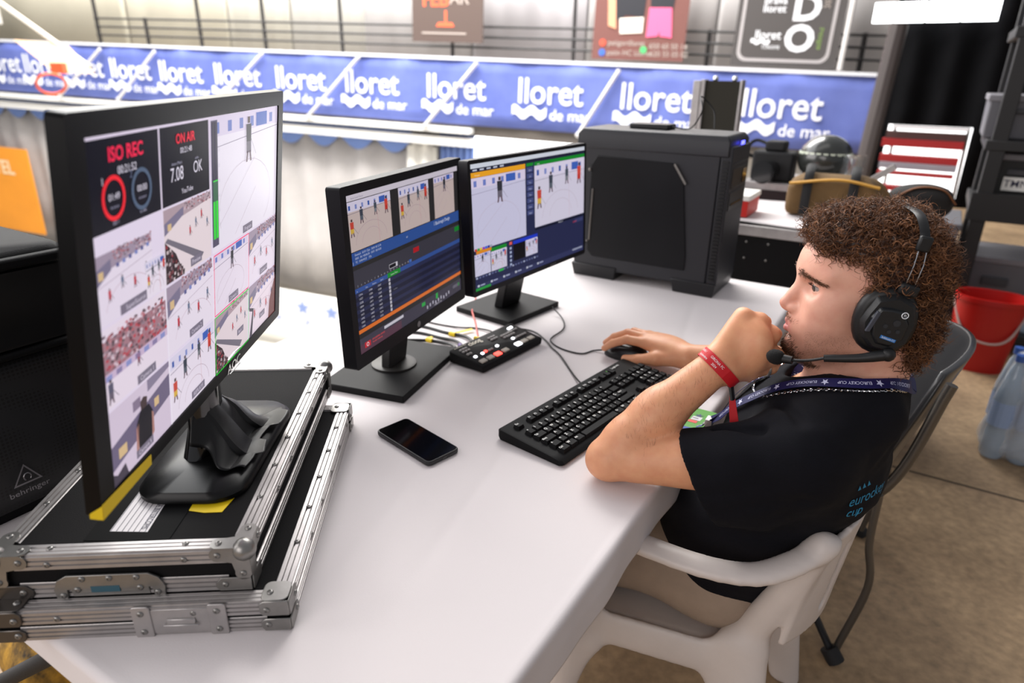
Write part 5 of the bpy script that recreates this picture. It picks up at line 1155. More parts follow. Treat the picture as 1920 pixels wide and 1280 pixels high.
def skin_mat():
    m = bpy.data.materials.new('skin'); m.use_nodes = True; nt = m.node_tree; N = nt.nodes; b = N['Principled BSDF']
    a = N.new('ShaderNodeAttribute'); a.attribute_name = 'Col'; tc = N.new('ShaderNodeTexCoord')
    n1 = N.new('ShaderNodeTexNoise'); n1.inputs['Scale'].default_value = 55; n1.inputs['Detail'].default_value = 6; nt.links.new(tc.outputs['Object'], n1.inputs['Vector'])
    mx = N.new('ShaderNodeMixRGB'); mx.blend_type = 'OVERLAY'; mx.inputs[0].default_value = 0.22; nt.links.new(a.outputs['Color'], mx.inputs[1]); nt.links.new(n1.outputs['Fac'], mx.inputs[2])
    nt.links.new(mx.outputs[0], b.inputs['Base Color']); b.inputs['Roughness'].default_value = .48; b.inputs['Specular IOR Level'].default_value = .4
    b.inputs['Subsurface Weight'].default_value = .18; b.inputs['Subsurface Radius'].default_value = (1, .35, .2); b.inputs['Subsurface Scale'].default_value = .005
    n2 = N.new('ShaderNodeTexNoise'); n2.inputs['Scale'].default_value = 420; n2.inputs['Detail'].default_value = 3; nt.links.new(tc.outputs['Object'], n2.inputs['Vector'])
    bp = N.new('ShaderNodeBump'); bp.inputs['Strength'].default_value = .12; bp.inputs['Distance'].default_value = .001; nt.links.new(n2.outputs['Fac'], bp.inputs['Height']); nt.links.new(bp.outputs[0], b.inputs['Normal'])
    return m
body = np_mesh('body', allV, allF, skin_mat(), man, colv)
# eyes
for e in EYE:
    k = MB(); k.sphere((0, 0, 0), .0128, 24); eo = k.build('eye', mat('eye_white', '#9c918c', .2, coat=.6), man, smooth=80); eo.location = yaw_pts(np.array([e]))[0]; eo.rotation_euler = (0, 0, YAW)
    k = MB(); dr = Vector((.95, .15, -.12)).normalized(); k.lathe([(.0068, .0108), (.0064, .0116), (.0034, .0126), (.0001, .0130)], n=20); io = k.build('iris', mat('iris', '#3a3833', .1, coat=1), eo, smooth=60); io.rotation_euler = dr.to_track_quat('Z', 'Y').to_euler()
    k = MB(); k.lathe([(.0030, .0129), (.0001, .0132)], n=16); io = k.build('pupil', M['blackg'], eo); io.rotation_euler = dr.to_track_quat('Z', 'Y').to_euler()

# ---- strands (hair, brows, beard)
def strands(name, items, m, parent, sides=3, turn=True):
    groups = {}; VS = []; FS = []; CS = []; base_ = 0
    for it_ in items: groups.setdefault(len(it_[0]), []).append(it_)
    for ml, its in groups.items():
        A = np.array([q_[0] for q_ in its]); rr = np.array([q_[1] for q_ in its]); cc_ = np.array([q_[2] for q_ in its]); n_ = len(its)
        t = np.gradient(A, axis=1); t /= np.linalg.norm(t, axis=2, keepdims=True)+1e-9
        ref = np.tile(np.array([.36, .48, .80]), (n_, ml, 1)); u = np.cross(t, ref); u /= np.linalg.norm(u, axis=2, keepdims=True)+1e-9; w = np.cross(t, u)
        rad_ = rr[:, None]*(1-.75*np.linspace(0, 1, ml)**2)[None]
        ring_ = np.stack([A+u*(rad_*math.cos(2*math.pi*s_/sides))[..., None]+w*(rad_*math.sin(2*math.pi*s_/sides))[..., None] for s_ in range(sides)], 2)
        VS.append(ring_.reshape(-1, 3)); CS.append(np.repeat(cc_, ml*sides, axis=0))
        k0 = (np.arange(n_)*ml*sides)[:, None, None]+(np.arange(ml-1)*sides)[None, :, None]; a_ = np.arange(sides)[None, None, :]; b_ = (np.arange(sides)+1)[None, None, :] % sides
        FS.append(np.stack([k0+a_, k0+b_, k0+sides+b_, k0+sides+a_], -1).reshape(-1, 4)+base_); base_ += n_*ml*sides
    V_ = np.concatenate(VS); o = np_mesh(name, yaw_pts(V_) if turn else V_, np.concatenate(FS), m, parent, np.concatenate(CS)); o['kind'] = 'stuff'; return o
def hair_mat(name, rough=.42):
    m = bpy.data.materials.new(name); m.use_nodes = True; nt = m.node_tree; b = nt.nodes['Principled BSDF']; a = nt.nodes.new('ShaderNodeAttribute'); a.attribute_name = 'Col'
    nt.links.new(a.outputs['Color'], b.inputs['Base Color']); b.inputs['Roughness'].default_value = rough; b.inputs['Specular IOR Level'].default_value = .35; return m
HM = hair_mat('brown_hair'); nr = np.random.default_rng(4)
hp = [np.array(lin(c)) for c in ('#4a2f1d', '#5f3d26', '#754c2e', '#8d6142', '#38231a', '#66422b')]
# hair mass
HV = Field((-.16, -.14, .93), (.16, .14, 1.25), .0028)
HV.put(ell(h(.010, 0, .060), (.100, .092, .088)), .01); HV.put(ell(h(-.024, 0, .040), (.072, .092, .092)), .03); HV.put(ell(h(.070, 0, .100), (.042, .060, .034)), .025); HV.put(cap(h(-.052, -.04, -.03), h(-.052, .04, -.03), .044, .044), .03); HV.put(cap(h(-.056, -.03, -.075), h(-.056, .03, -.075), .028, .028), .03)
# cut the face free
HV.put(cap(h(.130, 0, -.010), h(.108, 0, .052), .056, .036, (1, 2.4, 1)), .02, 's'); HV.put(ell(h(.085, 0, -.05), (.075, .2, .085)), .02, 's'); HV.put(ell(h(.064, .1, .010), (.040, .06, .045)), .015, 's'); HV.put(ell(h(.064, -.1, .010), (.040, .06, .045)), .015, 's')
HV.put(ell(h(.0, .0, -.10), (.05, .2, .07)), .02, 's'); HV.put((lambda X, Y, Z: np.maximum(.026-X+.10*np.clip(Z-1.055, -.1, .1), Z-1.143+.25*np.clip(X-.07, 0, 1)), np.array([.0, -.14, .93]), np.array([.16, .14, 1.15])), .010, 's')
Vm, Fm = HV.mesh()
nrm = HV.grad(Vm)
lump = np.zeros(len(Vm))
for f, a in ((70, .004), (130, .0035), (230, .002)):
    ph = nr.random(3)*6; lump += a*np.sin(Vm[:, 0]*f+ph[0]+2*np.sin(Vm[:, 1]*f*.7))*np.sin(Vm[:, 1]*f+ph[1]+2*np.sin(Vm[:, 2]*f*.6))*np.sin(Vm[:, 2]*f+ph[2])
Vm2 = Vm+nrm*(lump-.006)[:, None]
hair = np_mesh('hair', yaw_pts(Vm2), Fm, HM, man, np.array([hp[4]*.9+.1*hp[0]]*len(Vm2))); hair['label'] = 'thick curly brown hair'
items = []
sel = np.where((HF.sample(np.clip(Vm, HF.lo+.003, HF.lo+HF.h*(HF.n-2))) > .002))[0]
for j in nr.choice(sel, 5200):
    p = Vm2[j]; n_ = nrm[j]; a = np.cross(n_, nr.normal(size=3)); a /= np.linalg.norm(a); d = n_*nr.uniform(.25, .75)+a*nr.uniform(.3, .9)+np.array([-.35 if p[0] > .03 and p[2] < 1.18 else 0, 0, -.12]); d /= np.linalg.norm(d)
    u = np.cross(d, n_); u /= np.linalg.norm(u)+1e-9; w = np.cross(d, u); L_ = nr.uniform(.016, .028); rad = nr.uniform(.0026, .0052); tw = nr.uniform(1.1, 2.2)*2*math.pi*(1 if nr.random() < .5 else -1); ph = nr.random()*6.3
    t = np.linspace(0, 1, 13)[:, None]
    pts = p+d*L_*t+(u*np.cos(tw*t+ph)+w*np.sin(tw*t+ph)-u*math.cos(ph)-w*math.sin(ph))*rad*np.minimum(1, t*3)
    cc = hp[nr.integers(0, 6)]*nr.uniform(.8, 1.25); off = np.cross(d, nr.normal(size=3)); off /= np.linalg.norm(off)+1e-9
    items.append((pts, nr.uniform(.0004, .0007), cc)); items.append((pts+off*.0012*np.minimum(1, t*2), .0004, cc*1.1))
for j in nr.choice(sel, 900):   # loose flyaway hairs
    p = Vm2[j]; n_ = nrm[j]; a = nr.normal(size=3)*.5; d = n_+a; d /= np.linalg.norm(d); u = np.cross(d, n_); u /= np.linalg.norm(u)+1e-9; t = np.linspace(0, 1, 8)[:, None]; L_ = nr.uniform(.018, .034)
    items.append((p+d*L_*t+u*.006*np.sin(t*nr.uniform(3, 8)), .00022, hp[3]))
strands('curls', items, HM, man)['label'] = 'tight brown curls'
def fuzz(name, centres, lab_, n, ln, cols, r=.0003, dirf=None):
    C0 = HF.push(np.array([centres()[0] for _ in range(n)])); NN = HF.grad(C0); it = []; t = np.linspace(0, 1, 5)[:, None]
    for p, n_ in zip(C0, NN):
        d = (dirf(p) if dirf else np.array([0, 0, -1.]))+n_*.55+nr.normal(size=3)*.22; d /= np.linalg.norm(d)
        it.append((p-n_*.0006+d*ln*nr.uniform(.6, 1.2)*t+n_*.0012*np.sin(t*2), r, cols[nr.integers(0, len(cols))]))
    o = strands(name, it, HM, man); o['label'] = lab_; return o
for s in (1, -1):
    def ctr(s=s):
        t = nr.random(); a = np.array([.1075, s*.010, .0400]); b = np.array([.098, s*.032, .0475]); c = np.array([.073, s*.052, .0370]); p = (1-t)**2*a+2*t*(1-t)*b+t*t*c
        return HO+p+nr.normal(size=3)*np.array([.0005, .0005, .0022*(1-.6*t)]), 0
    fuzz('eyebrow', ctr, 'dark brown eyebrow', 420, .0075, hp[:3], .00032, lambda p, s=s: np.array([-.8, s*.7, .12]))
def goat():
    return HO+(np.array([.100+nr.normal()*.012, nr.normal()*.017, -.099+nr.normal()*.009]) if nr.random() < .7 else np.array([nr.uniform(.045, .10), (1 if nr.random() < .6 else -1)*nr.uniform(.012, .034), -.109+nr.normal()*.005])), 0
fuzz('goatee', goat, 'short dark goatee on the chin', 1700, .006, hp[:3]+[hp[4]], .00032, lambda p: np.array([.25, 0, -.7]))
def stub():
    return HO+np.array([nr.uniform(.02, .10), (1 if nr.random() < .7 else -1)*.055, nr.uniform(-.105, -.045)]), 0
fuzz('stubble', stub, 'sparse beard stubble', 900, .0013, hp[1:4], .00013)
def mous():
    return HO+np.array([.115, nr.normal()*.013, -.040+nr.normal()*.0025]), 0
fuzz('moustache', mous, 'faint short moustache', 160, .0035, hp[1:4], .0002, lambda p: np.array([.1, np.sign(p[1])*.5, -.8]))
for e in EYE[:2]:
    it = []
    for a in np.linspace(-1.1, 1.1, 26):
        b = e+np.array([.0128*math.cos(a*.95)+.001, .0138*math.sin(a), .0028]); t = np.linspace(0, 1, 5)[:, None]; it.append((b+np.array([.006*math.cos(a), .004*math.sin(a), 0])*t+np.array([0, 0, .0022])*t*t, .00022, hp[4]))
    strands('eyelash', it, HM, man)
# arm hair
it = []
fw3 = (np.array(WRL)-np.array(ELL)); fl = np.linalg.norm(fw3); fw3 /= fl
u = np.cross(fw3, [0, 0, 1.]); u /= np.linalg.norm(u); w = np.cross(fw3, u)
C0 = []
for _ in range(520):
    t0 = nr.uniform(.15, .95); an = nr.uniform(0, 6.28); C0.append(np.array(ELL)+fw3*fl*t0+(u*math.cos(an)+w*math.sin(an))*.045)
C0 = AF.push(np.array(C0), it=6); t = np.linspace(0, 1, 5)[:, None]
for p, n_ in zip(C0, AF.grad(C0)):
    d = fw3*.5+n_*.22+np.cross(n_, fw3)*.55+nr.normal(size=3)*.2; d /= np.linalg.norm(d); it.append((p+d*nr.uniform(.006, .012)*t, .00010, hp[2]))
strands('arm_hair', it, HM, man, turn=False)

# ---- T-shirt
SF = Field((-.20, -.40, .40), (.38, .34, .99), .004)
P = SF.put
P(cap((.150, 0, .515), (.105, 0, .645), .128, .122, (1, 1.42, 1)), .02); P(cap((.105, 0, .645), (.050, 0, .785), .122, .128, (1, 1.42, 1)), .05); P(cap((.050, 0, .785), (.030, 0, .845), .126, .090, (1, 1.35, 1)), .05)
P(cap((.045, .155, .842), (-.012, .05, .888), .070, .058), .05); P(cap((.005, -.165, .850), (-.012, -.05, .888), .070, .058), .05)
P(cap((.060, .06, .835), (.105, .03, .800), .060, .062), .05); P(cap((.060, -.06, .835), (.105, -.03, .800), .060, .062), .05)
P(cap((.045, .165, .838), (.130, .189, .814), .070, .058), .035); P(cap((.130, .189, .814), (.225, .212, .796), .058, .054), .03); P(cap((.10, .19, .765), (.20, .21, .752), .055, .055), .03)
P(cap((.0, -.18, .856), (.075, -.27, .815), .072, .066), .035)
P(ell((.18, .0, .60), (.115, .165, .10)), .05)
P(cap((-.028, -.045, .893), (-.028, .045, .893), .050, .050), .04)
# folds
def fold(a, b, r, k=.016): P(cap(a, b, r, r*.7), k, 's')
fold((.02, .235, .80), (.075, .25, .70), .010); fold((-.02, .22, .76), (.02, .245, .66), .009); fold((.10, .26, .735), (.17, .262, .70), .010)
fold((-.088, .06, .86), (-.06, .15, .80), .008); fold((.09, .125, .905), (.05, .19, .915), .006); fold((.10, .195, .885), (.17, .19, .862), .006)
fold((.03, .225, .60), (.12, .235, .57), .009); fold((.0, .20, .68), (.09, .23, .62), .010); fold((-.07, .10, .70), (-.02, .19, .64), .008)
# sleeve openings, hem, neck hole
nL = np.array([.80, .10, -.12]); nL /= np.linalg.norm(nL)
P(half((.208, .205, .785), (.86, -.10, .36), (.12, .10, .66), (.38, .34, .93)), .003, 's') if False else None
cutp = np.array([.190, .185, .782]); cn = np.array([.85, .20, -.51]); cn /= np.linalg.norm(cn)
def sleeve_cut(X, Y, Z):
    d1 = (X-cutp[0])*cn[0]+(Y-cutp[1])*cn[1]+(Z-cutp[2])*cn[2]
    return np.maximum(-d1, np.maximum(.130-Y, .690-Z))
P((sleeve_cut, np.array([.10, .13, .66]), np.array([.36, .32, .90])), .003, 's')
P((lambda X, Y, Z: (np.sqrt((X-.205)**2+(Y-.207)**2+(Z-.796)**2)-.044), np.array([.15, .15, .73]), np.array([.26, .26, .85])), .004, 's')
def r_cut(X, Y, Z): return np.maximum(-((X-.075)*.65+(Y+.27)*-.7+(Z-.815)*-.3), -.20-(-Y)+0*X)
P((lambda X, Y, Z: -((X-.075)*.62+(Y+.275)*-.72+(Z-.815)*-.32)+np.maximum(0, (Y+.20))*6, np.array([.0, -.40, .72]), np.array([.2, -.2, .92])), .003, 's')
P((lambda X, Y, Z: Z-(.452+.012*np.sin(X*9)-.05*(X-.1))+0*Y, np.array([-.2, -.34, .40]), np.array([.38, .34, .50])), .006, 's')
P(cap((-.022, 0, 1.02), (.006, 0, .875), .058, .062, (1, 1.06, 1)), .006, 's'); P(cap((.05, 0, .99), (.066, 0, .905), .045, .040, (1, 1.1, 1)), .012, 's')
Vs, Fs_ = SF.mesh()
ns = SF.grad(Vs); wv = .0012*np.sin(Vs[:, 0]*60+3*np.sin(Vs[:, 2]*40))*np.sin(Vs[:, 2]*75+2*np.sin(Vs[:, 1]*50))
shirt = np_mesh('t_shirt', Vs+ns*wv[:, None], Fs_, mat('navy_cotton', '#0a0a11', .9, var=.15, vscale=40, bump=.35, bscale=900, spec=.25), man); shirt['label'] = 'navy cotton T-shirt'
# ribbed collar, following the neck hole
ring = []
for i in range(48):
    a = 2*math.pi*i/48; c = np.array([.010+.080*math.cos(a)-.004, .071*math.sin(a), .930-.035*(math.cos(a)+1)/2-.006]); ring.append(SF.push(c, .0005, 5)[0])
k = MB(); k.tube([Vector(p) for p in ring], .0055, 8, closed=True); k.build('collar', mat('navy_rib', '#12131d', .8, bump=.4, bscale=700), shirt, smooth=60)
# print on the back
p0_ = SF.push(np.array([-.06, .105, .768]), .001, 20)[0]; n0_ = SF.grad(p0_)[0]; u0_ = np.cross([0, 0, 1.], n0_); u0_ /= np.linalg.norm(u0_); v0_ = np.cross(n0_, u0_)
def back_pt(x, y): return p0_+u0_*x+v0_*y
def shirt_print(V2, F2):
    P3 = SF.push(np.array([back_pt(x, y) for x, y in V2]), .0014, 8); np_mesh_poly('back_print', P3, F2, mat('print_teal', '#1f7fa8', .7), shirt)
def np_mesh_poly(name, V, F, m, parent):
    k = MB(); k.add(V, F); return k.build(name, m, parent)
for t, yy, s_ in (('eurockey', .002, .027), ('cup', -.020, .027)):
    tv, tf, tw_ = text_data(t, .004); shirt_print([((x-1.9)*s_+.12*y*s_, y*s_+yy) for x, y in tv], tf)
for i in range(3): shirt_print([(-.040+.013*i, .030), (-.031+.013*i, .030), (-.039+.013*i, .040)], [(0, 1, 2)])

# ---- trousers and shoes
LF = Field((-.02, -.24, .06), (.74, .24, .66), .006)
P = LF.put
P(cap((.15, 0, .50), (.12, 0, .60), .118, .105, (1, 1.42, 1)), .02)
for s in (1, -1):
    P(cap((.15, s*.085, .515), (.36, s*.115, .515), .088, .080), .05); P(cap((.36, s*.115, .515), (.57, s*.12, .525), .080, .062), .03); P(cap((.57, s*.12, .525), (.60, s*.12, .30), .060, .056), .02); P(cap((.60, s*.12, .30), (.57, s*.12, .11), .056, .046), .02)
    for t in (.20, .25, .31, .38): P(cap((t, s*.205, .56), (t+.05, s*.19, .46), .007, .005), .014, 's')
    P(cap((.17, s*.21, .585), (.25, s*.205, .545), .006, .006), .008, 's')
P((lambda X, Y, Z: Z-.098+0*X+0*Y, np.array([.4, -.24, .0]), np.array([.74, .24, .12])), .004, 's')
P((lambda X, Y, Z: .432-Z+0*X+0*Y if False else (Z-.436)+0*X+0*Y, np.array([-.02, -.24, .38]), np.array([.44, .24, .44])), .006, 's')
Vl, Fl = LF.mesh()
tr = np_mesh('trousers', Vl, Fl, mat('beige_cotton', '#9a8878', .85, var=.06, vscale=30, bump=.3, bscale=700), man); tr['label'] = 'beige cotton trousers'
for s in (1, -1):
    SH = Field((.48, s*.12-.07, -.01), (.78, s*.12+.07, .14), .006); SH.put(cap((.555, s*.12, .050), (.70, s*.125, .034), .044, .034, (1, 1, 1)), .02); SH.put(cap((.56, s*.12, .06), (.57, s*.12, .10), .044, .046), .02); SH.put((lambda X, Y, Z: Z-.002+0*X+0*Y, np.array([.4, -.3, -.02]), np.array([.8, .3, .01])), .003, 's')
    a, b = SH.mesh(); np_mesh('shoe', a, b, mat('shoe_white', '#c9c6c2', .6), man)
# ------------------------------------------------------------------ things the man wears
def worn(name, label, cat): return thing(name, label, cat, (PX, PY, 0), PRZ)
BK = mat('headset_black', '#101113', .5, bump=.1, bscale=500); BK2 = mat('headset_panel', '#16181b', .38)
hs = worn('headset', 'black intercom headset with boom microphone on curly hair', 'headset')
def cupside(s, main):
    C = np.array([.006, s*.094, 1.062])
    def fr(x, y, z): return (C[0]+x*.88, C[1]+s*y, C[2]+z*.90)     # y outward
    k = MB(); n = 28
    oct_ = [(.041*math.cos(a)*(1-.05*math.cos(2*a)), .049*math.sin(a)) for a in [2*math.pi*i/n for i in range(n)]]
    k.tube([fr(x*.92, .0, z*.92) for x, z in oct_], .0125, 10, closed=True); k.build('ear_cushion', mat('cushion_leather', '#0d0d0e', .45), hs, smooth=60)
    k = MB(); ang = [(.034, .020), (.022, .043), (-.010, .050), (-.036, .036), (-.044, .004), (-.036, -.034), (-.012, -.050), (.018, -.044), (.038, -.022), (.041, .002)]
    for y0, y1, f0, f1 in ((.0, .012, 1.0, 1.0), (.012, .022, 1.0, .86)):
        m = len(ang); k.add([fr(x*f0, y0, z*f0) for x, z in ang]+[fr(x*f1, y1, z*f1) for x, z in ang], [(i, (i+1) % m, m+(i+1) % m, m+i) for i in range(m)])
    k.add([fr(x*.86, .022, z*.86) for x, z in ang], [tuple(range(10))]); k.build('ear_cup', BK, hs, bevel=.002)
    if not main: return fr
    k = MB(); pl = [(.030, .012), (.018, .030), (.0, .030), (-.020, .026), (-.031, .004), (-.026, -.024), (-.008, -.038), (.014, -.034), (.024, -.018)]
    m = len(pl); k.add([fr(x, .020, z) for x, z in pl]+[fr(x*.86, .0275, z*.86) for x, z in pl], [(i, (i+1) % m, m+(i+1) % m, m+i) for i in range(m)]+[tuple(range(m, 2*m))]); k.build('control_panel', BK2, hs, bevel=.0015)
    k = MB(); k.prism([(.034, -.012), (.027, -.012), (.016, .020), (.022, .024)], .022, .028, lambda x, z, y: fr(x, y, z)); k.build('side_strip', mat('strip_grey', '#3a3d47', .45), hs, bevel=.001)
    for x, z, r in ((-.010, .006, .0050), (.006, .0, .0032), (-.001, -.009, .0030), (-.014, -.008, .0030)):
        k = MB(); k.cyl(fr(x, .0274, z), fr(x, .0285, z), r, n=14); k.build('button', mat('button_grey', '#23262b', .5), hs)
    k = MB(); k.tube([fr(-.019+.0048*math.cos(a*.3927), .0282, .020+.0048*math.sin(a*.3927)) for a in range(16)], .0007, 6, closed=True); k.text('n', .008, lambda x, y: fr(-.019-x, .0284, .0182+y), .006); k.build('maker_logo', mat('logo_white', '#dfe3ea', .5), hs)
    k = MB(); rt_ = R(-16)
    def lf(x, y): return fr(-.002-(x*math.cos(rt_)-y*math.sin(rt_)), .0279, -.021+(x*math.sin(rt_)+y*math.cos(rt_)))
    k.add([lf(-.0125, -.0026), lf(.0125, -.0026), lf(.0125, .0026), lf(-.0125, .0026)], [(0, 1, 2, 3)]); k.build('blue_label', mat('label_blue', '#2a6fb4', .5), hs)
    k = MB(); k.text('Solidcom C1', .0046, lambda x, y: (lambda p: (p[0], p[1]+.0004*s, p[2]))(lf(x, y-.0014)), .002, sx=.9); k.build('label_print', mat('logo_white', '#dfe3ea', .5), hs)
    return fr
cf = cupside(1, True); cupside(-1, False)
for s in (1, -1):
    k = MB(); k.box((-.013, s*.100, 1.112), (.028, .014, .018), Matrix.Rotation(R(-14), 3, 'Y')); k.build('slider_block', BK, hs, bevel=.004)
    k = MB()
    for dx in (-.006, .006): k.tube([(-.014+dx, s*.100, 1.116), (-.019+dx, s*.100, 1.148), (-.021+dx*.8, s*.096, 1.176)], .0011, 6)
    k.build('slider_wire', M['chrome'], hs, smooth=50)
    k = MB(); k.box((-.021, s*.096, 1.178), (.018, .009, .022), Matrix.Rotation(R(-8), 3, 'Y')); k.build('wire_cap', BK, hs, bevel=.003)
k = MB(); bp_ = bez([(-.021, .096, 1.178), (-.020, .087, 1.196), (-.018, .058, 1.212), (-.016, 0, 1.214), (-.018, -.058, 1.212), (-.020, -.087, 1.196), (-.021, -.096, 1.178)], 42)
k.tube(bp_, .0068, 8, flat=(1.0, .3), upv=[(p-Vector((-.03, 0, 1.10))) for p in bp_]); k.build('headband', mat('band_black', '#121214', .4), hs, smooth=60)
BM0, BMm, BM1, BM2 = (-.002, .119, 1.018), (.034, .116, 1.007), (.080, .108, .998), (.127, .088, .982)
k = MB(); k.tube(bez([BM0, BMm, BM1], 14), [.0085, .0088, .0085, .0082, .008, .0075, .007, .0068, .0066, .0064, .0062, .006, .006, .0058, .0056][:len(bez([BM0, BMm, BM1], 14))], 10); k.sphere(BM0, .0105, 12); k.build('boom_arm', BK, hs, smooth=60)
k = MB(); k.tube(bez([BM1, (.098, .102, .990), (.114, .095, .985), BM2], 20), .0022, 8); k.build('boom_wire', BK, hs, smooth=60)
k = MB(); k.cyl((.120, .0915, .983), (.136, .083, .981), .0062, .0075, n=12); mh = k.build('microphone', BK, hs, smooth=50)
k = MB(); d_ = Vector((.020, -.009, .001)).normalized(); k.tube([Vector((.134, .084, .981))+d_*t for t in (-.001, .003, .009, .016, .021, .024)], [.0085, .0112, .0122, .0112, .0078, .003], 14); k.build('foam_cover', mat('foam', '#0b0b0c', .95, bump=.6, bscale=900), mh, smooth=60)

def turn_rigid(o):
    if o.type == 'MESH':
        me = o.data; co = np.empty(len(me.vertices)*3); me.vertices.foreach_get('co', co); me.vertices.foreach_set('co', yaw_pts(co.reshape(-1, 3), True).ravel()); me.update()
    for c_ in o.children: turn_rigid(c_)
turn_rigid(hs)
def surf_min(P_, off):
    """push points clear of both skin and shirt"""
    P_ = np.atleast_2d(np.array(P_, float))
    for _ in range(14):
        a, b = HF.sample(P_), SF.sample(P_); use = a < b; g = np.where(use[:, None], HF.grad(P_), SF.grad(P_)); d = np.where(use, a, b); P_ = P_-g*np.minimum(d-off, .02)[:, None]*.7
    return P_
def path_on(pts, n, off):
    P_ = np.array([list(p) for p in bez(pts, n)]); return surf_min(P_, off)
def surf_n(P_):
    a, b = HF.sample(P_), SF.sample(P_); g = np.where((a < b)[:, None], HF.grad(P_), SF.grad(P_)); return g
def smooth_path(P_, it=6):
    for _ in range(it): P_[1:-1] = P_[1:-1]*.5+(P_[:-2]+P_[2:])*.25
    return P_
class Ribbon:
    def __init__(s, P_, N_, w):
        s.P = smooth_path(P_.copy(), 3); s.N = smooth_path(N_.copy(), 12); s.N /= np.linalg.norm(s.N, axis=1, keepdims=True); s.w = w
        t = np.gradient(s.P, axis=0); t /= np.linalg.norm(t, axis=1, keepdims=True); s.W = np.cross(s.N, t); s.W /= np.linalg.norm(s.W, axis=1, keepdims=True)
        s.S = np.concatenate([[0], np.cumsum(np.linalg.norm(np.diff(s.P, axis=0), axis=1))])
    def at(s, d, y, off=0.0):
        f = lambda A: np.array([np.interp(d, s.S, A[:, i]) for i in range(3)]); return tuple(f(s.P)+f(s.W)*y+f(s.N)*off)
    def mesh(s, mb, th=.0008):
        n = len(s.P); vs = []
        for i in range(n):
            for y in (-s.w/2, s.w/2):
                for o in (0, th): vs.append(s.P[i]+s.W[i]*y+s.N[i]*o)
        fs = []
        for i in range(n-1):
            a = 4*i; b = a+4
            for q, r in ((0, 1), (1, 3), (3, 2), (2, 0)): fs.append((a+q, a+r, b+r, b+q))
        mb.add(vs, fs)
ln = worn('lanyard', 'navy event lanyard with white lettering around the neck', 'lanyard')
LM = mat('lanyard_navy', '#10114a', .55); LP = mat('lanyard_print', '#c8cbe8', .6)
END = (.215, .045, .800)
def free(P_, keep):   # beyond index keep the strap hangs free
    return P_
for s, pts in ((1, [(-.080, .0, .925), (-.072, .035, .945), (-.036, .078, .955), (.009, .094, .952), (.071, .092, .935), (.117, .078, .895), (.160, .062, .848), END]),
               (-1, [(-.080, .0, .925), (-.068, -.035, .930), (-.036, -.068, .932), (.009, -.075, .930), (.052, -.045, .918), (.090, -.020, .893), (.150, .010, .852), END])):
    P_ = np.array([list(p) for p in bez(pts, 70)]); a = surf_min(P_, .007); m = min(HF.sample(P_).min(), 1)
    d = np.minimum(HF.sample(P_), SF.sample(P_)); P_ = np.where((d < .007)[:, None] | (np.arange(len(P_)) < len(P_)*.66)[:, None], a, P_); N_ = surf_n(P_); N_[:, :] = N_*.8+np.array([.1, .25*s, .35])
    rb = Ribbon(P_, N_, .019); k = MB(); rb.mesh(k); k.build('strap', LM, ln, smooth=60)
    k = MB(); L_ = rb.S[-1]; x0 = .055; i = 0
    sg = 1 if s > 0 else -1
    while x0 < L_-.03:
        if i % 2 == 0: k.text('EUROCKEY CUP', .0085, lambda x, y, x0=x0: rb.at(x0+sg*x*1.0, sg*(y-.003), .0013), .006, sx=.78); x0 += .042
        else:
            k.add([rb.at(x0+.0062*a_, .0075*b_, .0013) for a_, b_ in star(5, 1.0)], [tuple(range(10))]); x0 += .036
        i += 1
    k.build('strap_print', LP, ln)
k = MB(); k.tube([(END[0]+.004*math.cos(a*.63), END[1], END[2]-.008+.008*math.sin(a*.63)) for a in range(10)], .0016, 6, closed=True); k.tube(bez([END, (.228, .035, .785), (.236, .012, .768), (.250, -.005, .752)], 12), .0022, 6); k.box((.216, .045, .797), (.012, .02, .014)); k.build('clip', M['chrome'], ln, smooth=50)
def W2L(x, y, z): v = Matrix.Rotation(-PRZ, 3, 'Z') @ Vector((x-PX, y-PY, z)); return v
cor = [W2L(x, y, TZ+.0035) for x, y in ((.300, 1.175), (.364, 1.140), (.426, 1.223), (.362, 1.262))]
def card(u, v, dz=0.0): return tuple(cor[0]*(1-u)*(1-v)+cor[1]*u*(1-v)+cor[2]*u*v+cor[3]*(1-u)*v+Vector((0, 0, dz)))
k = MB(); k.add([card(0, 0, -.0015), card(1, 0, -.0015), card(1, 1, -.0015), card(0, 1, -.0015), card(0, 0), card(1, 0), card(1, 1), card(0, 1)], [(3, 2, 1, 0), (4, 5, 6, 7), (0, 1, 5, 4), (1, 2, 6, 5), (2, 3, 7, 6), (3, 0, 4, 7)])
bd = k.build('badge', mat('badge_green', '#4f9e2e', .35, var=.0, col2='#7cc03c', vscale=18), ln); bd['label'] = 'green printed accreditation card'
p_pic = MB()
def cr(u0, v0, u1, v1, c, dz=.0005): p_pic.add([card(u0, v0, dz), card(u1, v0, dz), card(u1, v1, dz), card(u0, v1, dz)], [(0, 1, 2, 3)], c)
for j, c in ((0, '#f0a03c'), (1, '#e4534a')):
    a = .18+.34*j; cr(a, .36, a+.24, .46, c); cr(a+.02, .48, a+.28, .64, '#d9d8da'); cr(a+.04, .55, a+.2, .57, '#2c3352', .0009)
    p_pic.add([card(a+.15+.13*x, .70+.09*y, .0004) for x, y in star()], [tuple(range(10))], '#39406a')
cr(.55, .02, .9, .14, '#3b4fa8'); p_pic.build('badge_print', pic_mat('badge_print_mat', 0), ln)
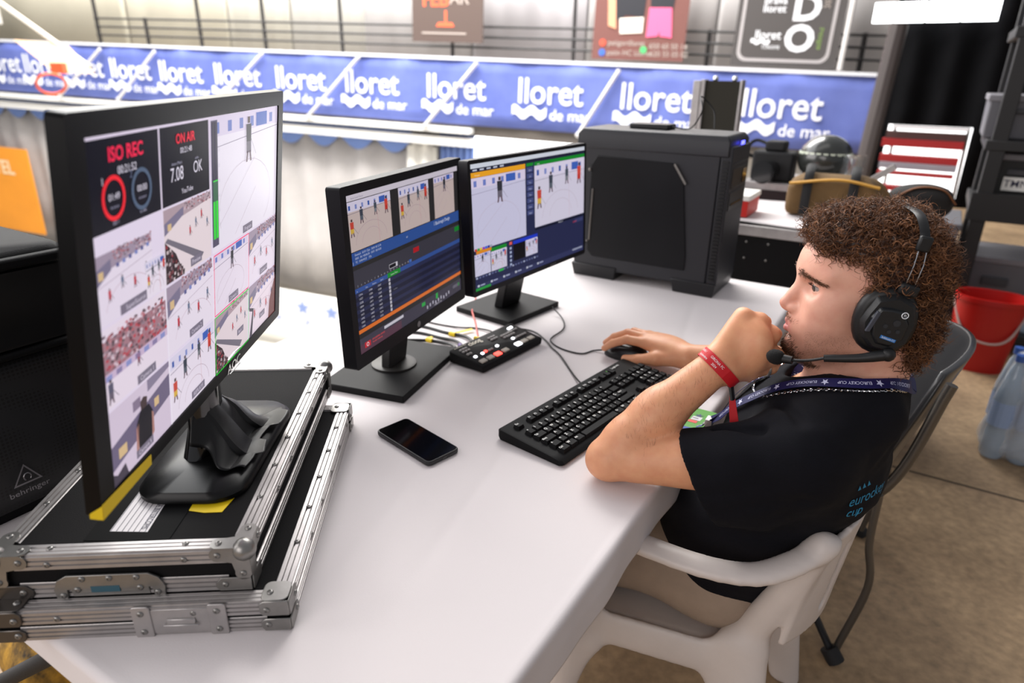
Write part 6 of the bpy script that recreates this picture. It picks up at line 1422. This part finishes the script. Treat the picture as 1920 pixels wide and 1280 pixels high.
# neck chain: joined tiny links
nc = worn('neck_chain', 'silver curb chain around the neck below the lanyard', 'necklace')
k = MB(); pts = [(-.074, .0, .917), (-.068, .045, .935), (-.030, .085, .940), (.012, .102, .938), (.070, .104, .918), (.108, .078, .876), (.128, .040, .858), (.132, .0, .852), (.118, -.045, .868), (.07, -.08, .895), (.0, -.085, .918), (-.06, -.05, .917), (-.074, -.004, .917)]
P_ = path_on(pts, 150, .0032); N_ = surf_n(P_)
for i in range(0, len(P_)-1):
    t = P_[i+1]-P_[i]; t /= np.linalg.norm(t)+1e-9; n_ = N_[i]; w = np.cross(n_, t); f = .8 if i % 2 else -.3; w2 = w*math.cos(f)+n_*math.sin(f)
    k.tube([Vector(P_[i]+t*.0030*math.cos(a)+w2*.0021*math.sin(a)) for a in np.linspace(0, 2*math.pi, 7)[:-1]], .00075, 4, closed=True)
o = k.build('links', M['chrome'], nc, smooth=60); o['kind'] = 'stuff'
# wristband
wbd = worn('wristband', 'red fabric wristband with white lettering on the left wrist', 'wristband')
el_, wr_ = np.array(ELL), np.array(WRL); ax_ = (wr_-el_)/np.linalg.norm(wr_-el_); u_ = np.cross(ax_, [0, 0, 1.]); u_ /= np.linalg.norm(u_); v_ = np.cross(u_, ax_)
C_ = wr_-ax_*.010
ringp = []
for i in range(61):
    a = 2*math.pi*i/60; dirr = u_*math.cos(a)+v_*math.sin(a); r = .02
    for _ in range(40):
        if AF.sample(C_+dirr*r)[0] < .0018: r += .0012
        else: break
    ringp.append(C_+dirr*r)
ringp = np.array(ringp); Nn = ringp-C_; Nn /= np.linalg.norm(Nn, axis=1, keepdims=True)
RBM = mat('wristband_red', '#c0121e', .6, bump=.2, bscale=900); rb = Ribbon(ringp, Nn, .019); k = MB(); rb.mesh(k, .0009); k.build('band', RBM, wbd, smooth=70)
# find where the band faces the viewer's side (his left) for the lettering
best = int(np.argmax(Nn[:, 1]+.35*Nn[:, 2])); s0 = rb.S[best]
k = MB()
for t, y0, h_ in (('GIRONA FC', .0012, .0062), ('2024', -.0064, .0058)): k.text(t, h_, lambda x, y, y0=y0: rb.at((s0-x) % rb.S[-1], -(y0+y), .0014), .004, sx=.85)
k.text('JOVIAN / ', .0062, lambda x, y: rb.at((s0+.024+.012-x) % rb.S[-1], -(.0012+y), .0014), .004, sx=.8); k.text('Septiembre', .0058, lambda x, y: rb.at((s0+.026-x) % rb.S[-1], -(-.0064+y), .0014), .003, sx=.8)
k.build('band_print', mat('print_white', '#e6dede', .6), wbd)
tb_ = C_-ax_*.0+np.array([-.022, .012, -.030]); tb_ = np.array([.170, .128, .914])
k = MB(); k.tube([Vector(tb_+np.array([.004, -.002, .010])), Vector(tb_), Vector(tb_+np.array([-.006, .003, -.020]))], .0066, 10, flat=(1.25, .6)); k.build('bead', M['black'], wbd, smooth=50)
k = MB(); tl = [tb_+np.array([-.005, .003, -.016]), tb_+np.array([-.011, .007, -.040]), tb_+np.array([-.018, .011, -.066]), tb_+np.array([-.025, .014, -.090])]
wd2 = np.array([.92, .0, .38]); vs = []
for i, p in enumerate(tl):
    for s in (-1, 1):
        for o_ in (0, .0012): vs.append(p+wd2*s*(.0055, .008, .0095, .0115)[i]+np.array([0, o_, 0]))
k.add(vs, [(4*i+q, 4*i+r, 4*i+4+r, 4*i+4+q) for i in range(3) for q, r in ((0, 1), (1, 3), (3, 2), (2, 0))]+[(12, 13, 15, 14)]); k.build('tail', RBM, wbd)
rg_ = worn('finger_ring', 'silver ring on the hand held against the chin', 'ring')
k = MB(); a = np.array([.135, .0575, .9315]); d = np.array([-.66, -.75, .04]); d /= np.linalg.norm(d); u = np.cross(d, [0, 0, 1.]); u /= np.linalg.norm(u); w = np.cross(d, u)
k.tube([Vector(a+(u*math.cos(t)+w*math.sin(t))*.0150) for t in np.linspace(0, 2*math.pi, 25)[:-1]], .0022, 6, closed=True, flat=(.6, 1.3)); k.build('hoop', M['steel'], rg_, smooth=60)

# ------------------------------------------------------------------ white armchair
ch = thing('plastic_armchair', 'white moulded plastic armchair the man sits on', 'chair', (PX, PY, 0), PRZ)
CF = Field((-.22, -.34, -.01), (.54, .34, .86), .0055)
P = CF.put
WP = mat('chair_white', '#cfc5bf', .42, var=.05, vscale=9, bump=.05, bscale=200)
for s in (1, -1):
    arm_ = [(.33, .262, .648), (.27, .268, .655), (.15, .262, .652), (.07, .240, .655), (.02, .200, .670), (-.012, .162, .690), (-.026, .148, .700)]
    aa = [tuple(p) for p in bez(arm_, 20)]
    for q_, (a, b) in enumerate(zip(aa, aa[1:])): rr0 = .024-.015*(max(0, q_/len(aa)-.62)/.38)**.8; P(cap((a[0], s*a[1], a[2]), (b[0], s*b[1], b[2]), rr0, rr0, (1, 1, .55)), .002)
    P(cap((-.015, s*.160, .695), (.075, s*.150, .44), .022, .030, (1, 1, 1)), .02)       # rear stile
    P(cap((.33, s*.262, .645), (.365, s*.245, .46), .020, .030), .03); P(cap((.365, s*.245, .46), (.415, s*.270, .0), .030, .026), .02)
    P(cap((.075, s*.165, .43), (.015, s*.245, .0), .036, .028, (1.25, .8, 1)), .03)      # rear leg
    P(cap((.09, s*.178, .395), (.365, s*.240, .405), .020, .020, (1, .6, 1.9)), .03)       # side apron
    P(cap((.10, s*.175, .355), (.06, s*.20, .26), .022, .012, (1.2, .6, 1)), .035); P(cap((.35, s*.245, .36), (.385, s*.255, .26), .022, .012, (1.2, .6, 1)), .035)
CF.put(cap((.365, -.22, .400), (.365, .22, .400), .02, .02, (.6, 1, 1.6)), .03)
P((lambda X, Y, Z: np.maximum(np.abs(Z-(.416+.10*np.clip(.12-X, 0, 1)+.05*np.clip(np.abs(Y)-.14, 0, 1)))-.006, np.maximum(np.maximum(.055-X, X-.44), np.abs(Y)-(.155+.19*np.clip(X-.05, 0, .35)))), np.array([.03, -.26, .38]), np.array([.47, .26, .46])), .015)
def backshell(X, Y, Z):
    u = -.048+.045*(Y/.16)**2-.12*(Z-.6)
    return np.maximum(np.maximum(np.abs(X-u)-.006, np.abs(Y)-.168), np.maximum(.47-Z, Z-(.705-.6*Y*Y)))
P((backshell, np.array([-.2, -.18, .44]), np.array([.1, .18, .82])), .014)
for y in (-.08, -.027, .027, .08): P(cap((-.04, y, .52), (-.055, y, .65), .010, .010, (3.5, 1, 1)), .006, 's')
P((lambda X, Y, Z: Z-.0+0*X+0*Y, np.array([-.3, -.4, -.03]), np.array([.6, .4, .005])), .002, 's')
Vc, Fc = CF.mesh()
np_mesh('moulded_shell', Vc, Fc, WP, ch)
# ------------------------------------------------------------------ dark folding chair next to him
fc = thing('folding_chair', 'dark grey folding chair with steel tube legs beside the seated man', 'chair', (PX, PY, 0), PRZ)
DG = mat('chair_charcoal', '#2e2e30', .3, coat=.25); TBm = mat('tube_grey', '#6a6763', .3, .8); y0 = -.66
k = MB(); 
def bk(u, v):
    y = y0+.24*(2*u-1)*(1-.16*v**4); z = .50+.315*v-.02*(2*u-1)**2; x = -.105-.10*v+.055*(2*u-1)**2
    return (x, y, z)
k.grid(bk, 20, 14); k.build('backrest', DG, fc, solid=.016, bevel=.004, smooth=60)
k = MB(); k.grid(lambda u, v: (-.06+.40*u, y0+.20*(2*v-1), .455-.012*math.sin(math.pi*v)*math.sin(math.pi*u)), 14, 10); k.build('seat', DG, fc, solid=.018, smooth=60)
for s in (1, -1):
    k = MB(); k.tube(bez([(-.17, y0+s*.225, .78), (-.10, y0+s*.235, .50), (.08, y0+s*.24, .30), (.30, y0+s*.25, .0)], 24), .0125, 10); k.build('leg', TBm, fc, smooth=50)
    k = MB(); k.tube([(.26, y0+s*.215, .44), (.08, y0+s*.235, .235), (-.082, y0+s*.30, .015)], .014, 8, flat=(1, .6)); k.build('leg', M['black'], fc, smooth=50)
    k = MB(); k.tube([(-.066, y0+s*.294, .034), (-.09, y0+s*.303, .006)], .022, 10); k.build('rubber_foot', M['blackm'], fc, smooth=50)
    k = MB(); k.tube(bez([(-.09, y0+s*.26, .49), (-.095, y0+s*.27, .36), (-.115, y0+s*.275, .24), (-.082, y0+s*.285, .03)], 20), .0095, 8); k.build('brace', TBm, fc, smooth=50)
# ------------------------------------------------------------------ behind the table: road trunk and the gear on it
def road_trunk():
    root = thing('road_trunk', 'tall black road trunk with aluminium edges behind the computer tower', 'flight case', T(2.62, .10, 0), T_AZ)
    x2, y2, hz = .29, .46, .865
    k = MB(); k.b2((-x2, -y2, .10), (x2, y2, hz)); k.build('body', BODY, root)
    for z0, z1 in ((hz-.034, hz+.004), (.09, .125)):
        k = MB(); k.b2((-x2-.004, -y2-.004, z0), (x2+.004, -y2+.012, z1)); k.b2((-x2-.004, y2-.012, z0), (x2+.004, y2+.004, z1)); k.b2((-x2-.004, -y2, z0), (-x2+.012, y2, z1)); k.b2((x2-.012, -y2, z0), (x2+.004, y2, z1)); k.build('edge_rail', M['alu'], root, bevel=.002)
    for y in (-.30, -.12, .07, .15, .23, .38):
        for z in (hz-.058, hz-.12): rivet((-x2-.001, y, z), (-1, 0, 0), .01, root)
    for sx in (-1, 1):
        for sy in (-1, 1):
            k = MB(); k.lathe([(.045, -.012), (.045, .012)], (sx*(x2-.07), sy*(y2-.08), .045), 16, axis='y'); k.b2((sx*(x2-.07)-.03, sy*(y2-.08)-.03, .07), (sx*(x2-.07)+.03, sy*(y2-.08)+.03, .10)); k.build('caster', M['blackm'], root, smooth=50)
    return root
road_trunk()
k = MB(); k.grid(lambda u, v: T(2.36+.52*u, -.33+.80*v, .874+.003*math.sin(u*21+v*9)), 30, 30)
tag(k.build('white_cloth', cm, solid=.004, smooth=70), 'white cloth laid on top of the road trunk', 'cloth')
TT = .880
bx = thing('red_box', 'red and white box beside the computer tower', 'box', T(2.5, .33, TT), T_AZ)
k = MB(); k.b2((-.09, -.05, 0), (.09, .07, .062)); k.build('carton', mat('carton_red', '#c0241c', .5), bx, bevel=.002)
k = MB(); k.b2((-.094, -.054, .062), (.094, .074, .082)); k.build('lid', M['whitepaint'], bx, bevel=.003)
k = MB(); k.text('S', .05, lambda x, y: (-.0915, .02-x, .012+y), .004); k.build('lettering', mat('banner_white', '#f2f3f7', .6), bx)
# tan camera bag
bag = thing('camera_bag', 'tan and black camera bag lying on the road trunk', 'bag', T(2.68, .03, TT), T_AZ+.1)
BG = Field((-.2, -.24, -.01), (.2, .24, .26), .006)
BG.put((lambda X, Y, Z: np.sqrt(np.maximum(np.abs(X)-.075, 0)**2+np.maximum(np.abs(Y)-.125, 0)**2+np.maximum(np.abs(Z-.065)-.035, 0)**2)-.032, np.array([-.12, -.17, 0]), np.array([.12, .17, .14])), .01); BG.put(cap((-.02, -.10, .135), (-.02, .09, .135), .022, .022, (3.4, 1.6, 1)), .025); BG.put(cap((.03, -.16, .07), (.03, -.15, .08), .05, .05), .04); BG.put((lambda X, Y, Z: Z-.002+0*X+0*Y, np.array([-.3, -.3, -.03]), np.array([.3, .3, .01])), .002, 's')
for y in (-.12, -.04, .05, .12): BG.put(cap((-.16, y, .02), (-.14, y+.03, .16), .008, .006), .012, 's')
v_, f_ = BG.mesh(); np_mesh('bag_body', v_, f_, mat('canvas_tan', '#6a5232', .9, var=.2, vscale=14, bump=.5, bscale=500), bag)
for y in (-.075, .085): k = MB(); k.tube(bez([(-.118, y, .012), (-.125, y, .09), (-.09, y, .165), (.0, y, .185)], 18), .018, 8, flat=(1, .3), upv=(-1, 0, .4)); k.build('strap', M['blackm'], bag, smooth=50)
k = MB(); k.tube(bez([(-.122, -.16, .13), (-.128, -.02, .15), (-.12, .15, .125)], 20), .011, 8, flat=(1, .5)); k.build('piping', mat('piping_mustard', '#b3832c', .7), bag, smooth=50)
bb_ = thing('black_bag', 'black shoulder bag with brown straps behind the tan bag', 'bag', T(2.84, -.27, TT), T_AZ); bb_.scale = (.72, .72, .72)
BG = Field((-.14, -.2, -.01), (.14, .2, .22), .006); BG.put(cap((0, -.09, .075), (0, .08, .075), .075, .08, (1.2, 1, 1)), .02); BG.put(ell((-.03, -.02, .12), (.09, .13, .06)), .03); BG.put((lambda X, Y, Z: Z-.002+0*X+0*Y, np.array([-.3, -.3, -.03]), np.array([.3, .3, .01])), .002, 's')
v_, f_ = BG.mesh(); np_mesh('bag_body', v_, f_, mat('canvas_black', '#1c1a19', .8, bump=.4, bscale=300), bb_)
k = MB(); k.tube(bez([(-.09, .13, .09), (-.10, .02, .165), (-.08, -.10, .16), (-.06, -.17, .09)], 24), .012, 8, flat=(1, .35)); k.build('strap', mat('strap_brown', '#7a4a26', .7), bb_, smooth=50)
# open silver case lid
lid = thing('open_case', 'open aluminium case with its dark lid standing upright', 'case', T(3.16, .635, .66), T_AZ)
k = MB(); k.b2((-.16, -.16, 0), (.16, .16, .22)); k.build('lower_half', BODY, lid, bevel=.004)
k = MB(); k.b2((-.165, -.165, .205), (.165, .165, .225)); k.build('rim', M['alu'], lid, bevel=.003)
k = MB(); k.b2((-.02, -.085, .225), (.02, .08, .70)); k.build('lid', mat('lid_foam', '#25231c', .9), lid)
k = MB(); k.b2((-.03, .08, .225), (.03, .10, .705)); k.b2((-.035, .10, .225), (.035, .135, .70)); k.b2((-.03, -.095, .225), (.03, -.085, .705)); k.build('lid_frame', M['alu'], lid, bevel=.002)
k = MB(); k.sphere((0, .04, .71), .014, 10); k.build('catch', M['chrome'], lid)
k = MB(); k.sphere((0, -.05, .71), .014, 10); k.build('catch', M['chrome'], lid)
tb2 = thing('side_bench', 'dark bench behind the road trunk carrying cases', 'bench', T(3.2, .2, 0), T_AZ)
k = MB(); k.b2((-.25, -.25, .62), (.45, .75, .66)); k.build('bench_top', mat('bench_dark', '#33302e', .7), tb2, bevel=.004)
for sx in (-.2, .4):
    for sy in (-.2, .7): k = MB(); k.b2((sx-.02, sy-.02, 0), (sx+.02, sy+.02, .62)); k.build('leg', M['blackm'], tb2)
case2 = thing('equipment_case', 'half-open black case with aluminium rim behind the tan bag', 'case', T(3.19, .20, .72), T_AZ)
k = MB(); k.b2((-.18, -.22, -.06), (.18, .24, .19)); k.build('lower_half', mat('case_maroon', '#2c1c1e', .6), case2)
k = MB(); k.b2((-.19, -.23, .18), (.19, .25, .215)); k.build('rim', M['alu'], case2, bevel=.003)
k = MB(); k.b2((-.015, -.012, 0), (.015, .012, .2)); o = k.build('lid_stay', M['alu'], case2); o.location = (-.18, -.2, .2); o.rotation_euler = (.9, 0, 0)
# camera and helmet-like gear on that case
cg = thing('black_camera', 'black camera with lens resting on the half-open case', 'camera', T(3.10, .34, .936), T_AZ)
k = MB(); k.b2((-.06, -.09, 0), (.06, .09, .13)); k.b2((-.04, -.045, .13), (.05, .045, .175)); k.build('camera_body', M['blackm'], cg, bevel=.012, seg=3)
k = MB(); k.cyl((-.05, 0, .05), (-.15, .01, .05), .042, .046, n=20); k.cyl((-.15, .01, .05), (-.17, .012, .05), .05, n=20); k.build('lens', M['blackg'], cg, smooth=40)
k = MB(); k.tube(bez([(.0, .07, .09), (-.03, .13, .12), (.02, .10, .17), (.0, .02, .15)], 20), .008, 6); k.build('strap', M['blackm'], cg, smooth=50)
hm = thing('helmet', 'dark skate helmet with a pale stripe and clear visor', 'helmet', T(3.12, .13, .9485), T_AZ)
k = MB(); k.sphere((0, 0, .095), .11, 24, sq=(1.1, 1.05, .95)); k.build('shell', mat('helmet_dark', '#2c2e2c', .25, coat=.5), hm, smooth=80)
k = MB(); k.tube([(-.112*math.cos(a), .108*math.sin(a), .118) for a in np.linspace(-1.5, 1.5, 24)], .009, 8, flat=(.5, 1.2)); k.build('stripe', mat('helmet_stripe', '#c4cbb8', .4), hm, smooth=60)
k = MB(); k.grid(lambda u, v: (-.02-.10*math.cos((u-.5)*2.2), -.118+.0*v-.0+.05*math.sin((u-.5)*2.2)-.01*v, .03+.10*v), 16, 6); k.build('visor', mat('visor_clear', '#c8d0d4', .05, trans=.9, alpha=.5), hm, solid=.003, smooth=60)

# ------------------------------------------------------------------ bench stand with red slats, steel rack and its load
bl = thing('bench_stand', 'red and white slatted bench stand before the bright low window', 'bench')
for i, (z, hh, l0, l1, m) in enumerate(((.90, .06, .14, -.47, 'slat_brown'), (.835, .065, .16, -.47, 'slat_red'), (.705, .06, .15, -.46, 'slat_red'), (.645, .05, .14, -.46, 'slat_grey'), (.585, .03, .14, -.45, 'slat_red'), (.46, .045, .15, -.45, 'slat_red'), (.375, .03, .15, -.44, 'slat_red'))):
    k = MB(); tbox(k, 6.9-.04*i, 7.0-.04*i, l1, l0, z-hh/2, z+hh/2); k.build('slat', mat(m, {'slat_red': '#9a1c1e', 'slat_brown': '#4a3230', 'slat_grey': '#8d8d96'}[m], .5), bl)
k = MB(); tbox(k, 6.88, 6.94, -.48, .10, .955, .985); k.build('top_rail', mat('slat_white', '#e6e6ea', .4), bl)
for l in (.06, -.50):
    k = MB(); k.cyl(T(6.95, l, 0), T(6.95, l+.02, .98), .014, n=8); k.build('post', M['steel'], bl, smooth=50)
rk = thing('steel_rack', 'black steel rack loaded with grey boxes', 'shelf', T(4.3, -.78, 0), T_AZ)
RM = mat('rack_black', '#161516', .55)
for x in (-.28, .28):
    for y in (.235, -.75): k = MB(); k.b2((x-.035, y-.035, 0), (x+.035, y+.035, 2.4)); k.build('post', RM, rk, bevel=.004)
for z in (.78, 1.10, 1.62, .12):
    k = MB(); k.b2((-.32, -.79, z-.05), (.32, .29, z)); k.build('shelf_board', RM, rk, bevel=.004)
k = MB(); k.b2((-.325, -.79, .70), (-.30, .29, .84)); k.build('front_beam', RM, rk)
GB = mat('box_grey', '#5b5a5f', .55); GB2 = mat('box_grey_light', '#737176', .5)
def crate(label, x, y, z, sx, sy, sz, m, lidm=None, tagtx=None):
    c = thing('storage_box', label, 'box', T(4.3, -.78, 0)+TE*x+TW*y+Vector((0, 0, z)), T_AZ)
    k = MB(); k.box((0, 0, sz/2), (sx, sy, sz), taper=1.04); k.build('bin', m, c, bevel=.01)
    k = MB(); k.b2((-sx/2-.014, -sy/2-.014, sz-.02), (sx/2+.014, sy/2+.014, sz+.012)); k.build('lid', lidm or m, c, bevel=.005)
    k = MB(); k.b2((-sx/2-.022, -.06, sz*.62), (-sx/2-.004, .06, sz*.74)); k.build('handle', M['graym'], c, bevel=.004)
    if tagtx:
        k = MB(); k.b2((-sx/2-.026, -.07, sz*.30), (-sx/2-.02, .07, sz*.58)); k.build('paper_tag', M['whitepaint'], c)
        k = MB(); k.text(tagtx, .05, lambda a, b: (-sx/2-.028, -a, sz*.38+b), .004); k.build('tag_print', mat('print_ink', '#2a2a44', .6), c)
    return c
crate('grey storage box with lid high on the steel rack', 0, .14, 1.10, .42, .34, .20, GB, GB2)
crate('grey storage box deeper in the rack on the upper shelf', 0, -.36, 1.10, .42, .40, .26, GB2)
crate('black storage box with a white name tag on the rack', 0, .10, .78, .42, .26, .24, RM, GB2, 'TMNL')
crate('dark storage box beside the tagged box on the rack', 0, -.40, .78, .42, .36, .22, mat('box_dark', '#2c2a2c', .6))
crate('blue storage box on the top shelf of the rack', 0, -.2, 1.62, .42, .5, .3, mat('box_blue', '#27427e', .5))
crate('grey crate standing below the rack shelf', .02, .08, .12, .4, .30, .36, GB, GB2)
crate('large grey crate on the floor beside the steel rack', -.10, .46, 0, .46, .30, .66, GB2, GB)
# red bucket, oval with a wire handle
bu = thing('bucket', 'red plastic bucket with a wire handle standing in front of the rack', 'bucket', T(3.72, -.68, 0), T_AZ)
k = MB(); n = 28; pr = lambda f: [(.11*f*math.cos(a)*(1 if abs(math.cos(a)) < 2 else 1), .155*f*math.copysign(abs(math.sin(a))**.75, math.sin(a))) for a in [2*math.pi*i/n for i in range(n)]]
rings = [(.80, 0), (.80, .004), (1.0, .36), (1.07, .362), (1.07, .385), (.985, .385), (.78, .02)]
k.add([(x, y, z) for f, z in rings for x, y in pr(f)], [tuple(range(n-1, -1, -1))]+[(r*n+i, r*n+(i+1) % n, (r+1)*n+(i+1) % n, (r+1)*n+i) for r in range(6) for i in range(n)]+[tuple(range(6*n, 7*n))]); k.build('tub', mat('bucket_red', '#a81410', .35), bu, smooth=45)
k = MB(); k.tube(bez([(0, .165, .36), (-.09, .10, .22), (-.12, 0, .17), (-.10, -.10, .20), (0, -.165, .36)], 26), .006, 6); k.build('handle', mat('handle_grey', '#a8928c', .4), bu, smooth=50)
# shrink-wrapped water bottles
wp = thing('bottle_pack', 'shrink-wrapped pack of clear water bottles on the concrete floor', 'bottle pack', T(2.80, -.80, 0), T_AZ)
film = mat('shrink_film', '#dfe6ee', .12, trans=.0, alpha=.32, coat=1.0); pet = mat('bottle_clear', '#a9bacb', .08, alpha=.55, coat=.6); capb = mat('cap_blue', '#3a5aa0', .4)
bprof = [(.030, 0), (.038, .01), (.038, .07), (.035, .085), (.038, .10), (.038, .17), (.034, .19), (.018, .245), (.012, .255), (.012, .265)]
km = None
for i in range(3):
    for j in range(2):
        for lv in range(1):
            k = MB(); k.lathe([(r*1.15, z*1.55) for r, z in bprof], n=16)
            if km is None: b = k.build('bottle', pet, wp, smooth=50); km = b.data
            else: b = bpy.data.objects.new('bottle', km); COL.objects.link(b); b.parent = wp
            b.location = (-.09+.09*j, -.10+.09*i, .004)
            k = MB(); k.cyl((0, 0, .405), (0, 0, .43), .017, n=14); k.build('cap', capb, b)
            k = MB(); k.cyl((0, 0, .14), (0, 0, .24), .0445, n=18, cap=False); k.build('paper_band', mat('bottle_label', '#8fa3c4', .4), b)
k = MB(); rg = random.Random(8)
FF = Field((-.2, -.2, -.01), (.12, .2, .52), .008); FF.put(cap((-.045, -.01, .06), (-.045, -.01, .40), .07, .05, (1.45, 2.1, 1)), .02); FF.put((lambda X, Y, Z: Z-.002+0*X+0*Y, np.array([-.3, -.3, -.03]), np.array([.3, .3, .01])), .002, 's')
v_, f_ = FF.mesh(); g_ = FF.grad(v_); v_ = v_+g_*(.007*np.sin(v_[:, 0]*60+v_[:, 2]*35)*np.sin(v_[:, 1]*48+v_[:, 2]*22))[:, None]; np_mesh('shrink_wrap', v_, f_, film, wp)
# things on the rack's foot: yellow bottle and small clear bottles beyond the bucket
for i, (a, l, c, lb) in enumerate(((4.06, -.99, None, 'small clear water bottle on the low rack shelf near the bucket'), (4.08, -.895, None, 'small clear water bottle on the low rack shelf behind the bucket'), (4.06, -1.08, '#b5a21c', 'yellow cleaning bottle on the low rack shelf'))):
    t = thing('bottle', lb, 'bottle', T(a, l, .12), T_AZ); k = MB(); k.lathe([(r*(1.0 if c is None else 1.15), z*1.3) for r, z in bprof], n=14); k.build('flask', pet if c is None else mat('flask_yellow', c, .4), t, smooth=50); k = MB(); k.cyl((0, 0, .34), (0, 0, .365), .014, n=12); k.build('cap', M['whitepaint'], t)
# under the near end of the table: a patterned jacket and a dark bar
jk = thing('patterned_bag', 'mustard and black patterned bag on the floor under the table end', 'bag', T(.21, 1.25, 0), T_AZ); jk.scale = (.72, .72, .72)
BG = Field((-.2, -.2, -.01), (.2, .2, .36), .008); BG.put(cap((0, -.06, .13), (0, .06, .13), .13, .12, (1.1, 1, 1.1)), .02); BG.put(ell((.02, .0, .26), (.09, .07, .06)), .05); BG.put((lambda X, Y, Z: Z-.002+0*X+0*Y, np.array([-.3, -.3, -.03]), np.array([.3, .3, .01])), .002, 's')
v_, f_ = BG.mesh(); np_mesh('bag_body', v_, f_, mat('camo_cloth', '#c2922e', .85, var=.5, vscale=16, col2='#1e1a14', bump=.5, bscale=60), jk)

k = MB(); k.tube([(-1.34, 1.028, .022), (-1.0, .938, .275), (-.74, .868, .47)], .016, 10); k.cyl((-1.365, 1.034, .0), (-1.33, 1.026, .035), .022, n=12)
tag(k.build('stand_leg', M['blackm'], smooth=50), 'black metal stand leg leaning past the near end of the table', 'stand leg')
